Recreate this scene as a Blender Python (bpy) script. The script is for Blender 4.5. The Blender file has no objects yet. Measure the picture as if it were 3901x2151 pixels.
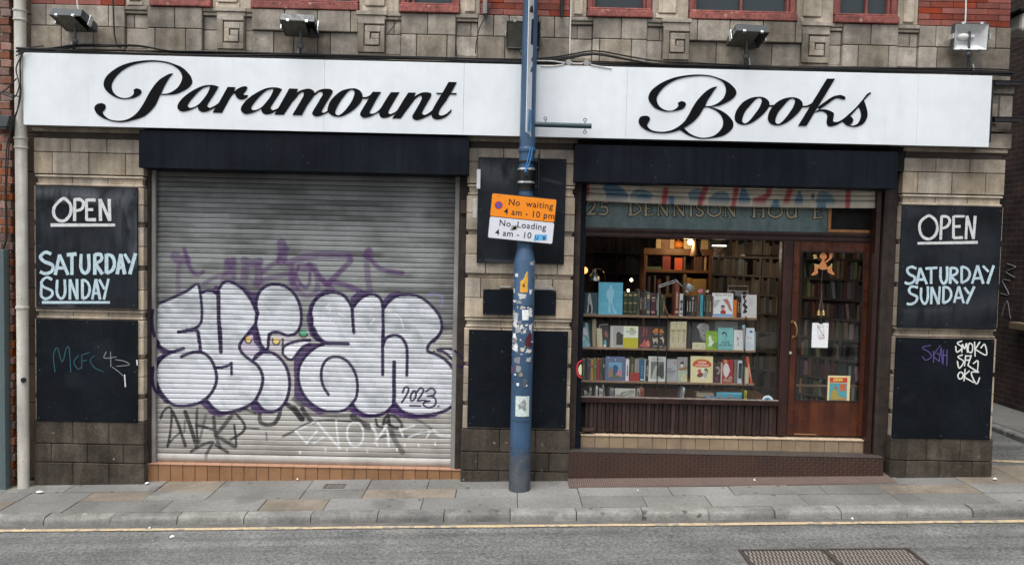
import bpy, bmesh, math, random
import numpy as np
from mathutils import Vector, Matrix
from mathutils.geometry import tessellate_polygon
R_ = math.radians
rng = random.Random(7)
S = bpy.context.scene
COL = S.collection

# ------------------------------------------------------------------ camera
W_, H_, F_ = 3901.0, 2151.0, 2912.0          # size and focal length of the photograph in pixels
CAM_ROT = np.array([[0.99973, -0.00746, 0.02198], [-0.02161, 0.04661, 0.99868], [0.00847, 0.99889, -0.04643]])  # right, up, forward
CAM_LOC = np.array([0.0, -7.87, 2.436])
cam = bpy.data.cameras.new('camera')
cam.sensor_width = 36.0
cam.lens = F_ / W_ * 36.0
cam.clip_end = 500
camo = bpy.data.objects.new('camera', cam)
COL.objects.link(camo)
r_, u_, f_ = (Vector(a).normalized() for a in CAM_ROT)
camo.matrix_world = Matrix(((r_.x, u_.x, -f_.x, CAM_LOC[0]), (r_.y, u_.y, -f_.y, CAM_LOC[1]),
                            (r_.z, u_.z, -f_.z, CAM_LOC[2]), (0, 0, 0, 1)))
S.camera = camo

# ------------------------------------------------------------------ sky, sun, exposure
SUN_EL, SUN_AZ = R_(66), R_(205)              # high, in front of the facade and a little to the left; overcast
wd = bpy.data.worlds.new('World')
S.world = wd
wd.use_nodes = True
nt = wd.node_tree
bg = nt.nodes['Background']
sky = nt.nodes.new('ShaderNodeTexSky')
sky.sky_type = 'NISHITA'
sky.sun_disc = False
sky.sun_elevation = SUN_EL
sky.sun_rotation = SUN_AZ
sky.dust_density = 4
sky.air_density = 1.0
hs = nt.nodes.new('ShaderNodeHueSaturation')
hs.inputs['Saturation'].default_value = 0.36
nt.links.new(sky.outputs[0], hs.inputs['Color'])
nt.links.new(hs.outputs[0], bg.inputs['Color'])
bg.inputs['Strength'].default_value = 0.14
sl = bpy.data.lights.new('sun', 'SUN')
sl.energy = 1.25
sl.angle = R_(40)
sl.color = (1.0, 0.98, 0.945)
so = bpy.data.objects.new('sun', sl)
COL.objects.link(so)
sd = Vector((math.sin(SUN_AZ) * math.cos(SUN_EL), math.cos(SUN_AZ) * math.cos(SUN_EL), math.sin(SUN_EL)))
so.rotation_euler = (-sd).to_track_quat('-Z', 'Y').to_euler()
so.location = (-4, -14, 12)
S.view_settings.view_transform = 'Standard'
S.view_settings.look = 'None'
S.view_settings.gamma = 1
S.view_settings.exposure = 0.74
S.cycles.max_bounces = 8
S.cycles.transparent_max_bounces = 12
S.cycles.sample_clamp_indirect = 6

# ------------------------------------------------------------------ placing helpers
SLX, SLY = 0.02885, 0.02                      # the street climbs to the right, the pavement falls to the kerb
def gz(x, y=0.0): return SLX * x + SLY * y
def ray(u, v):
    return np.array([(u - W_ / 2) / F_, -(v - H_ / 2) / F_, 1.0]) @ CAM_ROT
def P(u, v, Y):
    """the point of the upright plane Y seen at photo pixel u, v"""
    d = ray(u, v); t = (Y - CAM_LOC[1]) / d[1]
    return CAM_LOC + d * t
def G(u, v, dz=0.0):
    """the point of the sloping ground seen at photo pixel u, v"""
    d = ray(u, v); n = np.array([-SLX, -SLY, 1.0])
    return CAM_LOC + d * ((dz - n @ CAM_LOC) / (n @ d))
def X(u, v, Y): return float(P(u, v, Y)[0])
def Zf(u, v, Y): return float(P(u, v, Y)[2])
def zoom(x0, y0, s): return lambda x, y: (x0 + x / s, y0 + y / s)
def rect(u0, v0, u1, v1, Y):
    um, vm = (u0 + u1) / 2, (v0 + v1) / 2
    return X(u0, vm, Y), X(u1, vm, Y), Zf(um, v1, Y), Zf(um, v0, Y)   # x0 x1 z0 z1
def zrect(zm, a, b, c, d, Y):
    u0, v0 = zm(a, b); u1, v1 = zm(c, d)
    return rect(u0, v0, u1, v1, Y)
def project(V):
    c = (V - CAM_LOC) @ CAM_ROT.T
    return W_ / 2 + F_ * c[:, 0] / c[:, 2], H_ / 2 - F_ * c[:, 1] / c[:, 2]

def smooth(pts, closed=False, n=6):
    """Catmull-Rom through points of any dimension"""
    p = [np.array(q, float) for q in pts]
    m = len(p)
    if m < 3 and not closed: return p
    out = []
    last = m if closed else m - 1
    for i in range(last):
        a = p[(i - 1) % m] if (closed or i > 0) else 2 * p[0] - p[1]
        b, c = p[i], p[(i + 1) % m]
        d = p[(i + 2) % m] if (closed or i + 2 < m) else 2 * p[-1] - p[-2]
        for k in range(n):
            t = k / n
            out.append(0.5 * (2 * b + (c - a) * t + (2 * a - 5 * b + 4 * c - d) * t * t + (3 * b - a - 3 * c + d) * t ** 3))
    if not closed: out.append(p[-1])
    return out

# ------------------------------------------------------------------ objects
BASE = {}
def meta(o, label=None, cat=None, group=None, kind=None):
    if label: o['label'] = label
    if cat: o['category'] = cat
    if group: o['group'] = group
    if kind: o['kind'] = kind
    return o
def thing(name, loc, label, cat, group=None):
    o = bpy.data.objects.new(name, None)
    o.empty_display_size = 0.1
    COL.objects.link(o)
    o.location = loc
    BASE[o.name] = Vector(loc)
    return meta(o, label, cat, group)

class MB:
    def __init__(self): self.v, self.f = [], []
    def add(self, vs, fs):
        o = len(self.v); self.v += [tuple(map(float, p)) for p in vs]; self.f += [tuple(i + o for i in q) for q in fs]
        return self
    def box(self, x0, x1, y0, y1, z0, z1, shear=0.0):
        vs = [(x, y, z + (shear * x if shear else 0)) for x in (x0, x1) for y in (y0, y1) for z in (z0, z1)]
        return self.add(vs, [(0, 1, 3, 2), (4, 6, 7, 5), (0, 4, 5, 1), (2, 3, 7, 6), (0, 2, 6, 4), (1, 5, 7, 3)])
    def cyl(self, a, b, r0, r1=None, n=16, caps=True):
        a, b = Vector(a), Vector(b); r1 = r0 if r1 is None else r1
        d = (b - a).normalized(); s = d.orthogonal().normalized(); t = d.cross(s)
        vs = []
        for c, r in ((a, r0), (b, r1)):
            vs += [c + (s * math.cos(2 * math.pi * k / n) + t * math.sin(2 * math.pi * k / n)) * r for k in range(n)]
        fs = [(k, (k + 1) % n, n + (k + 1) % n, n + k) for k in range(n)]
        if caps: fs += [tuple(range(n - 1, -1, -1)), tuple(range(n, 2 * n))]
        return self.add(vs, fs)
    def tube(self, pts, r, n=8, sm=4):
        pts = [Vector(p) for p in (smooth(pts, n=sm) if sm else pts)]
        vs, fs = [], []
        prev = None
        for i, p in enumerate(pts):
            d = (pts[min(i + 1, len(pts) - 1)] - pts[max(i - 1, 0)]).normalized()
            s = (d.orthogonal() if prev is None else prev - d * prev.dot(d)).normalized()
            prev = s; t = d.cross(s)
            rr = r(i / (len(pts) - 1)) if callable(r) else r
            vs += [p + (s * math.cos(2 * math.pi * k / n) + t * math.sin(2 * math.pi * k / n)) * rr for k in range(n)]
        for i in range(len(pts) - 1):
            fs += [(i * n + k, i * n + (k + 1) % n, (i + 1) * n + (k + 1) % n, (i + 1) * n + k) for k in range(n)]
        fs += [tuple(range(n - 1, -1, -1)), tuple(range((len(pts) - 1) * n, len(pts) * n))]
        return self.add(vs, fs)
    def lathe(self, prof, cx, cy, n=24, M=None):
        vs = [Vector((r * math.cos(2 * math.pi * k / n), r * math.sin(2 * math.pi * k / n), z)) for r, z in prof for k in range(n)]
        if M is not None: vs = [M @ p for p in vs]
        vs = [(p[0] + cx, p[1] + cy, p[2]) for p in vs]
        fs = [(i * n + k, i * n + (k + 1) % n, (i + 1) * n + (k + 1) % n, (i + 1) * n + k) for i in range(len(prof) - 1) for k in range(n)]
        fs += [tuple(range(n - 1, -1, -1)), tuple(range((len(prof) - 1) * n, len(prof) * n))]
        return self.add(vs, fs)
    def ball(self, c, r, n=12, sc=(1, 1, 1)):
        prof = [(max(1e-4, r * math.sin(math.pi * i / n)), -r * math.cos(math.pi * i / n)) for i in range(n + 1)]
        vs = [(c[0] + a * math.cos(2 * math.pi * k / 16) * sc[0], c[1] + a * math.sin(2 * math.pi * k / 16) * sc[1], c[2] + z * sc[2]) for a, z in prof for k in range(16)]
        fs = [(i * 16 + k, i * 16 + (k + 1) % 16, (i + 1) * 16 + (k + 1) % 16, (i + 1) * 16 + k) for i in range(n) for k in range(16)]
        return self.add(vs, fs)
    def flat(self, pts, depth=0.0):
        """a filled outline (world points, about one plane), pushed back by depth along +Y"""
        vs = [Vector(p) for p in pts]
        tris = tessellate_polygon([vs])
        self.add(vs, [tuple(t) for t in tris])
        if depth:
            n = len(vs); self.add(vs + [v + Vector((0, depth, 0)) for v in vs], [(i, (i + 1) % n, n + (i + 1) % n, n + i) for i in range(n)])
        return self
    def band(self, L, R, zm, Y, depth=0.0, closed=False, n=6, lift=0.0):
        """a brush stroke between two photo outlines laid on plane Y"""
        L, R = smooth(L, closed, n), smooth(R, closed, n)
        m = len(L)
        vs = []
        for i in range(m):
            y = Y - lift * i / m
            vs += [P(*zm(*L[i]), y), P(*zm(*R[i]), y)]
        rngm = m if closed else m - 1
        self.add(vs, [(2 * i, 2 * i + 1, 2 * ((i + 1) % m) + 1, 2 * ((i + 1) % m)) for i in range(rngm)])
        if depth:
            bk = [p + np.array([0, depth, 0]) for p in vs]
            o = len(vs); fs = []
            for i in range(rngm):
                j = (i + 1) % m
                fs += [(2 * i, 2 * j, 2 * j + o, 2 * i + o), (2 * i + 1, 2 * i + 1 + o, 2 * j + 1 + o, 2 * j + 1)]
            if not closed: fs += [(0, o, o + 1, 1), (2 * m - 2, 2 * m - 1, 2 * m - 1 + o, 2 * m - 2 + o)]
            self.add(list(vs) + bk, fs)
        return self
    def stroke(self, pts, w, zm, Y, closed=False, sm=5, lift=0.0006, jit=0.0, caps=True):
        """a marker or chalk line of width w (photo units of zm) with round ends"""
        q = smooth(pts, closed, sm) if (len(pts) > 2 and sm) else [np.array(p, float) for p in pts]
        q = [a for i, a in enumerate(q) if i == 0 or np.hypot(*(a - q[i - 1])) > 1e-3]
        m = len(q); L, Rr = [], []
        for i in range(m):
            a = q[(i - 1) % m] if (closed or i > 0) else q[0]
            b = q[(i + 1) % m] if (closed or i < m - 1) else q[-1]
            d = b - a; d = d / (np.hypot(*d) + 1e-9); nrm = np.array([-d[1], d[0]])
            ww = w * (1 + jit * rng.uniform(-1, 1)) / 2
            L.append(q[i] + nrm * ww); Rr.append(q[i] - nrm * ww)
        vs = []
        for i in range(m):
            y = Y - lift * i / m
            vs += [P(*zm(*L[i]), y), P(*zm(*Rr[i]), y)]
        k = m if closed else m - 1
        self.add(vs, [(2 * i, 2 * i + 1, 2 * ((i + 1) % m) + 1, 2 * ((i + 1) % m)) for i in range(k)])
        if not closed and caps:
            for i, j, y in ((0, 1, Y), (m - 1, m - 2, Y - lift * (m - 1) / m)):
                d = q[i] - q[j]; d = d / (np.hypot(*d) + 1e-9); nrm = np.array([-d[1], d[0]])
                fan = [q[i] + (nrm * math.cos(t) + d * math.sin(t)) * w / 2 for t in np.linspace(0, math.pi, 7)]
                self.add([P(*zm(*c), y) for c in fan], [tuple(range(7))])
        return self
    def build(self, name, mat, parent=None, bevel=0.0, seg=2, smoothf=False, local=False, origin=None, ang=40):
        me = bpy.data.meshes.new(name)
        vs = self.v
        root = parent
        while root is not None and root.parent is not None: root = root.parent
        o = bpy.data.objects.new(name, me)
        if root is not None and not local:
            b = BASE.get(root.name, Vector((0, 0, 0))); vs = [(x - b.x, y - b.y, z - b.z) for x, y, z in vs]
        elif root is None and not local:
            a = np.array(vs); lo, hi = a.min(0), a.max(0)
            b = Vector(origin) if origin else Vector(((lo[0] + hi[0]) / 2, (lo[1] + hi[1]) / 2, lo[2]))
            vs = [(x - b.x, y - b.y, z - b.z) for x, y, z in vs]; o.location = b
        me.from_pydata(vs, [], self.f)
        COL.objects.link(o)
        if root is None and not local: BASE[o.name] = Vector(o.location)
        if parent is not None: o.parent = parent
        bm = bmesh.new(); bm.from_mesh(me); bmesh.ops.recalc_face_normals(bm, faces=bm.faces); bm.to_mesh(me); bm.free()
        if mat: me.materials.append(mat)
        if smoothf:
            me.shade_smooth()
            me.set_sharp_from_angle(angle=R_(ang))
        if bevel:
            md = o.modifiers.new('bevel', 'BEVEL'); md.width = bevel; md.segments = seg; md.limit_method = 'ANGLE'; md.angle_limit = R_(50)
        return o

def text_pts(body, size, spacing=1.0, bold=0.0):
    """filled lettering as 2D vertices and faces, centred on x, baseline 0"""
    cu = bpy.data.curves.new('lettering', 'FONT')
    cu.body = body; cu.size = size; cu.align_x = 'CENTER'; cu.space_character = spacing; cu.offset = bold
    cu.resolution_u = 3
    ob = bpy.data.objects.new('lettering', cu); COL.objects.link(ob)
    bpy.context.view_layer.update()
    dg = bpy.context.evaluated_depsgraph_get()
    me = bpy.data.meshes.new_from_object(ob.evaluated_get(dg))
    vs = [(v.co.x, v.co.y) for v in me.vertices]; fs = [tuple(p.vertices) for p in me.polygons]
    bpy.data.objects.remove(ob); bpy.data.curves.remove(cu); bpy.data.meshes.remove(me)
    return vs, fs
def add_text(mb, body, size, org, ex, ez, spacing=1.0, bold=0.0):
    vs, fs = text_pts(body, size, spacing, bold)
    o, ex, ez = Vector(org), Vector(ex), Vector(ez)
    mb.add([o + ex * a + ez * b for a, b in vs], fs)

# ------------------------------------------------------------------ materials
def M(name, c, c2=None, rough=0.7, nscale=5.0, namt=0.6, island=0.0, fine=0.15, fscale=90.0, bump=0.15, bscale=60.0,
      streak=0.0, metal=0.0, spec=0.4, src='rgb', coat=0.0, stains=None, rvar=0.15, hue=0.0, specks=None, soot=0.0, rain=0.0):
    m = bpy.data.materials.new(name); m.use_nodes = True
    nt = m.node_tree; N = nt.nodes; L = nt.links
    b = N['Principled BSDF']
    pos = N.new('ShaderNodeNewGeometry').outputs['Position']
    def noise(scale, detail=4, vec=None, rgh=0.55):
        n = N.new('ShaderNodeTexNoise'); n.inputs['Scale'].default_value = scale; n.inputs['Detail'].default_value = detail
        n.inputs['Roughness'].default_value = rgh; L.new(vec or pos, n.inputs['Vector']); return n.outputs['Fac']
    def remap(s, a, bb, lo, hi):
        r = N.new('ShaderNodeMapRange'); r.inputs['From Min'].default_value = a; r.inputs['From Max'].default_value = bb
        r.inputs['To Min'].default_value = lo; r.inputs['To Max'].default_value = hi; L.new(s, r.inputs['Value']); return r.outputs[0]
    def mix(fac, a, bb, mode='MIX'):
        x = N.new('ShaderNodeMixRGB'); x.blend_type = mode
        for k, vv in (('Fac', fac), ('Color1', a), ('Color2', bb)):
            if isinstance(vv, (int, float)): x.inputs[k].default_value = vv
            elif isinstance(vv, tuple): x.inputs[k].default_value = (*vv[:3], 1)
            else: L.new(vv, x.inputs[k])
        return x.outputs[0]
    if src == 'obj': col = N.new('ShaderNodeObjectInfo').outputs['Color']
    elif src == 'attr':
        at = N.new('ShaderNodeAttribute'); at.attribute_name = 'paint'; col = at.outputs['Color']
    else:
        rg = N.new('ShaderNodeRGB'); rg.outputs[0].default_value = (*c, 1); col = rg.outputs[0]
    if c2 is not None: col = mix(remap(noise(nscale, 5), 0.5 - 0.35 * (1 - namt) - 0.1, 0.5 + 0.35 * (1 - namt) + 0.1, 0, 1), col, c2)
    if island:
        ri = N.new('ShaderNodeNewGeometry').outputs['Random Per Island']
        v = N.new('ShaderNodeHueSaturation'); L.new(col, v.inputs['Color']); L.new(remap(ri, 0, 1, 1 - island, 1 + island), v.inputs['Value'])
        if hue:
            mm = N.new('ShaderNodeMath'); mm.operation = 'FRACT'; m2 = N.new('ShaderNodeMath'); m2.operation = 'MULTIPLY'; m2.inputs[1].default_value = 7.31
            L.new(ri, m2.inputs[0]); L.new(m2.outputs[0], mm.inputs[0]); L.new(remap(mm.outputs[0], 0, 1, 1 - hue * 3, 1 + hue * 3), v.inputs['Saturation'])
        col = v.outputs['Color']
    if streak:
        mp = N.new('ShaderNodeMapping'); mp.inputs['Scale'].default_value = (1, 1, 0.06); L.new(pos, mp.inputs['Vector'])
        col = mix(1.0, col, remap(noise(14, 4, mp.outputs[0]), 0.35, 0.7, 1 - streak, 1.0), 'MULTIPLY')
    if fine: col = mix(1.0, col, remap(noise(fscale, 3), 0.3, 0.7, 1 - fine, 1 + fine), 'MULTIPLY')
    if stains:
        sc, colr, thr = stains
        vo = N.new('ShaderNodeTexVoronoi'); vo.inputs['Scale'].default_value = sc; L.new(pos, vo.inputs['Vector'])
        col = mix(remap(vo.outputs['Distance'], thr, thr * 0.6, 0, 0.75), col, colr)
    if rain:
        mp = N.new('ShaderNodeMapping'); mp.inputs['Scale'].default_value = (9, 1, 0.35); L.new(pos, mp.inputs['Vector'])
        col = mix(remap(noise(3.5, 5, mp.outputs[0], 0.7), 0.60, 0.74, 0, rain), col, (0.30, 0.30, 0.29) if c[0] > .69 and c[2] > .6 else (0.07, 0.06, 0.05))
    if soot:
        col = mix(1.0, col, remap(noise(1.3, 6, None, 0.65), 0.38, 0.62, 1 - soot, 1.08), 'MULTIPLY')
    for (sc, colr, thr, prob, a) in specks or []:
        vo = N.new('ShaderNodeTexVoronoi'); vo.inputs['Scale'].default_value = sc
        dm = N.new('ShaderNodeMixRGB'); dm.blend_type = 'ADD'; dm.inputs[0].default_value = 0.5 / sc; L.new(pos, dm.inputs[1])
        nn = N.new('ShaderNodeTexNoise'); nn.inputs['Scale'].default_value = sc * 2.2; L.new(pos, nn.inputs['Vector']); L.new(nn.outputs['Color'], dm.inputs[2])
        L.new(dm.outputs[0], vo.inputs['Vector'])
        sx = N.new('ShaderNodeSeparateColor'); L.new(vo.outputs['Color'], sx.inputs[0])
        m1 = N.new('ShaderNodeMath'); m1.operation = 'MULTIPLY'
        L.new(remap(vo.outputs['Distance'], thr, thr * 0.7, 0, a), m1.inputs[0]); L.new(remap(sx.outputs[0], 1 - prob, 1 - prob + 0.02, 0, 1), m1.inputs[1])
        col = mix(m1.outputs[0], col, colr)
    L.new(col, b.inputs['Base Color'])
    b.inputs['Metallic'].default_value = metal
    b.inputs['Specular IOR Level'].default_value = spec
    b.inputs['Coat Weight'].default_value = coat
    L.new(remap(noise(nscale * 3, 3), 0.3, 0.7, max(0.02, rough - rvar), min(1, rough + rvar)), b.inputs['Roughness'])
    if bump:
        bp = N.new('ShaderNodeBump'); bp.inputs['Strength'].default_value = bump; bp.inputs['Distance'].default_value = 0.01
        L.new(noise(bscale, 4), bp.inputs['Height']); L.new(bp.outputs[0], b.inputs['Normal'])
    return m
def glass(name, tint=(0.86, 0.9, 0.9), film=0.0, filmcol=(0.3, 0.32, 0.33)):
    m = bpy.data.materials.new(name); m.use_nodes = True
    nt = m.node_tree; N = nt.nodes; L = nt.links
    N.remove(N['Principled BSDF']); out = N['Material Output']
    tr = N.new('ShaderNodeBsdfTransparent'); tr.inputs[0].default_value = (*tint, 1)
    gl = N.new('ShaderNodeBsdfGlossy'); gl.inputs['Roughness'].default_value = 0.015
    lw = N.new('ShaderNodeLayerWeight'); lw.inputs['Blend'].default_value = 0.5
    pw = N.new('ShaderNodeMath'); pw.operation = 'POWER'; pw.inputs[1].default_value = 5; L.new(lw.outputs['Facing'], pw.inputs[0])
    fr = N.new('ShaderNodeMath'); fr.operation = 'MULTIPLY_ADD'; fr.inputs[1].default_value = 0.96; fr.inputs[2].default_value = 0.045; L.new(pw.outputs[0], fr.inputs[0])
    mx = N.new('ShaderNodeMixShader'); L.new(fr.outputs[0], mx.inputs[0]); L.new(tr.outputs[0], mx.inputs[1]); L.new(gl.outputs[0], mx.inputs[2])
    last = mx.outputs[0]
    if film:
        df = N.new('ShaderNodeBsdfDiffuse'); df.inputs[0].default_value = (*filmcol, 1)
        m2 = N.new('ShaderNodeMixShader'); m2.inputs[0].default_value = film; L.new(last, m2.inputs[1]); L.new(df.outputs[0], m2.inputs[2]); last = m2.outputs[0]
    L.new(last, out.inputs['Surface'])
    return m
def emit(name, c, s):
    m = bpy.data.materials.new(name); m.use_nodes = True
    b = m.node_tree.nodes['Principled BSDF']; b.inputs['Base Color'].default_value = (*c, 1)
    b.inputs['Emission Color'].default_value = (*c, 1); b.inputs['Emission Strength'].default_value = s
    return m
def brickmat(name, a, b2, mortar, bw, bh, ax='XZ', bump=0.6, dirt=0.5, ms=0.012):
    m = bpy.data.materials.new(name); m.use_nodes = True
    nt = m.node_tree; N = nt.nodes; L = nt.links; b = N['Principled BSDF']
    pos = N.new('ShaderNodeNewGeometry').outputs['Position']
    sp = N.new('ShaderNodeSeparateXYZ'); L.new(pos, sp.inputs[0]); cb = N.new('ShaderNodeCombineXYZ')
    L.new(sp.outputs[ax[0]], cb.inputs[0]); L.new(sp.outputs[ax[1]], cb.inputs[1])
    t = N.new('ShaderNodeTexBrick'); L.new(cb.outputs[0], t.inputs['Vector'])
    t.inputs['Scale'].default_value = 1; t.inputs['Brick Width'].default_value = bw; t.inputs['Row Height'].default_value = bh
    t.inputs['Mortar Size'].default_value = ms / 2; t.inputs['Mortar Smooth'].default_value = 0.2
    for k, c in (('Color1', a), ('Color2', b2), ('Mortar', mortar)): t.inputs[k].default_value = (*c, 1)
    n = N.new('ShaderNodeTexNoise'); n.inputs['Scale'].default_value = 4; n.inputs['Detail'].default_value = 6; L.new(pos, n.inputs['Vector'])
    mr = N.new('ShaderNodeMapRange'); mr.inputs['From Min'].default_value = 0.3; mr.inputs['From Max'].default_value = 0.7; mr.inputs['To Min'].default_value = 1 - dirt; mr.inputs['To Max'].default_value = 1.15
    L.new(n.outputs['Fac'], mr.inputs['Value'])
    x = N.new('ShaderNodeMixRGB'); x.blend_type = 'MULTIPLY'; x.inputs[0].default_value = 1; L.new(t.outputs['Color'], x.inputs[1]); L.new(mr.outputs[0], x.inputs[2])
    L.new(x.outputs[0], b.inputs['Base Color']); b.inputs['Roughness'].default_value = 0.85
    bp = N.new('ShaderNodeBump'); bp.inputs['Strength'].default_value = bump; bp.inputs['Distance'].default_value = 0.01; bp.invert = True
    L.new(t.outputs['Fac'], bp.inputs['Height']); L.new(bp.outputs[0], b.inputs['Normal'])
    return m

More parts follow.
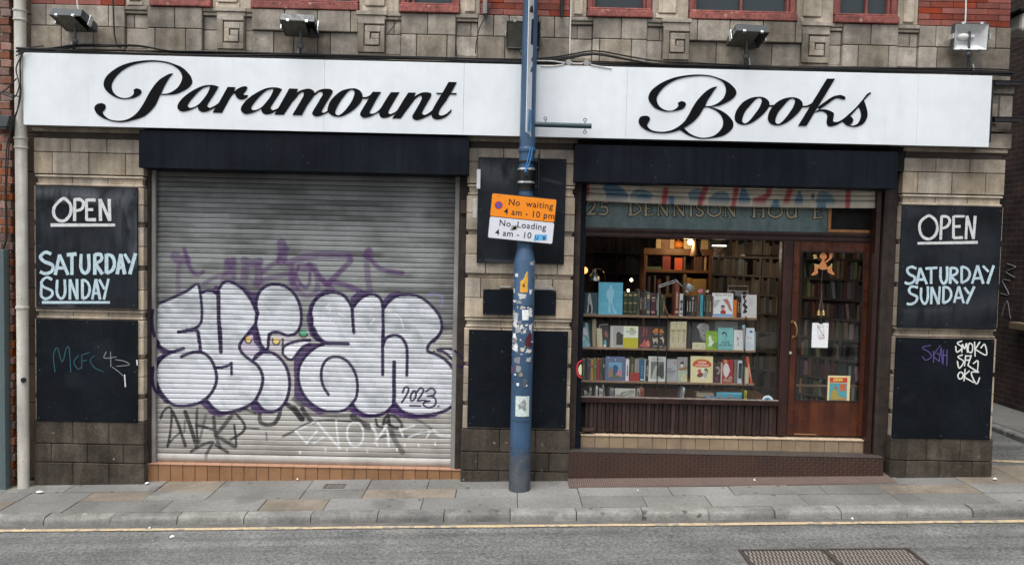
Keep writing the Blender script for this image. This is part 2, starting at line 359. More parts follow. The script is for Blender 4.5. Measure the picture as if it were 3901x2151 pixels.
MT = dict(
    stone=M('glazed_stone_grey', (0.52, 0.455, 0.365), (0.235, 0.198, 0.155), rough=0.5, nscale=5.5, namt=0.6, island=0.34, hue=0.06, soot=0.5, streak=0.28, rain=0.45, fine=0.14, fscale=45, bump=0.12, spec=0.25),
    pier=M('glazed_stone_cream', (0.74, 0.625, 0.48), (0.38, 0.31, 0.23), rough=0.5, nscale=4.5, namt=0.55, island=0.2, hue=0.05, soot=0.42, streak=0.33, rain=0.35, fine=0.12, fscale=45, bump=0.1, spec=0.25),
    plinth=M('dark_stone', (0.15, 0.125, 0.098), (0.062, 0.053, 0.044), rough=0.65, nscale=5, namt=0.55, island=0.22, soot=0.4, streak=0.35, fine=0.25, fscale=45, bump=0.25, spec=0.15, specks=[(16, (0.26, 0.24, 0.2), 0.22, 0.08, 0.7)]),
    mortar=M('mortar', (0.09, 0.075, 0.062), (0.05, 0.042, 0.036), rough=0.9, bump=0.3),
    redbrick=M('red_brick', (0.36, 0.085, 0.05), (0.24, 0.055, 0.036), rough=0.65, nscale=7, island=0.28, hue=0.06, soot=0.35, streak=0.2, fine=0.15, bump=0.2),
    oldbrick=M('old_brick', (0.29, 0.115, 0.068), (0.13, 0.07, 0.052), rough=0.85, nscale=9, namt=0.6, island=0.45, hue=0.14, fine=0.3, bump=0.6),
    brickjoint=M('lime_joint', (0.30, 0.26, 0.22), (0.19, 0.165, 0.14), rough=0.95, nscale=20, bump=0.5),
    white=M('white_acrylic', (0.755, 0.795, 0.815), (0.72, 0.76, 0.78), rough=0.4, nscale=1.2, streak=0.03, soot=0.05, rain=0.14, specks=[(9, (0.52, 0.54, 0.56), 0.10, 0.06, 0.5)], fine=0.0, bump=0.0, spec=0.4, rvar=0.08),
    black=M('gloss_black_letter', (0.007, 0.0075, 0.008), rough=0.33, fine=0.1, bump=0.0, spec=0.06, rvar=0.05),
    steel=M('worn_galvanised_steel', (0.36, 0.35, 0.33), (0.22, 0.215, 0.2), rough=0.55, nscale=4, streak=0.35, metal=0.0, bump=0.1),
    hood=M('black_painted_steel', (0.0055, 0.0092, 0.017), (0.0135, 0.017, 0.023), rough=0.6, nscale=2.2, namt=0.3, streak=0.45, fine=0.2, bump=0.06, spec=0.09, soot=0.3, specks=[(22, (0.09, 0.09, 0.09), 0.13, 0.07, 0.8)]),
    board=M('blackboard_paint', (0.0125, 0.0155, 0.0195), (0.034, 0.037, 0.041), rough=0.75, nscale=2.6, namt=0.35, fine=0.15, bump=0.08, spec=0.12, soot=0.3, specks=[(2.3, (0.055, 0.06, 0.066), 0.5, 0.3, 0.55), (18, (0.10, 0.105, 0.11), 0.14, 0.07, 0.8)]),
    boarddk=M('navy_black_board', (0.0042, 0.0066, 0.0103), (0.0095, 0.0122, 0.0162), rough=0.6, nscale=3, fine=0.2, fscale=30, bump=0.1, spec=0.12, soot=0.3, specks=[(3, (0.014, 0.017, 0.022), 0.45, 0.25, 0.7), (14, (0.11, 0.115, 0.12), 0.11, 0.10, 0.85), (30, (0.05, 0.055, 0.06), 0.16, 0.10, 0.8)]),
    chalk=M('white_chalk', (0.74, 0.76, 0.74), (0.45, 0.47, 0.47), rough=0.9, nscale=26, namt=0.3, fine=0.3, fscale=160, bump=0.2),
    chalkblue=M('pale_blue_chalk', (0.53, 0.72, 0.76), (0.40, 0.47, 0.54), rough=0.9, nscale=14, namt=0.3, fine=0.3, fscale=160, bump=0.2),
    wood=M('dark_red_brown_wood', (0.052, 0.021, 0.016), (0.026, 0.012, 0.010), rough=0.42, nscale=8, streak=0.4, fine=0.25, bump=0.15),
    door=M('varnished_door_wood', (0.165, 0.044, 0.017), (0.045, 0.015, 0.009), rough=0.36, nscale=5, namt=0.35, streak=0.5, fine=0.2, bump=0.1, spec=0.45),
    oldwood=M('weathered_dark_wood', (0.060, 0.042, 0.033), (0.022, 0.015, 0.012), rough=0.75, nscale=9, streak=0.5, fine=0.3, bump=0.4),
    slat=M('brown_stained_slats', (0.058, 0.031, 0.026), (0.036, 0.02, 0.017), rough=0.6, nscale=12, island=0.3, streak=0.4, fine=0.25, bump=0.2),
    pine=M('light_pine', (0.50, 0.24, 0.09), (0.38, 0.17, 0.06), rough=0.5, nscale=12, streak=0.2),
    shelf=M('shelf_wood', (0.30, 0.185, 0.115), (0.22, 0.13, 0.08), rough=0.55, nscale=10, fine=0.15),
    case=M('bookcase_wood', (0.16, 0.075, 0.032), (0.10, 0.045, 0.02), rough=0.5, nscale=8),
    teal=M('grey_green_fascia_paint', (0.135, 0.195, 0.19), (0.19, 0.25, 0.245), rough=0.3, nscale=2.5, streak=0.3, fine=0.12, bump=0.06, spec=0.5),
    gold=M('gilt_lettering', (0.46, 0.40, 0.26), (0.34, 0.29, 0.19), rough=0.5, nscale=20),
    blackline=M('black_outline_paint', (0.012, 0.013, 0.012), rough=0.6, bump=0),
    tile=M('orange_quarry_tile', (0.345, 0.185, 0.093), (0.235, 0.125, 0.064), rough=0.45, nscale=6, island=0.12, fine=0.15, bump=0.08, spec=0.35),
    tilecap=M('pale_tile_lip', (0.42, 0.235, 0.15), rough=0.5),
    sandtile=M('beige_sill_tile', (0.35, 0.26, 0.17), (0.23, 0.168, 0.11), rough=0.45, nscale=7, island=0.08, fine=0.12, bump=0.06),
    diamond=M('rusty_tread_plate', (0.062, 0.031, 0.021), (0.036, 0.021, 0.017), rough=0.5, nscale=3, fine=0.2, bump=0.1, spec=0.5),
    rampm=M('ramp_plate', (0.135, 0.095, 0.080), (0.095, 0.072, 0.064), rough=0.6, nscale=4, fine=0.2),
    pipe=M('cream_painted_pipe', (0.87, 0.835, 0.75), (0.73, 0.69, 0.60), rough=0.45, nscale=3, namt=0.3, streak=0.3, fine=0.1, bump=0.08, soot=0.3, specks=[(24, (0.12, 0.11, 0.1), 0.2, 0.08, 0.7)]),
    cable=M('black_cable', (0.012, 0.012, 0.013), rough=0.5, bump=0),
    whitecable=M('white_cable', (0.7, 0.69, 0.66), rough=0.5, bump=0),
    lampbody=M('grey_floodlight', (0.055, 0.065, 0.068), (0.08, 0.09, 0.092), rough=0.45, nscale=9, streak=0.2, bump=0.05),
    lampdark=M('lamp_inside_dark', (0.02, 0.021, 0.02), rough=0.3, bump=0),
    lampglass=M('dusty_lamp_glass', (0.075, 0.072, 0.06), (0.12, 0.113, 0.09), rough=0.3, nscale=16, bump=0, spec=0.25),
    reflector=M('lamp_reflector', (0.66, 0.67, 0.67), (0.5, 0.5, 0.5), rough=0.35, nscale=8, bump=0.1),
    chrome=M('bright_clip', (0.75, 0.76, 0.76), rough=0.25, metal=0.6, bump=0),
    polem=M('blue_column_paint', (0.058, 0.125, 0.225), (0.036, 0.08, 0.15), rough=0.42, nscale=3, streak=0.2, fine=0.1, bump=0.06, spec=0.5),
    poleworn=M('bare_column_foot', (0.115, 0.12, 0.125), (0.055, 0.075, 0.105), rough=0.6, nscale=9, namt=0.75, streak=0.2, fine=0.2, bump=0.25),
    darkteal=M('dark_teal_paint', (0.035, 0.065, 0.075), rough=0.45, bump=0.05),
    orange=M('orange_sign_face', (0.87, 0.26, 0.012), rough=0.4, fine=0.03, bump=0, spec=0.4),
    signwhite=M('white_sign_face', (0.68, 0.69, 0.74), rough=0.4, fine=0.03, bump=0),
    ink=M('black_ink', (0.012, 0.013, 0.02), rough=0.5, bump=0),
    red=M('red_paint', (0.55, 0.03, 0.045), rough=0.5, bump=0),
    signblue=M('blue_roundel', (0.06, 0.09, 0.36), rough=0.45, bump=0),
    redsill=M('flaking_red_sill_paint', (0.37, 0.115, 0.09), (0.19, 0.055, 0.048), rough=0.7, nscale=11, namt=0.75, fine=0.3, fscale=40, bump=0.3, soot=0.3, specks=[(16, (0.42, 0.24, 0.2), 0.35, 0.2, 0.8), (14, (0.09, 0.04, 0.035), 0.3, 0.2, 0.8)]),
    sash=M('dull_red_sash', (0.26, 0.075, 0.06), (0.15, 0.045, 0.04), rough=0.6, nscale=12),
    slab=M('york_stone_flags', (0.265, 0.263, 0.246), (0.175, 0.174, 0.164), rough=0.8, nscale=2.6, namt=0.5, island=0.16, hue=0.08, fine=0.17, fscale=42, bump=0.25, bscale=90, spec=0.2, soot=0.34, specks=[(7, (0.075, 0.073, 0.07), 0.2, 0.2, 0.8), (2.2, (0.12, 0.117, 0.11), 0.42, 0.25, 0.55), (26, (0.42, 0.41, 0.39), 0.12, 0.04, 0.7)]),
    slabtan=M('sandy_flags', (0.285, 0.246, 0.194), (0.2, 0.175, 0.142), rough=0.8, nscale=3, namt=0.5, island=0.14, fine=0.17, fscale=42, bump=0.25, spec=0.2, soot=0.34, specks=[(7, (0.085, 0.075, 0.065), 0.2, 0.2, 0.8), (2.2, (0.14, 0.12, 0.10), 0.42, 0.25, 0.5)]),
    kerb=M('granite_kerb', (0.275, 0.272, 0.254), (0.135, 0.133, 0.125), rough=0.8, nscale=7, namt=0.55, island=0.2, hue=0.14, fine=0.2, fscale=50, bump=0.3, spec=0.2, soot=0.2, specks=[(8, (0.07, 0.068, 0.064), 0.22, 0.18, 0.8), (5, (0.36, 0.35, 0.33), 0.3, 0.15, 0.6)]),
    bed=M('joint_dirt', (0.075, 0.07, 0.063), rough=0.95, bump=0.3),
    iron=M('rusty_cast_iron', (0.075, 0.062, 0.055), (0.045, 0.039, 0.036), rough=0.6, nscale=8, fine=0.3, bump=0.2),
    yellow=M('worn_yellow_line', (0.60, 0.455, 0.25), (0.36, 0.31, 0.235), rough=0.7, nscale=14, namt=0.35, fine=0.25, fscale=60, bump=0.3, specks=[(13, (0.21, 0.20, 0.185), 0.55, 0.45, 0.8), (40, (0.2, 0.19, 0.18), 0.3, 0.3, 0.8)]),
    postm=M('grey_green_post', (0.10, 0.135, 0.14), rough=0.5, bump=0.05),
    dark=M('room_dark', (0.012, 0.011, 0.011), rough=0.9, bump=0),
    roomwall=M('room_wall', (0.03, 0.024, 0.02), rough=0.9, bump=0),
    book=M('book_cloth', (1, 1, 1), rough=0.55, src='obj', fine=0.14, fscale=120, bump=0.08),
    pages=M('book_pages', (0.62, 0.55, 0.42), (0.5, 0.43, 0.32), rough=0.85, bump=0.1),
    print=M('cover_print', (1, 1, 1), rough=0.4, src='obj', fine=0.1, fscale=60, bump=0),
    paper=M('white_paper', (0.82, 0.83, 0.84), rough=0.7, bump=0),
    sticker=M('sticker', (1, 1, 1), rough=0.5, src='obj', fine=0.25, fscale=70, bump=0.05),
    painted=M('painted_slats', (1, 1, 1), rough=0.5, src='attr', fine=0.1, fscale=110, bump=0.08, spec=0.4),
    silver=M('silver_lamp_metal', (0.55, 0.57, 0.58), rough=0.3, metal=0.8, bump=0),
    brass=M('aged_brass', (0.48, 0.34, 0.15), rough=0.32, metal=0.85, bump=0.05),
    conebrown=M('brown_lamp_shade', (0.075, 0.045, 0.028), rough=0.5, bump=0.05),
    leaf=M('weed_leaf', (0.06, 0.11, 0.03), rough=0.6, bump=0),
    pane=glass('shop_glass', (0.965, 0.975, 0.97)), paneup=glass('upper_window_glass', (0.55, 0.58, 0.58), 0.75, (0.062, 0.078, 0.085)),
    bulb=emit('lit_bulb', (1.0, 0.74, 0.38), 14.0),
    tube=emit('lit_strip', (1.0, 0.95, 0.85), 5.0),
    farbrick=brickmat('street_brick', (0.10, 0.055, 0.042), (0.07, 0.04, 0.033), (0.09, 0.08, 0.07), 0.225, 0.075),
    sidebrick=brickmat('dark_side_brick', (0.072, 0.036, 0.028), (0.04, 0.024, 0.022), (0.10, 0.09, 0.082), 0.23, 0.08, 'YZ', 0.8, 0.6),
)
def colour(o, c, k=1.0):
    o.color = (*[min(.88, v * k) for v in c[:3]], 1)
    return o
# ================================================================== SETTING: ground
def srgb(r, g, b, k=1.0):
    f = lambda c: ((c / 255 + 0.055) / 1.055) ** 2.4 * k if c > 10 else c / 255 / 12.92 * k
    return (f(r), f(g), f(b))

# road: one sheet, reaching far, tilted with the street
RZ = -0.078
def asphalt():
    m = M('asphalt', (0.212, 0.216, 0.207), (0.122, 0.124, 0.12), rough=0.85, nscale=2.2, namt=0.45, fine=0.42, fscale=40, bump=0.9, bscale=90, spec=0.15)
    nt = m.node_tree; N = nt.nodes; L = nt.links; b = N['Principled BSDF']
    old = b.inputs['Base Color'].links[0].from_socket
    mp = N.new('ShaderNodeMapping'); mp.inputs['Scale'].default_value = (0.25, 6.0, 1)      # wear along the traffic
    L.new(N.new('ShaderNodeNewGeometry').outputs['Position'], mp.inputs['Vector'])
    n = N.new('ShaderNodeTexNoise'); n.inputs['Scale'].default_value = 1.0; n.inputs['Detail'].default_value = 5; L.new(mp.outputs[0], n.inputs['Vector'])
    r = N.new('ShaderNodeMapRange'); r.inputs['From Min'].default_value = 0.35; r.inputs['From Max'].default_value = 0.65; r.inputs['To Min'].default_value = 0.72; r.inputs['To Max'].default_value = 1.1
    L.new(n.outputs['Fac'], r.inputs['Value'])
    x = N.new('ShaderNodeMixRGB'); x.blend_type = 'MULTIPLY'; x.inputs[0].default_value = 1; L.new(old, x.inputs[1]); L.new(r.outputs[0], x.inputs[2])
    # pale stones showing in the surface
    vo = N.new('ShaderNodeTexVoronoi'); vo.inputs['Scale'].default_value = 38; L.new(N.new('ShaderNodeNewGeometry').outputs['Position'], vo.inputs['Vector'])
    r2 = N.new('ShaderNodeMapRange'); r2.inputs['From Min'].default_value = 0.22; r2.inputs['From Max'].default_value = 0.1; L.new(vo.outputs['Distance'], r2.inputs['Value'])
    sx = N.new('ShaderNodeSeparateColor'); L.new(vo.outputs['Color'], sx.inputs[0])
    r3 = N.new('ShaderNodeMapRange'); r3.inputs['From Min'].default_value = 0.55; r3.inputs['From Max'].default_value = 0.95; r3.inputs['To Max'].default_value = 0.75; L.new(sx.outputs[0], r3.inputs['Value'])
    mu = N.new('ShaderNodeMath'); mu.operation = 'MULTIPLY'; L.new(r2.outputs[0], mu.inputs[0]); L.new(r3.outputs[0], mu.inputs[1])
    y = N.new('ShaderNodeMixRGB'); L.new(mu.outputs[0], y.inputs[0]); L.new(x.outputs[0], y.inputs[1]); y.inputs[2].default_value = (0.36, 0.36, 0.35, 1)
    L.new(y.outputs[0], b.inputs['Base Color'])
    return m
ASPH = asphalt()
def sheet(name, mat, x0, x1, y0, y1, dz, kind='structure'):
    mb = MB(); nx = 8
    xs = np.linspace(x0, x1, nx + 1)
    for a, b in zip(xs[:-1], xs[1:]):
        mb.add([(a, y0, gz(a, y0) + dz), (b, y0, gz(b, y0) + dz), (b, y1, gz(b, y1) + dz), (a, y1, gz(a, y1) + dz)], [(0, 1, 2, 3)])
    return meta(mb.build(name, mat), kind=kind)
sheet('road', ASPH, -60, 60, -60, 60, RZ)
# near footway: bed plus flags laid in three rows
sheet('pavement_bed', MT['bed'], -12, 6.3, -0.80, 0.4, -0.012)
flags, tan = MB(), MB()
pr = random.Random(3)
rows = [(-0.795, -0.49), (-0.486, -0.235), (-0.231, 0.38)]
for ri, (ya, yb) in enumerate(rows):
    x = -9.0 + [0, 0.31, 0.12][ri]
    off = -0.143 - 0.61 * 15
    x = off - 0.305 * (ri % 2) * 1.0
    while x < 6.2:
        wx = 0.61 * pr.choice([1, 1, 1, 1, 1.5, 1.5])
        cx = x + wx / 2
        mb = tan if (pr.random() < (0.17 if cx < 3.9 else 0.75)) else flags
        dz = pr.uniform(-0.004, 0.003); g = 0.0032
        tl = pr.uniform(-0.004, 0.004)
        vs = []
        for (px, py) in ((x + g, ya), (x + wx - g, ya), (x + wx - g, yb - 0.004), (x + g, yb - 0.004)):
            z = gz(px, py) + dz + tl * (px - cx)
            vs.append((px, py, z))
        vs += [(a, b, c - 0.03) for a, b, c in vs]
        mb.add(vs, [(0, 1, 2, 3), (0, 4, 5, 1), (1, 5, 6, 2), (2, 6, 7, 3), (3, 7, 4, 0)])
        x += wx
meta(flags.build('pavement', MT['slab'], bevel=0.004), kind='structure')
meta(tan.build('pavement_sandstone_flags', MT['slabtan'], bevel=0.004), kind='structure')
# kerb
kb = MB(); x = -0.143 - 0.61 * 16 + 0.2
while x < 6.2:
    w = 0.612
    j = pr.uniform(-0.005, 0.005); t = pr.uniform(-0.006, 0.004)
    n = 8; vs = []
    prof = [(-0.800, -0.09), (-0.800, 0.0), (-0.900, -0.002), (-0.921, -0.003), (-0.929, -0.011), (-0.933, -0.04), (-0.936, -0.16)]
    for k in range(n + 1):
        px = x + 0.004 + (w - 0.008) * k / n
        ch = pr.uniform(0, 0.014) if k in (0, n) else (pr.uniform(0.004, .016) if pr.random() < .12 else pr.uniform(0, 0.003))
        for i, (py, pz) in enumerate(prof):
            e = ch if i in (3, 4) else 0
            vs.append((px, py + j + e * 0.8, gz(px, py) + pz + t - e))
    m = len(prof); fs = []
    for k in range(n): fs += [(k * m + i, k * m + i + 1, (k + 1) * m + i + 1, (k + 1) * m + i) for i in range(m - 1)]
    fs += [tuple(range(m)), tuple(range(n * m + m - 1, n * m - 1, -1))]
    kb.add(vs, fs); x += w
meta(kb.build('kerb', MT['kerb'], smoothf=True, ang=50), kind='structure')
# dirt channel, its colour darkened as the kerb's shadow line, and the yellow line at the road edge
gut = M('gutter_dirt_and_shade', (0.15, 0.143, 0.132), (0.09, 0.087, 0.082), rough=0.9, nscale=6, fine=0.4, fscale=140, bump=0.5)
sheet('gutter', gut, -14, 9, -1.035, -0.93, RZ + 0.004)
yl = MB(); pr2 = random.Random(5); xs = np.arange(-9, 8.01, 0.25)
ya = [-1.075 + pr2.uniform(-0.005, 0.005) for _ in xs]; yb = [-1.02 + pr2.uniform(-0.004, 0.004) for _ in xs]
for i in range(len(xs) - 1):
    q = [(xs[i], ya[i]), (xs[i + 1], ya[i + 1]), (xs[i + 1], yb[i + 1]), (xs[i], yb[i])]
    yl.add([(a, b, gz(a, b) + RZ + 0.008) for a, b in q], [(0, 1, 2, 3)])
meta(yl.build('road_marking', MT['yellow']), kind='structure')
# side street on the right: its own footway, kerb and worn yellow lines
sp = MB(); sp.box(6.62, 7.42, 0.9, 40, -0.3, 0.0)
sp.v = [(a, b, c + gz(a, 0) + 0.035) for a, b, c in sp.v]
meta(sp.build('side_pavement', MT['slab'], bevel=0.01), kind='structure')
sk = MB()
for k in range(40): sk.box(6.47, 6.615, 0.9 + k * 0.92, 0.9 + k * 0.92 + 0.912, -0.3, 0.0)
sk.v = [(a, b, c + gz(a, 0) + 0.03) for a, b, c in sk.v]
meta(sk.build('side_kerb', MT['kerb'], bevel=0.02), kind='structure')
sl_ = MB()
for (x0, x1, y0, y1) in ((5.05, 5.55, 0.98, 1.07), (5.62, 6.3, 0.62, 0.70), (5.0, 5.2, 0.72, 0.76)):
    sl_.add([(a, b, gz(a, b) + RZ + 0.006) for a, b in ((x0, y0 + .12), (x1, y0), (x1, y1), (x0, y1 + .12))], [(0, 1, 2, 3)])
meta(sl_.build('side_road_marking', MT['yellow']), kind='structure')

# ================================================================== the shop building
bld = thing('shop_building', (0, 0, 0), 'stone and red brick shop building with carved blocks over two shopfronts', 'building')

def blockwall(mb, x0, x1, zs, joints, y=0.0, depth=0.35, gap=0.003):
    """courses of separate blocks; joints[i] lists the upright joints of course i"""
    for (za, zb), js in zip(zs, joints):
        xs = [x0] + sorted(js) + [x1]
        for a, b in zip(xs[:-1], xs[1:]):
            jy = pr.uniform(-0.0015, 0.0015)
            mb.box(a + gap, b - gap, y + jy, y + depth, za + gap, zb - gap)

# the three piers, each a stack of banded glazed blocks with moulded grooves between
BANDS = [(3.44, 3.075, 2), (2.955, 2.60, 2), (2.555, 2.155, 2), (2.11, 1.70, 2), (1.594, 1.235, 2), (1.195, 0.825, 2), (0.78, 0.545, 1)]
def pier(xl, xr, ground, seed, deep=0.30):
    q = random.Random(seed)
    mb, core, foot = MB(), MB(), MB()
    core.box(xl + 0.03, xr - 0.03, 0.028, deep, ground - 0.1, 3.6)
    for bi, (zt, zb, n) in enumerate(BANDS):
        for c in range(n):
            za = zt - (zt - zb) * ((c + 1) / n if bi or c else .39); zc = zt - (zt - zb) * (c / n if bi else .39 * c)
            k = 3
            w = (xr - xl) / k; sh = (w * 0.5 if (c + bi) % 2 else 0) + q.uniform(-0.03, 0.03)
            js = [xl + sh + w * i for i in range(0 if sh > 0.12 else 1, k) if xl + 0.08 < xl + sh + w * i < xr - 0.08]
            g0 = 0.003
            xs = [xl] + js + [xr]
            for a, b in zip(xs[:-1], xs[1:]):
                mb.box(a + (g0 if a > xl else 0), b - (g0 if b < xr else 0), q.uniform(-0.001, 0.001), deep - 0.01, za + g0, zc - g0)
        # the groove under this band: set-back fillet with a thin lip above and below
        nz = BANDS[bi + 1][0] if bi + 1 < len(BANDS) else zb
        if zb - nz > 0.03:
            k = 3
            for i in range(k):
                a = xl + 0.02 + (xr - xl - 0.04) * i / k; b = xl + 0.02 + (xr - xl - 0.04) * (i + 1) / k
                mb.box(a + 0.002, b - 0.002, 0.026, deep - 0.012, nz + 0.002, zb - 0.002)
            if zb - nz > 0.08:
                mb.box(xl + 0.005, xr - 0.005, 0.006, deep - 0.011, zb - 0.03, zb - 0.008)
                mb.box(xl + 0.01, xr - 0.01, 0.012, deep - 0.013, nz + 0.006, nz + 0.028)
            else:
                mb.box(xl + 0.01, xr - 0.01, 0.012, deep - 0.013, zb - 0.014, zb - 0.003)
    # moulded necking under the sign
    mb.box(xl - 0.012, xr + 0.012, -0.012, deep, 3.505, 3.545); mb.box(xl - 0.03, xr + 0.03, -0.03, deep, 3.55, 3.70)
    zs = [(0.306, 0.543), (0.11, 0.302), (ground - 0.08, 0.106)]
    for c, (za, zc) in enumerate(zs):
        if zc - za < 0.02: continue
        k = 3; w = (xr - xl) / k; sh = w * 0.45 if c % 2 else 0.02
        js = [xl + sh + w * i for i in range(k + 1) if xl + 0.06 < xl + sh + w * i < xr - 0.06]
        xs = [xl - 0.012] + js + [xr + 0.012]
        for a, b in zip(xs[:-1], xs[1:]):
            foot.box(a + 0.002, b - 0.002, -0.016 + q.uniform(-0.002, 0.002), deep, za + 0.002, zc - 0.002)
    p = mb.build('pier', MT['pier'], bld, bevel=0.009, seg=2)
    core.build('mortar', MT['mortar'], p)
    foot.build('plinth', MT['plinth'], p, bevel=0.007)
    return p
PL = (-4.83, -3.715); PC = (-0.415, 0.695); PRR = (4.062, 5.115)
pier(*PL, gz(-4.8), 11); pier(*PC, gz(-0.4), 12); pier(*PRR, gz(4.1), 13)
# side return of the building to the side street and the strip beside the drainpipe
ret = MB(); q = random.Random(4)
for k in range(16):
    z = -0.1 + k * 0.4
    ret.box(-5.0, -4.80, 0.11, 0.4, z + 0.003, z + 0.397)
ret.build('side_strip', M('brown_stone', (0.17, 0.115, 0.08), (0.10, 0.075, 0.055), island=0.2, streak=0.3, fine=0.2), bld, bevel=0.006)
for bx_ in ((4.6, 5.10, 0.31, 9, 0, 6.9), (-4.95, -3.6, 0.42, 0.7, -0.3, 6.9)):
    rb = MB(); rb.box(*bx_); rb.build('side_wall', MT['sidebrick'], bld)

# upper storey stonework: apron blocks, recesses, key-pattern panels
mor = MB()
mor.box(-4.84, 5.10, 0.03, 0.3, 3.60, 4.778)
def xa(u, v=130): return X(u, v, 0.0)
ZU0, ZU1, ZU2 = 4.33, 4.562, 4.775       # bottom of lower course, joint, top of upper course
def apron(u0, u1, up_j, lo_j, yu=-0.012, yl=-0.012, top=ZU2):
    a, b = xa(u0), xa(u1); up = MB()
    blockwall(up, a, b, [(ZU1, top)], [[xa(u) for u in up_j]], y=yu)
    blockwall(up, a, b, [(ZU0, ZU1)], [[xa(u) for u in lo_j]], y=yl)
    return up.build('stone_apron', MT['stone'], bld, bevel=0.007)
apron(119, 477, [178, 415], [236, 357])
apron(563, 773, [668], [593, 710], yu=-0.02, yl=-0.02)
apron(962, 1366, [1087, 1211, 1337], [1043, 1120, 1211, 1259], yu=-0.035, yl=-0.004)
apron(1527, 1736, [1629], [1588, 1704])
apron(1820, 2170, [1880, 1939, 2050, 2112], [1925, 2050], yu=-0.01, yl=-0.01)
apron(2257, 2465, [2366], [2285, 2406], yu=-0.02, yl=-0.02)
apron(2623, 3052, [2654, 2777, 2903, 3026], [2731, 2840, 2943], yu=-0.035, yl=-0.004)
apron(3209, 3420, [3316], [3270, 3386], yu=-0.02, yl=-0.02)
apron(3501, 3850, [3564, 3690, 3793], [3572, 3690], yu=-0.012, yl=-0.012)
for u0, u1, js in ((477, 563, [508]), (773, 832, []), (933, 962, []), (1467, 1527, [1500]), (1736, 1820, [1794]), (2170, 2257, [2200]),
                   (2465, 2525, [2515]), (3155, 3209, []), (3420, 3501, [3472])):
    a, b = xa(u0), xa(u1); rec = MB()
    blockwall(rec, a, b, [(ZU1, 4.70), (ZU0 + 0.03, ZU1)], [[xa(j) for j in js], []], y=0.022, depth=0.3)
    rec.box(a, b, 0.0, 0.3, 4.705, 4.735); rec.box(a, b, -0.014, 0.3, 4.738, 4.775); rec.box(a, b, 0.005, 0.3, ZU0 + 0.004, ZU0 + 0.026)
    rec.build('recessed_stonework', MT['stone'], bld, bevel=0.006)
# weathered ledge courses behind the top of the sign
led = MB()
blockwall(led, -4.84, 5.11, [(4.21, 4.322)], [[xa(u) for u in range(200, 3850, 137)]], y=-0.02)
led.box(-4.86, 5.13, -0.06, 0.2, 4.10, 4.205)
led.build('string_course', MT['stone'], bld, bevel=0.008)
mor.build('mortar', MT['mortar'], bld)
def keypanel(u0, u1):
    a, b = xa(u0), xa(u1); w = b - a; mb = MB(); z0, z1 = ZU0 + 0.035, 4.695
    y = -0.042; cz = (z0 + z1) / 2 + 0.006
    mb.box(a, b, y + 0.022, 0.2, z0, z1); mb.box(a - 0.008, b + 0.008, -0.03, 0.2, z1 + 0.003, z1 + 0.04); mb.box(a - 0.02, b + 0.02, -0.045, 0.2, z1 + 0.043, 4.776)
    mb.box(a - 0.008, b + 0.008, -0.03, 0.2, ZU0 + 0.004, z0 - 0.003)
    def bar(x0, x1, za, zb): mb.box(a + w * x0, a + w * x1, y - 0.004, y + 0.03, z0 + (z1 - z0) * za, z0 + (z1 - z0) * zb)
    # flat raised bands parted by one thin sunk line that winds inward
    bar(0, 1, .86, 1); bar(0, .22, 0, .857); bar(.223, 1, 0, .175); bar(.85, 1, .178, .80)
    bar(.27, .847, .62, .80); bar(.27, .455, .225, .617); bar(.458, .795, .225, .40); bar(.51, .795, .403, .57)
    mb.build('carved_panel', MT['stone'], bld, bevel=0.004)
for u0, u1 in ((832, 933), (1366, 1467), (2525, 2623), (3052, 3155)): keypanel(u0, u1)

# red brick infill at first floor
BRC = M('red_mortar', (0.16, 0.06, 0.04), rough=0.9)
def bricks(mb, core, x0, x1, z0, z1, y, bw=0.235, bh=0.0605, q=random.Random(2), proud=0.0):
    core.box(x0, x1, y + 0.012, y + 0.25, z0, z1)
    r = 0; z = z0
    while z < z1:
        x = x0 - (bw / 2 if r % 2 else 0)
        while x < x1:
            a, b = max(x, x0), min(x + bw, x1)
            if b - a > 0.02: mb.box(a + 0.002, b - 0.003, y + q.uniform(-0.002, 0.003), y + 0.1, z + 0.002, min(z + bh, z1) - 0.003)
            x += bw
        z += bh; r += 1
for u0, u1 in ((119, 477), (1830, 2170), (3501, 3852)):
    br = MB(); br_core = MB()
    bricks(br, br_core, xa(u0, 20), xa(u1, 20), 4.778, 6.8, -0.004)
    bo = br.build('brick_panel', MT['redbrick'], bld, bevel=0.003); br_core.build('mortar', BRC, bo)

# stone mullions between the first floor windows
for u0, u1 in ((477, 575), (808, 960), (1367, 1522), (1752, 1830), (2170, 2237), (2485, 2625), (3035, 3178), (3422, 3501)):
    a, b = xa(u0, 20), xa(u1, 20); w = b - a; mu = MB()
    mu.box(a + 0.004, b - 0.004, 0.0, 0.25, 4.778, 6.8)
    if w > 0.25:
        mu.box(a + w * 0.16, a + w * 0.64, -0.035, 0.1, 4.83, 6.8); mu.box(a + w * 0.10, a + w * 0.70, -0.02, 0.1, 4.78, 4.827)
    else: mu.box(a + w * 0.25, b - w * 0.25, -0.02, 0.1, 4.80, 6.8)
    mu.build('window_mullion', MT['pier'], bld, bevel=0.008)
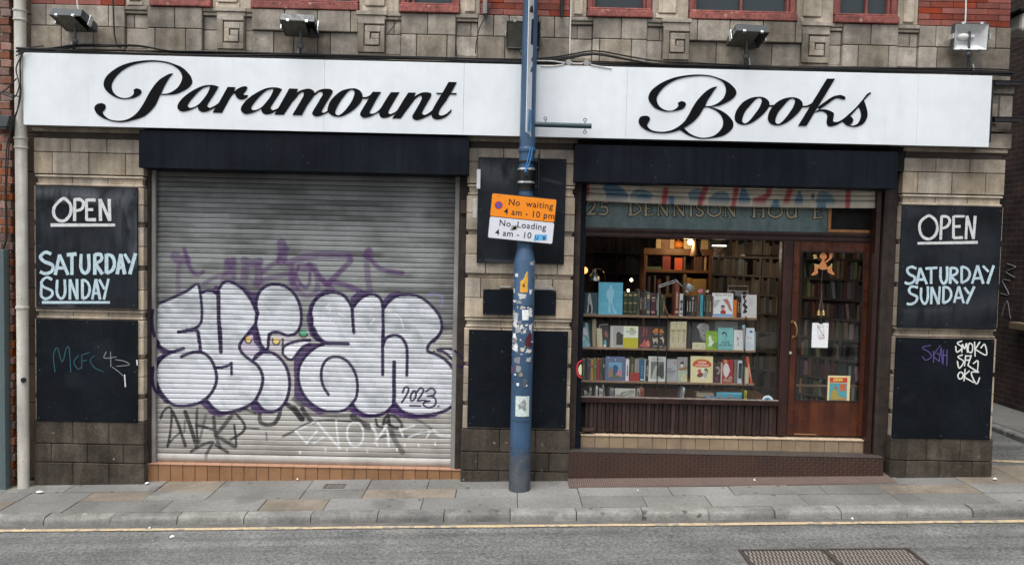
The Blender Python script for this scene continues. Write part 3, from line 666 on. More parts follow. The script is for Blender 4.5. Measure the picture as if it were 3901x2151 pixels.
# first floor windows: red sill, sash, pane and whatever hangs behind
roomup = MB(); roomup.box(-4.7, 4.9, 0.9, 0.95, 4.6, 6.85); roomup.build('upper_room_wall', MT['dark'], bld)
def upwin(u0, u1, inner, blind=None):
    a, b = xa(u0, 30), xa(u1, 30); zb = 4.775
    s = MB(); s.box(a, b, -0.045, 0.2, zb + 0.003, zb + 0.075); s.box(a + 0.01, b - 0.01, -0.025, 0.2, zb + 0.077, zb + 0.10)
    so_ = s.build('window', MT['redsill'], bld, bevel=0.008)
    fr = MB(); t = 0.055
    fr.box(a + 0.003, a + t, 0.02, 0.16, zb + 0.102, 6.75); fr.box(b - t, b - 0.003, 0.02, 0.16, zb + 0.102, 6.75)
    fr.box(a + t + 0.002, a + t + 0.03, 0.05, 0.14, zb + 0.102, 6.75); fr.box(b - t - 0.03, b - t - 0.002, 0.05, 0.14, zb + 0.102, 6.75)
    if inner: fr.box(a + (b - a) * inner - 0.012, a + (b - a) * inner + 0.012, 0.06, 0.1, zb + 0.102, 6.75)
    fr.build('frame', MT['sash'], so_, bevel=0.004)
    pn = MB(); pn.box(a + t, b - t, 0.105, 0.109, zb + 0.10, 6.75); pn.build('pane', MT['paneup'], so_)
    if blind:
        bl = MB(); bl.box(a + (b - a) * blind[0], a + (b - a) * blind[1], 0.2, 0.21, zb + 0.1, 6.7); bl.build('blind', M('cream_blind', blind[2], rough=0.9), so_)
upwin(575, 808, None, (0.05, 0.95, (0.1, 0.11, 0.12)))
upwin(960, 1367, 0.35, (0.03, 0.97, (0.13, 0.14, 0.15)))
upwin(1522, 1752, 0.22, (0.25, 0.93, (0.75, 0.66, 0.38)))
upwin(2237, 2485, None, (0.05, 0.95, (0.10, 0.125, 0.13)))
upwin(2625, 3035, 0.5, (0.02, 0.12, (0.4, 0.38, 0.33)))
upwin(3178, 3422, 0.55)
# head beam, cornice above the frame and roof so that light falls as on a real street front
hd = MB(); hd.box(-4.86, 5.12, -0.1, 0.5, 6.82, 7.3); hd.box(-4.9, 5.2, -0.25, 9, 7.31, 7.55)
hd.build('cornice', MT['stone'], bld)

# the shop room behind the right hand front
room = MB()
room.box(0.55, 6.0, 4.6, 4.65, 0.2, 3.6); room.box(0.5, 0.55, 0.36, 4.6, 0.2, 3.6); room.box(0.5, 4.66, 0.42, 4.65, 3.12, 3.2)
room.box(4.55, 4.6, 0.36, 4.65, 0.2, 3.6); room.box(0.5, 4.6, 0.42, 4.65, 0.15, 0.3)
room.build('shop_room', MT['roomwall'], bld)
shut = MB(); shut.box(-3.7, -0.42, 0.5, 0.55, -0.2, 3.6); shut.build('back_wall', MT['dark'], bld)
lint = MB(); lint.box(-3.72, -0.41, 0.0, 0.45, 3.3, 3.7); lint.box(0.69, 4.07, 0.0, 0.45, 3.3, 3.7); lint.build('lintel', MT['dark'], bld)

# ---- tiled upstand under the shutter
tl = MB(); cap = MB()
tx0, tx1 = X(556, 1806, 0.075), X(1768, 1806, 0.075)
ztop = Zf(1160, 1775, 0.075)
n = 26
for k in range(n):
    a = tx0 + (tx1 - tx0) * k / n; b = tx0 + (tx1 - tx0) * (k + 1) / n
    tl.box(a + 0.0025, b - 0.0025, 0.075, 0.3, gz(a) - 0.06, ztop - 0.014)
    cap.box(a + 0.001, b - 0.001, 0.067, 0.32, ztop - 0.012, ztop)
st = tl.build('tiled_step', MT['tile'], bld, bevel=0.004); cap.build('tile_lip', MT['tilecap'], st, bevel=0.003)
bk = MB(); bk.box(tx0, tx1, 0.083, 0.3, -0.3, ztop - 0.016); bk.build('tile_joint', MT['mortar'], st)

# ---- left brick building, its brick corner against the drainpipe
nb = thing('neighbouring_brick_building', (-5.6, 0, gz(-5.6)), 'old orange red brick building edge left of the white drainpipe', 'building')
mbk, cor = MB(), MB()
q5 = random.Random(9)
xr0 = X(50, 900, -0.05)
z = -0.3; r = 0
while z < 6.5:
    x = xr0 - (0.0 if r % 2 else 0.02)
    k = 0
    while x > -6.3:
        w = [0.225, 0.11][(r + k) % 2] if r % 4 else 0.215
        mbk.box(x - w + 0.006, x - 0.004, -0.05 + q5.uniform(-0.006, 0.004), 0.1, z + 0.006, z + 0.0745)
        x -= w; k += 1
    z += 0.0835; r += 1
w_ = mbk.build('wall', MT['oldbrick'], nb, bevel=0.005)
cor.box(-6.3, xr0 - 0.03, -0.04, 8, -0.4, 6.5); cor.build('mortar', MT['brickjoint'], w_)

# ---- building across the side street
sb = thing('side_street_building', (7.42, 8, 0.2), 'dark sooty brick building across the side street at right', 'building')
ws = MB(); ws.box(7.42, 12, -2.5, 40, -0.2, 9); ws.build('wall', MT['sidebrick'], sb)
lg = MB(); lg.box(7.26, 7.5, 2.2, 3.05, 1.42, 1.52); lg.build('ledge', M('worn_ledge', (0.2, 0.15, 0.09), rough=0.8), sb, bevel=0.01)
tg = MB()
for (yy, zz, pts) in ((3.25, 1.55, [(0, 0), (.1, .25), (.2, .02)]), (3.3, 1.9, [(0, .2), (.18, .2), (.02, 0), (.2, 0)]), (3.2, 2.15, [(.2, .2), (0, .15), (.2, .08), (0, 0)])):
    tg.tube([(7.417, yy + a, zz + b) for a, b in pts], 0.008, n=5)
tg.build('faded_tag', M('faded_white_tag', (0.22, 0.22, 0.22), rough=0.8, bump=0), sb)

# ---- terrace across the main street: seen only as the dark reflection in the shop glass
ob = thing('opposite_brick_building', (0, -17.5, gz(0) - 0.1), 'dark brick building across the street, mirrored in the glass', 'building')
ow = MB()
wx = [-12 + 3.0 * k for k in range(9)]
ow.box(-14, 14, -20, -17.5, -0.6, 6.2); ow.build('wall', MT['farbrick'], ob)
for i, x in enumerate(wx):
    for z in (1.0, 4.0):
        w2 = MB(); w2.box(x, x + 1.2, -17.56, -17.48, z, z + 1.5)
        f = w2.build('window', MT['hood'], ob)
pv = MB(); pv.box(-14, 14, -17.5, -10.2, -0.4, -0.02); pv.v = [(a, b, c + gz(a) - 0.06) for a, b, c in pv.v]
meta(pv.build('opposite_pavement', MT['slab']), kind='structure')
# ================================================================== the long white sign
SY = -0.17
sign = thing('shop_sign', (0, SY, 3.51), 'long white shop sign with two words of black script lettering', 'sign')
sg = MB()
sx0, sx1, sz0, sz1 = X(88, 338, SY), X(3774, 425, SY), Zf(1930, 518, SY), Zf(1930, 245, SY)
ej = [sx0] + [X(u, 400, SY) for u in (1235, 1766, 2387, 3497)] + [sx1]
for a, b in zip(ej[:-1], ej[1:]): sg.box(a + 0.0007, b - 0.0007, SY, SY + 0.022, sz0, sz1)
pn = sg.build('panel', MT['white'], sign, bevel=0.0015, seg=1)
bx = MB(); bx.box(sx0 + 0.14, sx1 - 0.03, SY + 0.023, -0.065, sz1 - 0.14, sz1 - 0.012); bx.box(sx0 + 0.14, sx1 - 0.02, SY + 0.023, -0.04, sz0 + 0.004, sz0 + 0.03)
for k in range(9): bx.box(sx0 + 0.15 + k * 1.135, sx0 + 0.19 + k * 1.135, SY + 0.023, -0.035, sz0 + 0.032, sz1 - 0.15)
bx.build('frame', M('sign_soffit', (0.30, 0.295, 0.28), rough=0.6, streak=0.2), sign)
LY = SY - 0.006
def letter(name, build):
    mb = MB(); build(mb); mb.build('letter', MT['black'], sign, smoothf=True, ang=35)
zP, zA, zMM, zT, zB, zK = zoom(340, 210, 5.26), zoom(660, 300, 6.133), zoom(1040, 300, 6.779), zoom(1340, 290, 6.133), zoom(2410, 270, 5.26), zoom(2780, 280, 4.6)
YO = [0]
def ly():
    YO[0] += 1
    return LY - 0.0004 * (YO[0] % 7)
D_ = 0.005
def bnd(mb, zm, L, R, closed=False): mb.band(L, R, zm, ly(), D_, closed)
def sh(pts, dx, dy): return [(a + dx, b + dy) for a, b in pts]
def polyl(mb, zm, pts, sm=True):
    y = ly(); q = smooth(pts, True, 5) if sm else pts
    mb.flat([P(*zm(*p), y) for p in q], D_)
LOOPL = [(945,665),(888,700),(895,760),(850,820),(760,858),(660,858),(560,820),(490,760),(455,690),(445,620),(465,540),(520,450),(600,360),(720,270),(880,195),(1080,148),(1300,130),(1500,150),(1660,200),(1790,290),(1850,390),(1860,470),(1830,560),(1770,650),(1680,720),(1580,765),(1440,782)]
LOOPR = [(945,665),(1020,690),(1045,750),(990,810),(880,860),(700,882),(560,858),(430,790),(340,710),(290,620),(295,520),(350,420),(460,320),(620,220),(830,150),(1060,112),(1300,104),(1530,130),(1700,180),(1860,250),(1990,370),(2050,470),(2055,560),(1990,650),(1860,730),(1700,785),(1430,800)]
def let_P(mb):
    bnd(mb, zP, LOOPL, LOOPR)
    bnd(mb, zP, [(1672,366),(1590,383),(1490,437),(1400,500),(1300,610),(1200,760),(1120,910),(1030,1060),(930,1180),(800,1270),(650,1313),(500,1310),(390,1280),(310,1220),(262,1150),(290,1110),(325,1050),(310,990),(250,962)],
        [(1674,370),(1600,455),(1545,550),(1490,650),(1440,765),(1410,815),(1340,970),(1270,1070),(1170,1170),(1040,1250),(720,1337),(520,1335),(370,1300),(240,1240),(150,1170),(105,1090),(110,1030),(160,980),(250,962)])
letter('P', let_P)
AO = [(1050,185),(960,155),(850,147),(700,165),(520,240),(340,350),(200,470),(120,580),(95,660),(120,720),(200,765),(300,755),(430,715),(560,650)]
AI = [(860,190),(855,180),(790,185),(700,215),(600,290),(500,390),(400,510),(340,600),(335,640),(360,670),(400,680),(450,672),(520,645),(600,590)]
ASL = [(860,175),(840,250),(780,370),(690,490),(580,620),(575,680),(600,740),(680,775),(780,765),(880,720),(985,672)]
ASR = [(1055,185),(1020,250),(940,380),(860,500),(790,620),(810,660),(850,680),(900,665),(960,635),(1030,590),(1060,560)]
def let_a(dx, dy):
    def f(mb):
        bnd(mb, zA, sh(AO, dx, dy), sh(AI, dx, dy)); bnd(mb, zA, sh(ASL, dx, dy), sh(ASR, dx, dy))
    return f
letter('a', let_a(0, 0))
def let_r(mb):
    mb.flat([P(*zA(*p), ly()) for p in []] or [P(*zA(*p), LY) for p in [(1270,192),(1450,200),(1415,300),(1400,350),(1330,440),(1270,550),(1135,797),(920,790),(1000,655),(1060,570)]], D_)
    polyl(mb, zA, [(1405,315),(1500,240),(1600,190),(1690,178),(1728,210),(1680,295),(1642,350),(1655,385),(1690,385),(1735,380),(1735,410),(1690,455),(1610,485),(1540,475),(1470,425),(1445,360),(1405,345)])
letter('r', let_r)
letter('a', let_a(1483, 56))
def let_m(mb):
    mb.flat([P(*zMM(*p), LY) for p in [(420,252),(640,262),(612,360),(640,440),(480,625),(370,790),(275,932),(35,925),(130,765)]], D_)
    bnd(mb, zMM, [(600,372),(700,310),(820,270),(940,260),(1030,300),(1080,370)], [(615,455),(700,372),(760,345),(800,370),(802,420),(780,470)])
    mb.flat([P(*zMM(*p), LY - 0.002) for p in [(800,350),(1040,300),(1085,400),(1000,520),(870,700),(740,942),(500,936),(700,600),(785,450)]], D_)
    bnd(mb, zMM, [(1065,385),(1160,310),(1280,268),(1400,262),(1490,275),(1540,330)], [(1080,430),(1170,350),(1240,338),(1285,370),(1275,430),(1200,550)])
    bnd(mb, zMM, [(1285,340),(1270,440),(1150,640),(1020,860),(1020,920),(1080,965),(1180,965),(1280,930),(1430,865)], [(1490,272),(1538,340),(1420,550),(1270,800),(1262,860),(1300,882),(1340,870),(1380,845),(1420,818)])
letter('m', let_m)
def let_o1(mb):
    bnd(mb, zMM, [(2030,250),(2180,270),(2280,350),(2312,460),(2280,580),(2170,720),(2040,830),(1850,940),(1680,982),(1520,945),(1420,850),(1415,740),(1480,580),(1620,420),(1800,300)],
        [(2020,285),(2080,300),(2105,360),(2080,470),(2020,600),(1930,730),(1850,830),(1760,910),(1680,945),(1610,900),(1615,820),(1680,680),(1760,550),(1860,420),(1950,320)], True)
    bnd(mb, zT, [(240,490),(330,488),(420,450),(490,370)], [(240,525),(330,528),(395,515),(450,450)])
letter('o', let_o1)
def let_u(mb):
    bnd(mb, zT, [(495,368),(400,520),(290,700),(200,860),(205,920),(260,965),(340,968),(440,940),(540,890),(650,840)], [(682,372),(600,500),(500,680),(420,830),(425,870),(460,880),(520,870),(580,840),(640,790),(700,720)])
    bnd(mb, zT, [(915,378),(830,500),(720,680),(650,800),(640,870),(670,950),(740,980),(830,965),(920,930),(995,895)], [(1115,378),(1040,500),(940,670),(860,820),(860,870),(900,888),(950,870),(1010,840),(1080,780),(1120,720)])
letter('u', let_u)
def let_n(mb):
    mb.flat([P(*zT(*p), LY) for p in [(1320,385),(1495,388),(1455,490),(1480,535),(1400,640),(1140,990),(945,988),(1000,910),(1080,770),(1200,570)]], D_)
    bnd(mb, zT, [(1440,500),(1540,430),(1650,385),(1770,380),(1850,405),(1862,450)], [(1460,555),(1560,475),(1610,460),(1640,485),(1630,540),(1590,620)])
    bnd(mb, zT, [(1640,465),(1620,570),(1520,750),(1420,920),(1425,980),(1490,1025),(1570,1020),(1680,980),(1790,930),(1870,890)], [(1820,392),(1860,450),(1760,630),(1650,830),(1650,880),(1690,905),(1740,895),(1800,860),(1870,805),(1900,770)])
letter('n', let_n)
def let_t(mb):
    bnd(mb, zT, [(2262,138),(2130,370),(2000,580),(1890,780),(1865,890),(1880,960),(1950,1005),(2060,1005),(2180,960),(2280,880),(2330,820)], [(2455,143),(2330,370),(2200,580),(2070,760),(2030,860),(2030,890),(2060,915),(2120,918),(2190,890),(2260,840),(2330,770)])
    polyl(mb, zT, [(1975,390),(2455,400),(2440,432),(1980,418)], False)
letter('t', let_t)
def let_B(mb):
    bnd(mb, zB, [(980,605),(912,640),(918,700),(870,755),(790,795),(690,795),(600,760),(530,700),(490,620),(483,560),(500,500),(550,420),(640,320),(760,235),(900,170),(1080,125),(1320,100),(1520,108),(1680,150),(1800,215),(1860,310),(1872,400),(1850,490),(1800,570),(1700,650),(1580,700),(1440,715)],
        [(980,605),(1050,630),(1068,680),(1020,750),(900,795),(720,818),(590,800),(460,745),(370,660),(320,570),(325,490),(380,390),(500,290),(660,200),(860,130),(1080,90),(1320,74),(1530,90),(1700,135),(1880,210),(2000,300),(2075,400),(2070,480),(1990,570),(1850,650),(1700,705),(1445,730)])
    bnd(mb, zB, [(1697,313),(1600,335),(1500,390),(1400,475),(1290,600),(1200,740),(1120,890),(1040,1010),(940,1100),(800,1180),(650,1217),(500,1215),(390,1190),(320,1140),(293,1085),(325,1020),(350,960),(320,915),(265,900)],
        [(1699,316),(1640,385),(1570,490),(1500,600),(1450,715),(1400,790),(1330,900),(1230,1010),(1120,1090),(960,1180),(720,1243),(500,1243),(350,1215),(220,1150),(140,1070),(122,1000),(150,930),(210,905),(265,900)])
    bnd(mb, zB, [(1450,718),(1560,745),(1680,805),(1770,890),(1810,980),(1815,1060),(1790,1140),(1710,1240),(1600,1310),(1440,1340),(1290,1320),(1150,1255),(1030,1150)],
        [(1470,705),(1600,735),(1760,790),(1900,880),(1990,980),(2020,1060),(2000,1150),(1900,1250),(1750,1320),(1420,1362),(1230,1330),(1080,1270),(940,1180)])
letter('B', let_B)
OO = [(510,408),(610,425),(680,480),(698,550),(660,630),(570,730),(460,820),(350,880),(240,900),(140,870),(90,800),(100,700),(150,600),(240,500),(370,430)]
OI = [(530,430),(562,455),(560,500),(520,600),(450,700),(380,790),(320,850),(265,875),(225,850),(220,800),(250,710),(290,640),(360,560),(430,480),(480,440)]
def let_oo(dx, dy, cl, cr):
    def f(mb):
        bnd(mb, zK, sh(OO, dx, dy), sh(OI, dx, dy), True); bnd(mb, zK, cl, cr)
    return f
letter('o', let_oo(0, 0, [(690,553),(780,550),(840,515)], [(690,580),(765,578),(810,560)]))
letter('o', let_oo(582, 10, [(1275,568),(1360,560),(1450,515)], [(1275,590),(1380,585),(1430,560)]))
def let_k(mb):
    polyl(mb, zK, [(1705,92),(1845,92),(1345,918),(1200,918)], False)
    bnd(mb, zK, [(1545,590),(1680,490),(1800,410),(1900,382),(1960,380),(2020,410),(2032,440)], [(1570,630),(1700,545),(1830,450),(1900,432),(1950,445),(1985,455),(2025,450)])
    bnd(mb, zK, [(1560,632),(1680,632),(1770,660),(1825,700),(1820,770),(1812,830),(1840,850),(1900,845),(1970,810),(2060,740)], [(1480,690),(1600,662),(1680,690),(1712,740),(1705,800),(1700,870),(1730,920),(1800,925),(1900,890),(2000,830)])
letter('k', let_k)
def let_s(mb):
    bnd(mb, zK, [(1985,830),(2060,740),(2200,610),(2330,460),(2400,370),(2450,335),(2478,338)], [(2000,850),(2110,750),(2220,630),(2350,480),(2420,400),(2470,355),(2480,345)])
    bnd(mb, zK, [(2345,455),(2385,560),(2415,680),(2405,780),(2340,880),(2230,930),(2130,930),(2040,900),(1985,850)], [(2210,615),(2265,600),(2300,700),(2295,780),(2250,870),(2180,910),(2110,905),(2040,850),(1990,830)])
    polyl(mb, zK, [(2060,750),(2115,752),(2155,785),(2165,830),(2130,885),(2070,895),(2010,870),(1990,835)])
letter('s', let_s)

# ================================================================== roller shutters
def vnoise(x, y, seed, oct_=4):
    r = np.random.RandomState(seed); out = np.zeros_like(x); amp = 1.0; tot = 0
    for o in range(oct_):
        g = r.rand(64, 64); xi, yi = np.floor(x).astype(int), np.floor(y).astype(int); fx, fy = x - xi, y - yi
        fx = fx * fx * (3 - 2 * fx); fy = fy * fy * (3 - 2 * fy)
        a = g[yi % 64, xi % 64]; b = g[yi % 64, (xi + 1) % 64]; c = g[(yi + 1) % 64, xi % 64]; d = g[(yi + 1) % 64, (xi + 1) % 64]
        out += amp * ((a * (1 - fx) + b * fx) * (1 - fy) + (c * (1 - fx) + d * fx) * fy); tot += amp
        amp *= 0.5; x = x * 2.03 + 5.1; y = y * 2.03 + 3.7
    return out / tot
class Paint:
    """spray paint and dirt laid on a surface, kept as a colour per vertex"""
    def __init__(self, V):
        self.V = V; self.u, self.v = project(V); self.c = np.zeros((len(V), 3))
        self.n = vnoise(V[:, 0] * 14, V[:, 2] * 14, 21, 3)
    def lay(self, idx, a, col): self.c[idx] = self.c[idx] * (1 - a[:, None]) + np.array(col) * a[:, None]
    def stroke(self, zm, pts, w, col, alpha=1.0, soft=None, sm=6, closed=False, ragged=0.0):
        s = zm(1, 0)[0] - zm(0, 0)[0]
        q = [np.array(zm(*p)) for p in (smooth(pts, closed, sm) if len(pts) > 2 else pts)]
        w = w * s; soft = (0.9 if soft is None else soft * s)
        lo = np.min(q, 0) - w - soft; hi = np.max(q, 0) + w + soft
        idx = np.where((self.u > lo[0]) & (self.u < hi[0]) & (self.v > lo[1]) & (self.v < hi[1]))[0]
        if not len(idx): return
        p = np.stack([self.u[idx], self.v[idx]], 1); d = np.full(len(idx), 1e9)
        for a, b in zip(q[:-1], q[1:]):
            ab = b - a; t = np.clip(((p - a) @ ab) / (ab @ ab + 1e-9), 0, 1)
            d = np.minimum(d, np.hypot(*(p - a - t[:, None] * ab).T))
        al = np.clip((w / 2 + soft - d) / (2 * soft), 0, 1) * alpha
        if ragged: al = al * np.clip(1 - ragged + 2 * ragged * (self.n[idx] - 0.25) * 2, 0, 1)
        self.lay(idx, al, col)
    def fill(self, zm, pts, col, alpha=1.0, sm=4, tex=None):
        q = np.array([zm(*p) for p in (smooth(pts, True, sm) if sm else pts)])
        lo, hi = q.min(0), q.max(0)
        idx = np.where((self.u > lo[0]) & (self.u < hi[0]) & (self.v > lo[1]) & (self.v < hi[1]))[0]
        px, py = self.u[idx], self.v[idx]; ins = np.zeros(len(idx), bool)
        for (x0, y0), (x1, y1) in zip(q, np.roll(q, -1, 0)):
            if y0 == y1: continue
            ins ^= ((y0 > py) != (y1 > py)) & (px < (x1 - x0) * (py - y0) / (y1 - y0) + x0)
        idx = idx[ins]
        if not len(idx): return
        if tex is not None: self.c[idx] = self.c[idx] * (1 - alpha) + tex(idx) * alpha
        else: self.lay(idx, np.full(len(idx), alpha), col)
def slat_grid(x0, x1, z0, z1, pitch, y, dx, sag=None, lip=0.10):
    prof = [(0.0, 0.012), (0.045, 0.012), (0.05, 0.0), (0.22, -0.0012), (0.45, -0.002), (0.62, -0.002), (0.8, -0.0012), (0.965, 0.0002), (0.97, 0.012)]
    n = int(round((z1 - z0 - lip) / pitch)); pitch = (z1 - z0 - lip) / n
    zs, ys = [z0, z0 + 0.002, z0 + lip - 0.004, z0 + lip - 0.002], [y + 0.02, y - 0.006, y - 0.006, y + 0.02]
    for k in range(n):
        for t, d in prof: zs.append(z0 + lip + (k + t) * pitch); ys.append(y + d)
    zs.append(z1); ys.append(y + 0.02)
    xs = np.linspace(x0, x1, max(2, int((x1 - x0) / dx)))
    zs, ys = np.array(zs), np.array(ys); nx, nz = len(xs), len(zs)
    V = np.zeros((nz, nx, 3)); V[:, :, 0] = xs[None]; V[:, :, 1] = ys[:, None]; V[:, :, 2] = zs[:, None]
    k = np.clip(np.floor((zs - z0 - lip) / pitch), -1, 1000)
    kk = np.repeat(k[:, None], nx, 1)
    if sag: V[:, :, 2] += sag(xs)[None]
    i = np.arange(nz - 1)[:, None] * nx + np.arange(nx - 1)[None]
    Fq = np.stack([i, i + 1, i + nx + 1, i + nx], -1).reshape(-1, 4)
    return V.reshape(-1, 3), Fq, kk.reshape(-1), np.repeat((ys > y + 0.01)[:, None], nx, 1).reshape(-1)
def grid_object(name, V, Fq, col, mat, parent):
    me = bpy.data.meshes.new(name); b = np.array(BASE[parent.name])
    me.vertices.add(len(V)); me.vertices.foreach_set('co', (V - b).astype(np.float32).ravel())
    me.loops.add(len(Fq) * 4); me.loops.foreach_set('vertex_index', Fq.astype(np.int32).ravel())
    me.polygons.add(len(Fq)); me.polygons.foreach_set('loop_start', np.arange(0, len(Fq) * 4, 4, dtype=np.int32))
    me.update(calc_edges=True); me.validate()
    at = me.color_attributes.new('paint', 'FLOAT_COLOR', 'POINT')
    at.data.foreach_set('color', np.concatenate([np.clip(col, 0.002, 1), np.ones((len(col), 1))], 1).astype(np.float32).ravel())
    me.materials.append(mat)
    o = bpy.data.objects.new(name, me); COL.objects.link(o); o.parent = parent
    return o

SHY = 0.15
ax0, ax1 = X(591, 1300, SHY), X(1734, 1300, SHY)
az0, az1 = Zf(1160, 1770, SHY), 3.30
rs = thing('roller_shutter', ((ax0 + ax1) / 2, SHY, az0), 'closed grey roller shutter covered in silver and purple graffiti', 'shutter')
V, Fq, kk, joint = slat_grid(ax0, ax1, az0, az1, 0.0525, SHY, 0.0068)
pt = Paint(V)
n1 = vnoise(V[:, 0] * 2.2, V[:, 2] * 2.2, 3); n2 = vnoise(V[:, 0] * 1.3, kk * 7.3, 5); n3 = vnoise(V[:, 0] * 9, V[:, 2] * 9, 8)
n4 = vnoise(V[:, 0] * 26, V[:, 2] * 3, 15)
grey = np.array((0.275, 0.287, 0.283)); dirty = np.array((0.098, 0.10, 0.098)); crm = np.array((0.45, 0.435, 0.405)); cdirt = np.array((0.27, 0.26, 0.24))
t = np.clip(0.34 + 2.4 * (n2 - 0.5) + 1.5 * (n1 - 0.5) + 0.5 * (n3 - 0.5), 0, 1)
up_ = grey * (1 - t[:, None]) + dirty * t[:, None]
# a paler worn middle on the upper slats, grime with painted-in shade below the hood, darker towards both guides
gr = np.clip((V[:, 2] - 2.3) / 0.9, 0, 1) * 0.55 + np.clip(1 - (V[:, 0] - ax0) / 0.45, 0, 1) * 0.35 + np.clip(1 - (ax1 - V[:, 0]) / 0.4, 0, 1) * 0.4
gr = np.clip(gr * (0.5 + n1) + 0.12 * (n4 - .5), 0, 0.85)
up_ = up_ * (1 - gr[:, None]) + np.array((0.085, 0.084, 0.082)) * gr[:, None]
t2 = np.clip(0.3 + 2.2 * (n2 - 0.5) + 1.4 * (n1 - 0.5) + 0.8 * (n3 - 0.5), 0, 1)
lo_ = crm * (1 - t2[:, None]) + cdirt * t2[:, None]
edge = np.clip((pt.v - 1255 - 6 * (n3 - 0.5)) / 5, 0, 1)
pt.c = up_ * (1 - edge[:, None]) + lo_ * edge[:, None]
GA, GB, GC, GD = zoom(560, 900, 3.55), zoom(560, 1250, 2.679), zoom(1120, 900, 3.55), zoom(1120, 1250, 2.679)
TAG = (0.085, 0.032, 0.125)
for zm, pts, w, a in ((GA, [(505,170),(540,290),(580,420),(640,500),(700,515),(760,480)], 46, .6), (GA, [(380,270),(430,310),(530,320)], 110, .45), (GA, [(440,380),(420,560),(425,780)], 58, .35),
        (GA, [(770,645),(880,570),(1000,525),(1090,500)], 50, .42), (GA, [(1090,340),(1130,380),(1170,330)], 80, .5), (GA, [(1130,380),(1120,520),(1080,610)], 150, .35), (GA, [(1130,450),(1220,640)], 60, .3),
        (GA, [(1320,330),(1420,370),(1520,340)], 90, .55), (GA, [(1330,420),(1320,560),(1300,660)], 90, .45), (GA, [(1500,400),(1510,560),(1490,650)], 90, .5), (GA, [(1560,480),(1700,380),(1800,320)], 55, .5),
        (GA, [(1820,100),(1840,220),(1810,330)], 110, .55), (GA, [(1880,340),(1960,430),(1980,620)], 70, .55), (GA, [(1560,590),(1750,540),(1950,500)], 55, .45), (GA, [(1950,500),(1960,600),(2000,700)], 80, .45), (GA, [(1790,250),(1900,170)], 60, .4),
        (GC, [(0,330),(200,270),(480,250),(740,262)], 85, .48), (GC, [(740,262),(765,330),(650,450),(520,580),(470,630)], 60, .6), (GC, [(60,400),(30,520),(80,630),(150,690),(205,640),(215,490)], 38, .65), (GC, [(210,380),(330,520),(430,640),(530,620),(700,660),(900,740)], 60, .6),
        (GC, [(110,420),(250,420)], 110, .5), (GC, [(960,240),(1060,330),(1140,420),(1280,470),(1460,495)], 55, .62), (GC, [(1010,200),(1000,270)], 90, .55), (GC, [(985,380),(1000,560),(1030,740)], 70, .42), (GC, [(300,460),(320,640),(290,760),(180,800),(80,760),(50,680)], 60, .45),
        (GC, [(400,600),(540,740)], 60, .5)):
    pt.stroke(zm, pts, w * 1.2, TAG, min(.9, a * 1.35), soft=12, ragged=0.22)
pt.stroke(GC, [(1800,800),(1880,770),(1970,790),(2010,860),(1990,960)], 30, (0.22, 0.24, 0.46), .5, soft=8)
pt.stroke(zoom(0, 640, 1.972), [(1548,350),(1712,350),(1712,378),(1548,378),(1548,350)], 4, (0.42, 0.42, 0.42), .7, sm=1)
BLK = (0.022, 0.022, 0.026)
for zm, pts, w, a in ((GB, [(140,915),(165,850),(215,805),(245,820),(252,900),(235,1080),(208,1205)], 24, .85), (GB, [(262,850),(320,980),(392,1198)], 30, .9), (GB, [(215,1190),(270,1120),(335,1065)], 18, .7),
        (GB, [(390,850),(440,990),(510,1215)], 38, .85), (GB, [(380,1060),(388,940)], 20, .5), (GB, [(512,815),(505,1000),(520,1170)], 24, .75), (GB, [(600,890),(560,1050),(530,1170)], 26, .5), (GB, [(505,985),(600,1010),(700,1040)], 28, .85),
        (GB, [(680,905),(700,1080),(745,1215)], 34, .7), (GB, [(870,880),(770,1010),(700,1085)], 38, .7), (GB, [(705,1095),(800,1150),(895,1205)], 36, .7), (GB, [(890,985),(905,1100),(912,1200)], 22, .85), (GB, [(905,870),(970,940),(1000,1010),(960,1070),(850,1135)], 26, .85),
        (GB, [(450,1255),(560,1190),(670,1160),(640,1220),(600,1290)], 28, .7), (GB, [(700,1190),(760,1225),(825,1262)], 28, .7), (GB, [(1150,870),(1155,950),(1220,985),(1300,965),(1345,900),(1360,840)], 38, .8), (GB, [(940,845),(1010,830),(1110,868)], 24, .75),
        (GB, [(1430,775),(1510,840),(1585,920)], 46, .9), (GB, [(1390,1100),(1520,1035),(1655,960)], 24, .6), (GB, [(990,1010),(1140,1022)], 14, .7), (GB, [(1215,1060),(1225,1140)], 16, .6),
        (GD, [(0,820),(40,870),(80,920)], 60, .9), (GD, [(85,820),(130,890),(190,955)], 44, .9), (GD, [(0,1045),(100,990),(210,950),(350,935),(590,950)], 16, .8), (GD, [(835,925),(850,990),(900,1010)], 24, .85), (GD, [(910,975),(940,900),(1020,890),(1090,960),(1100,1000),(1040,1015),(930,955)], 28, .9),
        (GD, [(600,900),(680,960),(760,1000)], 60, .7), (GD, [(960,960),(1030,1140),(1110,1265)], 48, .5), (GD, [(880,1110),(1000,1085),(1200,1100),(1350,1050)], 26, .55), (GD, [(150,870),(400,890),(600,880)], 36, .5), (GD, [(0,720),(90,790)], 40, .6), (GD, [(960, 880), (975, 980)], 30, .8), (GD, [(1080,900),(1250,930),(1400,1020)], 24, .4)):
    pt.stroke(zm, pts, w * 1.1, BLK, min(.95, a * 1.25), soft=3, ragged=0.15)
WH = (0.74, 0.77, 0.78)
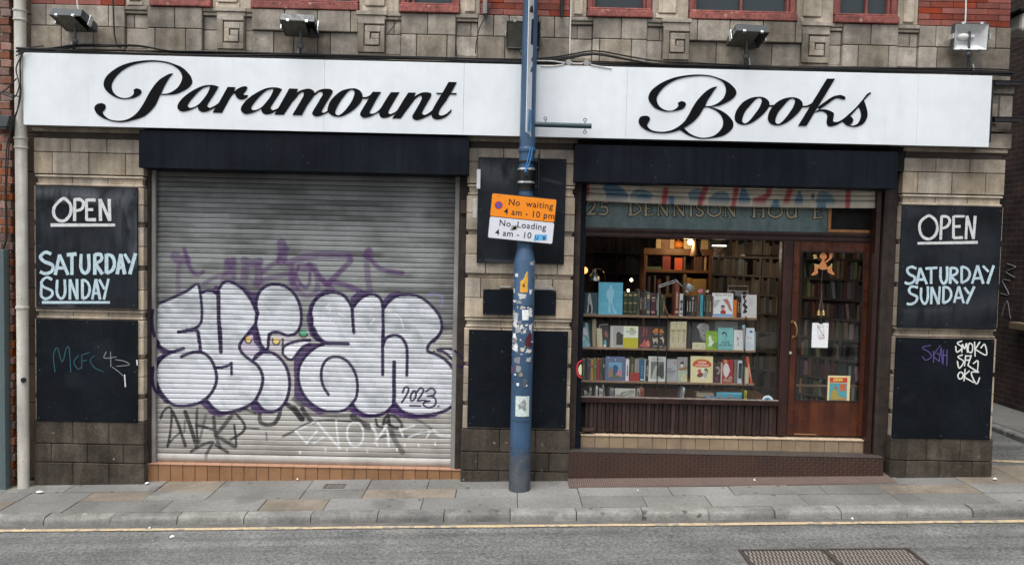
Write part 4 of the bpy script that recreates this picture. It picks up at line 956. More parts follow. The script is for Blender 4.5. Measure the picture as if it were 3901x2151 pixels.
for pts, w in (([(205,955),(110,1000),(15,1045)], 20), ([(15,1045),(75,1110),(130,1170)], 20), ([(130,1165),(235,1045)], 20), ([(200,1170),(300,1110)], 18), ([(240,960),(340,1080),(470,1225)], 24), ([(430,940),(438,1050),(462,1220)], 20),
        ([(600,960),(550,1010),(545,1110),(590,1190),(650,1200),(700,1140),(705,1040),(665,970),(600,960)], 22), ([(790,985),(840,1085),(832,1165)], 30), ([(945,990),(900,1060),(845,1125)], 26), ([(950,1040),(962,1110),(965,1185)], 26),
        ([(1080,1020),(1112,1100)], 22), ([(1225,990),(1080,1040)], 20), ([(1170,1110),(1280,1070),(1400,1050)], 22), ([(1430,1045),(1500,1090),(1640,1102)], 34), ([(1390,1050),(1350,1120)], 16)):
    pt.stroke(GD, pts, w, WH, .8, soft=4, ragged=0.4)
for (a, b) in ((320,1235), (540,1240), (745,1248), (1050,1235), (1270,1190), (1130,1190), (60,1265), (850,1190), (970,1190), (1440,1175)): pt.stroke(GD, [(a, b - 8), (a + 3, b + 10)], 18, WH, .9, soft=3)
# the silver bodies of the big letters
k1 = vnoise(V[:, 0] * 3.2, V[:, 2] * 5, 31); k2 = vnoise(V[:, 0] * 11 + V[:, 2] * 6, V[:, 2] * 11, 33)
SIL = np.array((0.66, 0.685, 0.725)); SH2 = np.array((0.34, 0.37, 0.385))
def silver(idx):
    a = np.clip(1.5 * (k1[idx] - 0.42) + 1.1 * (k2[idx] - 0.5) + np.clip((1330 - pt.v[idx]) / 500, 0, 1) * 0.6, 0, 0.9)
    return SIL * (1 - a[:, None]) + SH2 * a[:, None]
def A(*p): return [GA(*q) for q in p]
def Bq(*p): return [GB(*q) for q in p]
def Cq(*p): return [GC(*q) for q in p]
def Dq(*p): return [GD(*q) for q in p]
ident = lambda a, b: (a, b)
LEFT = A((95,1200),(110,1040),(200,895),(430,795),(560,725),(660,645),(700,680),(735,770),(800,745),(870,750),(935,790),(990,700),(1030,640),(1110,620),(1200,660),(1330,770),(1420,900),(1465,1000),(1482,960),(1480,860),(1530,740),(1620,680),(1740,665),(1880,700),(1990,790),(2060,950),(2075,1100),(2060,1220),(1990,1320),(1900,1330),(1800,1295),(1700,1290),(1660,1340),(1640,1420)) + \
    Bq((1235,190),(1220,240),(1280,250),(1380,320),(1440,430),(1458,560),(1440,690),(1380,800),(1290,850),(1200,840),(1110,745),(1000,810),(860,860),(740,850),(600,725),(520,770),(380,797),(240,770),(120,640),(85,500),(110,360),(200,260),(100,150),(60,50))
RIGHT = Cq((240,1100),(260,950),(330,850),(430,790),(540,775),(650,810),(730,880),(775,960),(800,1000),(840,920),(920,840),(1010,800),(1100,805),(1170,860),(1205,960),(1230,965),(1290,910),(1380,830),(1500,790),(1640,800),(1760,860),(1870,950),(1960,1060),(2000,1180),(2000,1260),(1960,1340),(1900,1420)) + \
    Dq((1460,80),(1390,150),(1360,200),(1370,240),(1450,270),(1540,320),(1610,390),(1655,480),(1670,600),(1650,720),(1600,800),(1500,860),(1350,880),(1200,870),(1100,830),(1030,765),(1000,790),(930,850),(830,880),(720,870),(640,820),(595,770),(540,820),(450,845),(350,850),(240,810),(130,720),(70,610),(50,500),(70,390),(130,290),(230,200),(310,160),(290,130),(230,70),(205,10)) + Cq((250,1250),)
SHAD = (0.055, 0.028, 0.10)
def solid(zm, pts, a=0.96, sm=0, c=SHAD): pt.fill(zm, pts, c, a, sm)
solid(GA, [(1220,640),(1330,700),(1420,760),(1500,750),(1560,670),(1640,640),(1560,760),(1490,900),(1430,900),(1400,830)], .93)
solid(GA, [(860,740),(930,660),(990,690),(1000,740),(970,800),(930,760)], .85)
solid(GA, [(1440,1200),(1480,1190),(1545,1420),(1290,1420),(1370,1320)], .95)
solid(GB, [(1080,0),(1115,0),(1140,120),(1225,235),(1110,330),(1050,320),(950,220),(960,140),(1010,80)], .95)
solid(GB, [(540,765),(610,725),(690,810),(760,860),(860,868),(740,905),(660,880)], .95)
solid(GB, [(1050,790),(1110,735),(1190,835),(1300,850),(1230,870),(1120,862),(1070,835)], .95)
solid(GB, [(60,560),(60,420),(90,310),(180,240),(240,250),(150,330),(110,460),(130,640),(210,750),(260,785),(180,760),(95,660)], .95)
solid(GB, [(45,60),(90,130),(160,205),(250,240),(190,280),(120,230),(60,160)], .9)
solid(GC, [(165,1120),(205,930),(300,790),(430,710),(540,730),(620,790),(540,775),(420,790),(320,860),(262,960),(240,1100),(260,1270),(330,1380),(420,1420),(300,1420),(210,1330)], .93)
solid(GC, [(755,840),(850,750),(950,730),(1060,765),(960,800),(870,860),(805,960),(785,930)], .93)
solid(GC, [(1205,860),(1290,770),(1410,745),(1520,780),(1400,815),(1290,900),(1222,1000)], .93)
solid(GD, [(0,700),(0,330),(60,230),(150,150),(320,145),(230,205),(130,300),(75,400),(55,510),(80,620),(150,740),(260,820),(360,855),(260,880),(120,800)], .94)
solid(GD, [(540,815),(600,765),(690,860),(830,890),(930,855),(1020,760),(1110,840),(1250,880),(1500,862),(1430,905),(1200,925),(1080,895),(980,860),(870,905),(720,915),(620,880)], .96, 0, (0.06, 0.022, 0.13))
pt.fill(ident, LEFT, None, 0.97, 3, silver)
pt.fill(ident, RIGHT, None, 0.97, 3, silver)
solid(GA, [(1440,1215),(1480,1200),(1540,1420),(1300,1420),(1370,1330)], .95)
solid(GB, [(1080,10),(1112,10),(1140,120),(1220,235),(1105,325),(1130,240),(1080,130),(1060,60)], .95)
pt.fill(GB, [(955,190),(1000,120),(1070,60),(1090,140),(1150,225),(1060,290),(990,240)], (0.52, 0.47, 0.56), .9, 3)
pt.fill(GB, [(1240,170),(1260,80),(1360,70),(1500,90),(1540,110),(1400,190),(1380,230),(1260,235)], (0.55, 0.51, 0.55), .85, 2)
pt.fill(GB, [(1395,220),(1430,180),(1540,150),(1650,140),(1590,190),(1540,250),(1490,312),(1440,300),(1400,262)], (0.76, 0.76, 0.8), .97, 3)
pt.fill(GD, [(1480,225),(1560,215),(1640,240),(1700,290),(1725,345),(1700,375),(1640,330),(1560,255)], (0.6, 0.6, 0.66), .9, 3)
PUR = (0.016, 0.005, 0.046)
for zm, pts, w in ((GA, [(75,1010),(62,1120),(70,1240),(95,1360),(150,1440)], 50), (GB, [(52,60),(85,130),(150,200),(240,240),(310,225),(372,205)], 30),
        (GA, [(180,900),(300,850),(430,790),(560,725),(640,660),(688,648),(708,700),(725,800),(740,950),(742,1080),(730,1160),(690,1215),(620,1250),(540,1262)], 33), (GA, [(425,1292),(560,1275),(650,1265),(692,1300),(705,1420)], 40), (GB, [(522,60),(540,160),(545,232)], 30),
        (GB, [(352,288),(430,255),(520,238),(600,265),(660,330),(700,430),(710,520),(690,600),(640,680),(590,725),(520,765),(380,790),(260,775),(170,690),(110,590),(85,480),(105,370),(170,290),(240,250)], 28),
        (GA, [(722,775),(780,745),(850,735),(920,758),(962,800)], 33), (GA, [(965,745),(968,1000),(975,1200),(990,1430)], 46), (GB, [(745,0),(750,130),(754,238)], 35),
        (GA, [(975,705),(1030,630),(1100,608),(1190,640),(1300,722),(1400,850),(1460,980),(1485,1060),(1470,1170),(1440,1220),(1370,1310),(1280,1420)], 35), (GB, [(1060,20),(1000,90),(955,150),(945,200),(980,260),(1050,320),(1120,370),(1165,440),(1182,520),(1165,610),(1130,690),(1090,750),(1000,805),(860,850),(760,858),(680,815),(620,745),(600,722)], 28),
        (GB, [(690,400),(760,398),(830,378),(862,355)], 26), (GB, [(862,365),(862,420),(864,470)], 24),
        (GA, [(1478,1080),(1500,1040),(1480,960),(1482,860),(1530,740),(1620,668),(1740,648),(1880,680),(2000,790),(2070,940),(2088,1100),(2070,1220),(2010,1310),(1900,1338),(1790,1300),(1700,1298),(1655,1340),(1640,1430)], 36), (GB, [(1245,60),(1235,190),(1212,235)], 26),
        (GA, [(1480,1080),(1470,1180),(1500,1300),(1530,1430)], 34), (GB, [(1125,70),(1160,160),(1215,232)], 28),
        (GB, [(1085,325),(1130,262),(1220,240),(1300,260),(1380,330),(1435,430),(1456,560),(1440,680),(1400,770),(1330,835),(1250,852),(1180,822),(1130,765),(1105,735)], 28),
        (GB, [(1385,250),(1392,195),(1450,155),(1560,125),(1665,122)], 24), (GB, [(1395,275),(1440,312),(1490,312),(1540,245),(1600,182),(1662,160)], 24),
        (GC, [(230,1100),(235,980),(290,860),(400,780),(540,757),(660,792),(740,880),(780,960),(790,1050),(800,1200),(810,1300)], 38), (GC, [(238,1100),(245,1250),(300,1370),(400,1430)], 44), (GD, [(200,0),(240,80),(320,148),(420,155),(550,158)], 34),
        (GC, [(800,960),(850,890),(930,820),(1030,785),(1120,800),(1180,865),(1200,960),(1206,1200),(1205,1430)], 36), (GD, [(910,0),(905,150),(905,472)], 28),
        (GC, [(1222,965),(1270,890),(1370,815),(1500,788),(1650,800),(1770,860),(1880,960),(1970,1080),(2000,1200),(1990,1280),(1940,1360),(1890,1420)], 34), (GD, [(1512,0),(1480,70),(1400,140),(1365,190),(1370,235),(1440,262),(1530,310),(1600,380),(1648,460),(1670,560),(1665,680),(1630,770),(1560,830),(1450,868),(1330,885),(1200,880),(1100,840),(1040,772)], 27),
        (GD, [(912,165),(940,100),(1020,70),(1090,90),(1140,160),(1155,250),(1152,478)], 27), (GD, [(1022,345),(1020,500),(1022,650),(1018,770)], 34), (GD, [(1010,785),(930,858),(820,888),(720,878),(640,828),(595,765)], 27),
        (GD, [(352,675),(300,590),(278,490),(290,390),(340,315),(430,288),(520,318),(590,390),(635,490),(648,600),(635,700),(595,760),(520,830),(400,850),(280,828),(160,750),(80,640),(45,510),(60,380),(130,272),(230,190),(330,155)], 25),
        (GD, [(1468,215),(1560,208),(1640,228),(1700,278),(1738,345),(1712,392),(1670,372),(1600,300),(1530,240),(1465,225)], 22)):
    pt.stroke(zm, pts, w * 1.22, PUR, .98, soft=2.6)
for pts in ([(1108,655),(1130,605),(1165,603),(1165,645),(1130,710),(1100,755)], [(1218,640),(1190,690),(1196,735),(1226,725),(1245,680),(1236,642),(1218,640)], [(1255,645),(1290,610),(1322,628),(1305,670),(1262,738),(1310,732),(1385,744)], [(1345,645),(1400,612),(1440,640),(1425,680),(1365,692),(1425,700),(1450,745),(1430,790),(1370,808),(1322,780),(1335,752),(1385,744)], [(1185,787),(1240,787),(1290,790)]):
    pt.stroke(GD, pts, 21, PUR, .97, soft=2.5)
pt.stroke(GD, [(1472,792),(1475,798)], 20, PUR, .97, soft=2)
pt.stroke(GD, [(1428,230),(1432,232)], 18, BLK, .97, soft=2)
# small yellow eyes and the green drop between the letters
for (cx, cy, rx, ry, c) in ((1035,112,26,32,(0.72,0.5,0.16)), (1318,125,30,32,(0.74,0.56,0.16)), (1597,45,34,38,(0.07,0.36,0.2))):
    pt.stroke(GB, [(cx + (rx + 8) * math.cos(k), cy + (ry + 8) * math.sin(k)) for k in np.linspace(0.2, 3.6, 9)], 18, BLK, .95, soft=3)
    pt.fill(GB, [(cx + rx * math.cos(k), cy + ry * math.sin(k)) for k in np.linspace(0, 6.28, 13)[:-1]], c, .95, 2)
pt.stroke(GB, [(1385,110),(1385,200)], 24, BLK, .9, soft=3)
for a in ([(440,960),(470,920),(490,1000)], [(500,1100),(490,1160),(600,1230)], [(600,1040),(690,1090)], [(1370,1040),(1440,1110),(1480,1240)], [(1030,1190),(1090,1110)]): pt.stroke(GC, a, 16, (0.82, 0.83, 0.87), .7, soft=5)
pt.c[joint] = (0.06, 0.059, 0.06)      # bare interlock steel, darkened to paint in the shade of the slat gaps
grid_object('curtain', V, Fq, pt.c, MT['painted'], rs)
gd = MB()
def guides(mb, xa_, xb_, z0, z1, y): 
    mb.box(xa_, xb_, y - 0.05, y + 0.06, z0, z1)
lx0, lx1 = X(577, 1200, SHY - 0.05), X(592, 1200, SHY - 0.05); rx0, rx1 = X(1725, 1250, SHY - 0.05), X(1742, 1250, SHY - 0.05)
for a, b in ((lx0, lx1), (rx0, rx1)):
    g_ = MB(); g_.box(a, b, SHY - 0.05, SHY - 0.012, az0 - 0.01, 3.2)
    g_.build('guide_rail', MT['steel'], rs, bevel=0.004)
for ja, jb_ in ((PL[1] - 0.02, lx0 - 0.003), (rx1 + 0.003, PC[0] + 0.02)):
    jm = MB(); jm.box(ja, jb_, 0.08, 0.30, az0 - 0.12, 3.3); jm.build('timber_jamb', MT['oldwood'], rs, bevel=0.004)
def hood(mb, u0, v0, u1, v1, y0, y1):
    a, b, c, d = rect(u0, v0, u1, v1, y0); mb.box(a, b, y0, y1, c, d); mb.box(a + 0.003, b - 0.003, y0 + 0.004, y1, d - 0.03, d + 0.01)
    for x in (a + 0.02, b - 0.02):
        for z in (c + 0.03, d - 0.06): mb.cyl((x, y0 - 0.004, z), (x, y0, z), 0.006, n=8)
HY = -0.145
def hoodtrim(mb, u0, v0, u1, v1):
    a, b, c, d = rect(u0, v0, u1, v1, HY); q_ = random.Random(u0)
    mb.box(a + .004, b - .004, HY - .006, HY - .0005, c + .002, c + .022)                    # folded bottom flange
    for s in (.335, .67): mb.box(a + (b - a) * s - .0015, a + (b - a) * s + .0015, HY - .0022, HY - .0003, c + .024, d - .03)
    for k in range(14): 
        x = a + .06 + (b - a - .12) * k / 13; mb.cyl((x, HY - .0075, c + .012), (x, HY - .0062, c + .012), .005, n=6)
        if k % 3 == 0: mb.cyl((x + .05, HY - .0035, d - .05), (x + .05, HY - .0003, d - .05), .006, n=6)
hb = MB(); hood(hb, 529, 513, 1786, 653, HY, 0.28); hoodtrim(hb, 529, 513, 1786, 653)
hb.build('hood', MT['hood'], rs, bevel=0.006)

rs2 = thing('roller_shutter', (2.4, SHY, 3.1), 'black shutter box with its curtain of red and blue painted slats rolled up', 'shutter')
hb = MB(); hood(hb, 2189, 568, 3419, 706, HY, 0.28); hoodtrim(hb, 2189, 568, 3419, 706); hb.build('hood', MT['hood'], rs2, bevel=0.006)
bx0, bx1 = X(2228, 735, SHY), X(3341, 760, SHY)
bz0 = Zf(2785, 781, SHY)
V, Fq, kk, joint = slat_grid(bx0, bx1, bz0, 3.3, 0.052, SHY, 0.012, sag=lambda x: -0.02 * np.sin((x - bx0) / (bx1 - bx0) * math.pi) - 0.012 * (x - bx0) / (bx1 - bx0) + 0.012, lip=0.082)
pt = Paint(V); n1 = vnoise(V[:, 0] * 3, V[:, 2] * 5, 41); n2 = vnoise(V[:, 0] * 12, V[:, 2] * 12, 42)
t = np.clip(0.3 + 1.4 * (n1 - .5) + 0.8 * (n2 - .5), 0, 1)[:, None]
pt.c = np.array((0.66, 0.60, 0.49)) * (1 - t) + np.array((0.38, 0.34, 0.28)) * t
ZS = zoom(2180, 540, 2.077)
BL1, BL2, RD = (0.10, 0.19, 0.24), (0.035, 0.13, 0.24), (0.42, 0.03, 0.045)
for pts, c in (([(250,340),(370,350),(450,430),(440,470),(330,470),(270,420)], BL2), ([(460,420),(520,370),(600,390),(640,420),(600,480),(520,470)], BL1), ([(520,420),(600,420),(600,480),(530,475)], BL2), ([(750,440),(800,430),(820,490),(760,490)], BL2),
        ([(920,400),(1000,370),(1040,420),(980,490),(930,450)], BL1), ([(1060,480),(1120,410),(1200,390),(1250,440),(1240,500),(1090,500)], BL1), ([(1310,480),(1340,370),(1370,370),(1400,440),(1440,500),(1330,510)], BL2), ([(1530,470),(1640,460),(1640,520),(1550,510)], BL2), ([(1760,470),(1800,380),(1830,500),(1750,510)], BL2), ([(1930,510),(1960,390),(2060,430),(2070,510)], BL1), ([(1940,480),(2010,470),(2000,525),(1940,525)], BL2), ([(1890,410),(1920,410),(1915,450),(1895,450)], (0.06, 0.1, 0.12))):
    pt.fill(ZS, pts, [min(1, q_ * 1.25) for q_ in c], .85, 3)
for pts, w in (([(120,345),(115,400)], 40), ([(740,380),(725,480)], 44), ([(1055,365),(1010,490)], 46), ([(1300,360),(1275,500)], 42), ([(1560,370),(1540,430),(1450,465)], 44), ([(1725,375),(1690,480)], 46), ([(2185,390),(2178,515)], 42)): pt.stroke(ZS, pts, w, RD, .85, soft=5)
pt.c[joint] = (0.06, 0.059, 0.06)  # groove shade painted into the colour of this curtain too
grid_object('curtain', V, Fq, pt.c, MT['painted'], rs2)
for (u0, u1) in ((2208, 2227), (3343, 3361)):
    g_ = MB(); a, b = X(u0, 1200 if u0 < 3000 else 800, SHY - 0.05), X(u1, 1200 if u0 < 3000 else 800, SHY - 0.05)
    if u0 < 3000: a, b = X(2205, 1200, SHY - 0.05), X(2222, 1200, SHY - 0.05)
    else: a, b = X(3318, 1300, SHY - 0.05), X(3336, 1300, SHY - 0.05)
    g_.box(a, b, SHY - 0.05, SHY + 0.10, 0.27, 3.2); g_.build('guide_rail', MT['hood'] if u0 < 3000 else MT['wood'], rs2, bevel=0.004)
for ja, jb_ in ((PC[1] - 0.02, X(2203, 1200, 0.12)), (X(3340, 1300, 0.12), PRR[0] + 0.02)):
    jm = MB(); jm.box(ja, jb_, 0.08, 0.34, 0.26, 3.3); jm.build('timber_jamb', MT['oldwood'], rs2, bevel=0.004)
# red and white painted ring of graffiti on the left jamb
rg = MB(); zr = zoom(2180, 1200, 4.176); jy = 0.0785
rg.stroke([(150,720),(95,760),(75,860),(95,960),(145,990)], 26, zr, jy)
rg.build('red_graffiti', MT['red'], rs2)
rg = MB(); rg.flat([P(*zr(*p), jy - 0.001) for p in smooth([(145,780),(105,820),(95,870),(110,930),(145,945)], True, 4)]); rg.build('cream_graffiti', M('cream_paint', (0.7, 0.68, 0.45), rough=0.6), rs2)

# ================================================================== blackboards on the piers
MT['screw'] = M('dull_screw', (0.06, 0.062, 0.065), rough=0.5, bump=0)
MT['blackboardface'] = M('rubbed_blackboard', (1, 1, 1), rough=0.75, src='attr', fine=0.15, fscale=70, bump=0.05, spec=0.12)
def board(u0, v0, u1, v1, mat, label, y=-0.004, th=0.022, smears=None):
    t = thing('blackboard', (0, 0, 0), label, 'board')
    a, b, c, d = rect(u0, v0, u1, v1, y - th)
    BASE[t.name] = Vector(((a + b) / 2, y, c)); t.location = BASE[t.name]
    mb = MB(); mb.box(a, b, y - th, y, c, d); mb.build('panel', MT[mat], t, bevel=0.002)
    q_ = random.Random(int(u0)); sc = MB()
    for (sx_, sz_) in ((.03, .03), (.97, .03), (.03, .97), (.97, .97), (.5, .03), (.5, .97), (.03, .5), (.97, .5)):
        x = a + (b - a) * (sx_ + q_.uniform(-.01, .01)); z = c + (d - c) * (sz_ + q_.uniform(-.008, .008)); sc.cyl((x, y - th - .0015, z), (x, y - th, z), .0065, n=8)
    sc.build('screw_heads', MT['screw'], t)
    if smears is not None:                     # blackboard paint with old chalk rubbed into it
        xs, zs = np.linspace(a + .001, b - .001, 92), np.linspace(c + .001, d - .001, 108); nx = len(xs)
        V = np.zeros((len(zs), nx, 3)); V[:, :, 0] = xs[None]; V[:, :, 2] = zs[:, None]; V[:, :, 1] = y - th - .0004; V = V.reshape(-1, 3)
        i = np.arange(len(zs) - 1)[:, None] * nx + np.arange(nx - 1)[None]; Fq = np.stack([i, i + 1, i + nx + 1, i + nx], -1).reshape(-1, 4)
        pt = Paint(V); n1 = vnoise(V[:, 0] * 3 + u0, V[:, 2] * 4, 61); n2 = vnoise(V[:, 0] * 22 + u0, V[:, 2] * 5, 62); pt.n = n2
        k_ = (0.75 + 1.1 * (n1 - .5) + .35 * (n2 - .5))[:, None]
        pt.c = np.array((0.0185, 0.0225, 0.0285)) * k_
        for pts, w, al, sf in smears: pt.stroke(lambda p, r: (u0 + (u1 - u0) * p, v0 + (v1 - v0) * r), pts, w, (0.16, 0.17, 0.185), al, soft=sf, ragged=.75)
        grid_object('painted_face', V, Fq, pt.c, MT['blackboardface'], t)
    return t, y - th - 0.0008
def chalk(t, name, mat, zm, strokes, w, y, jit=0.12):
    mb = MB(); k = 0
    for s in strokes:
        closed = s[0] == s[-1] and len(s) > 3
        pts = s[:-1] if closed else s
        mb.stroke(pts, w, zm, y - 0.0005 * (k % 6), closed=closed, sm=5 if len(s) > 2 else 3, jit=jit, caps=w < 15); k += 1
    return mb.build(name, MT[mat], t)
zl = zoom(0, 640, 1.972)
t, y = board(136, 711, 523, 1173, 'board', 'chalkboard reading open, with Sunday underlined, on the left pier', smears=[([(.02,.04),(.3,.05),(.55,.08)], .08, .55, .05), ([(.5,.06),(.75,.1),(.97,.05)], .09, .4, .06), ([(.85,.12),(.9,.25),(.95,.38)], .2, .3, .10), ([(.05,.2),(.12,.3)], .1, .15, .1), ([(.97,.5),(.98,.62)], .06, .4, .05), ([(.2,.12),(.32,.11)], .03, .5, .02), ([(.25,.97),(.35,.99)], .03, .4, .03), ([(.3,.55),(.7,.5)], .3, .07, .2)])
chalk(t, 'chalk_lettering', 'chalk', zl, [[(468,232),(410,290),(405,350),(440,392),(490,392),(530,340),(530,280),(500,240),(468,232)], [(562,228),(560,398)], [(562,236),(605,238),(628,265),(612,308),(565,322)], [(650,232),(650,395)], [(650,240),(718,240)], [(650,312),(700,312)], [(650,388),(722,388)], [(755,397),(752,232)], [(752,232),(825,397)], [(825,397),(820,232)], [(380,428),(865,428)]], 23, y)
chalk(t, 'chalk_lettering', 'chalkblue', zl, [[(385,645),(340,632),(305,665),(330,700),(395,730),(388,775),(340,792),(300,778)], [(415,802),(447,650)], [(447,650),(512,802)], [(425,750),(495,750)], [(502,652),(575,645)], [(540,650),(540,802)], [(610,645),(608,750),(640,790),(668,750),(665,645)], [(712,800),(712,645)], [(712,650),(755,650),(762,688),(715,720)], [(715,715),(770,797)], [(800,645),(800,792)], [(800,650),(840,660),(860,710),(845,765),(800,790)], [(880,797),(907,645)], [(907,645),(937,797)], [(885,748),(930,745)], [(935,645),(975,712)], [(1018,640),(975,797)]], 25, y)
chalk(t, 'chalk_lettering', 'chalkblue', zl, [[(392,838),(350,820),(312,855),(325,890),(390,922),(385,962),(340,982),(305,957)], [(312,855),(308,955)], [(430,838),(428,940),(460,980),(488,940),(486,835)], [(525,987),(525,835)], [(525,835),(580,987)], [(580,987),(578,833)], [(618,835),(620,982)], [(618,838),(655,855),(674,905),(660,960),(620,982)], [(693,987),(720,833)], [(720,833),(752,987)], [(702,940),(745,940)], [(745,835),(785,910)], [(815,830),(780,987)], [(315,1008),(825,1008)]], 20, y)
t, y = board(138, 1218, 522, 1605, 'boarddk', 'dark blue lower board scrawled with thin teal letters, left pier')
zb_ = zoom(0, 1300, 1.669)
MT['faint'] = M('faint_chalk', (0.22, 0.235, 0.24), rough=0.9, bump=0)
tealc = MT['tealchalk'] = M('teal_marker', (0.018, 0.085, 0.105), rough=0.8, bump=0)
chalk(t, 'teal_scrawl', 'tealchalk', zb_, [[(350,192),(340,90),(365,40),(395,132),(420,50),(440,45),(450,195)], [(497,90),(470,130),(495,175),(518,165)], [(520,90),(520,172)], [(520,86),(566,70)], [(520,125),(550,120)], [(600,90),(575,120),(600,165),(655,192)]], 6, y)
chalk(t, 'chalk_lettering', 'faint', zb_, [[(675,65),(663,105),(738,98)], [(703,66),(705,160)], [(715,163),(750,188),(783,217)], [(735,115),(790,125),(822,148),(740,157)]], 5, y)
chalk(t, 'chalk_lettering', 'chalk', zb_, [[(792,213),(797,286)], [(870,120),(872,148)]], 9, y)
board(1819, 602, 2153, 1003, 'board', 'blank upper board behind the pole on the middle pier', smears=[([(.05,.08),(.3,.12),(.5,.1)], .14, .28, .1), ([(.1,.2),(.4,.24)], .1, .15, .1), ([(.75,.2),(.95,.24)], .02, .25, .02), ([(.1,.97),(.4,.985)], .02, .3, .02)])
board(1840, 1104, 2118, 1199, 'boarddk', 'small dark plaque on the middle pier between two boards', th=0.03)
board(1783, 1259, 2160, 1629, 'boarddk', 'tall dark lower board behind the pole on the middle pier')
zr_ = zoom(3340, 760, 2.629)
t, y = board(3428, 783, 3809, 1250, 'board', 'chalkboard reading open, with Sunday not underlined, on the corner pier', smears=[([(.1,.9),(.5,.85),(.95,.8)], .1, .12, .1), ([(.05,.04),(.6,.05)], .06, .14, .06), ([(.55,.3),(.8,.32)], .2, .06, .15), ([(.05,.86),(.5,.84)], .03, .12, .03)])
chalk(t, 'chalk_lettering', 'chalk', zr_, [[(510,165),(445,215),(428,285),(455,365),(520,395),(582,360),(607,290),(592,215),(550,172),(510,165)], [(640,402),(650,162)], [(650,166),(710,175),(732,220),(700,272),(645,290)], [(770,165),(768,388)], [(770,168),(880,168)], [(768,272),(840,268)], [(768,384),(864,380)], [(893,397),(905,163)], [(905,163),(970,395)], [(970,395),(986,163)], [(408,438),(1012,428)]], 27, y)
chalk(t, 'chalk_lettering', 'chalkblue', zr_, [[(398,690),(345,673),(305,700),(325,745),(378,775),(370,820),(320,842),(280,827)], [(398,848),(435,683)], [(435,683),(502,848)], [(410,802),(480,797)], [(488,690),(607,682)], [(545,690),(545,843)], [(640,673),(640,790),(670,840),(703,795),(705,668)], [(735,842),(740,680)], [(740,682),(798,692),(800,738),(742,768)], [(742,768),(812,838)], [(850,668),(850,837)], [(850,672),(905,690),(932,740),(910,800),(850,835)], [(955,842),(1010,658)], [(1010,658),(1067,842)], [(970,790),(1050,785)], [(1063,663),(1120,722)], [(1172,658),(1110,842)]], 26, y)
chalk(t, 'chalk_lettering', 'chalkblue', zr_, [[(413,880),(352,870),(325,900),(340,940),(402,972),(390,1022),(340,1047),(300,1040)], [(445,880),(445,990),(480,1042),(510,990),(512,868)], [(545,1047),(550,873)], [(550,873),(620,1047)], [(620,1047),(632,868)], [(670,868),(665,1037)], [(670,872),(725,890),(746,950),(722,1008),(665,1037)], [(775,1033),(820,868)], [(820,868),(872,1037)], [(785,985),(860,980)], [(878,878),(925,942)], [(978,868),(900,1042)]], 25, y)
t, y = board(3407, 1288, 3780, 1670, 'boarddk', 'dark lower board with purple and white tags, corner pier')
zq = zoom(3400, 1260, 2.367)
MT['purple'] = M('purple_marker', (0.10, 0.075, 0.25), rough=0.6, bump=0); MT['whitepen'] = M('white_marker', (0.72, 0.75, 0.71), rough=0.6, fine=0.1, bump=0)
chalk(t, 'purple_tag', 'purple', zq, [[(340,130),(280,142),(275,160),(330,190),(350,232),(300,262),(270,230)], [(370,180),(370,282)], [(432,130),(372,222),(420,272)], [(420,275),(440,150),(450,285)], [(462,170),(455,300)], [(492,168),(490,312)], [(400,200),(440,220),(490,218)]], 8, y)
chalk(t, 'white_tag', 'whitepen', zq, [[(625,90),(585,110),(628,150),(580,190),(570,140)], [(625,190),(630,120),(650,160),(668,110),(675,190)], [(692,112),(682,180),(715,190),(722,130),(692,112)], [(740,100),(745,226)], [(787,100),(745,165)], [(745,165),(846,216),(832,120),(798,152)], [(630,215),(590,235),(642,275),(602,335),(585,275)], [(660,222),(650,312)], [(660,225),(697,225)], [(655,265),(690,260)], [(710,220),(680,310)], [(680,310),(766,367)], [(766,367),(770,270),(730,292)], [(612,370),(590,398),(602,430),(630,422),(637,388),(612,370)], [(655,345),(645,447)], [(692,360),(650,410),(730,462)], [(776,370),(710,376),(756,476),(786,422)]], 12, y)

# overspray of the big letters on the guide rails and jambs
y = SHY - 0.0515
ov = MB(); ov.stroke([(75,1000),(66,1120),(74,1240),(98,1340)], 44, GA, y)
ov.build('purple_overspray', M('purple_spray', PUR, rough=0.5, bump=0), rs)
ov = MB(); ov.stroke([(62,400),(55,500),(70,600),(95,650)], 30, GB, y - .0006)
ov.build('purple_overspray', bpy.data.materials['purple_spray'], rs)
ov = MB(); ov.stroke([(1640,228),(1700,278),(1738,345),(1712,392),(1675,380)], 22, GD, 0.0785); ov.build('purple_overspray', bpy.data.materials['purple_spray'], rs)
# white plastic strips on the pier edge and a rusty hinge box on the jamb
for (p0, p1, yy, lab) in (((168,188), (200,352), -0.03, 'upright white plastic strip on the upper left edge of the blank middle board'), ((133,433), (171,598), -0.002, 'worn white label on the pier edge left of the parking sign')):
    a, b, c_, d = zrect(zoom(1740, 560, 2.219), *p0, *p1, yy); q_ = MB(); q_.box(a, b, yy, yy + .006, c_, d); meta(q_.build('plastic_strip', M('worn_white_plastic', (.62, .62, .58), (.4, .38, .33), nscale=18, namt=.4) if yy > -.02 else MT['signwhite'], bevel=.004), lab, 'strip')
a, b, c_, d = zrect(zoom(1740, 560, 2.219), 32, 450, 108, 562, 0.05); q_ = MB(); q_.box(a, b, .05, .09, c_, d); q_.cyl((b - .015, .045, c_), (b - .015, .045, d), .012, n=12)
meta(q_.build('lock_box', MT['diamond'], bevel=.004), 'rusty lock box on the jamb right of the grey shutter', 'lock box')
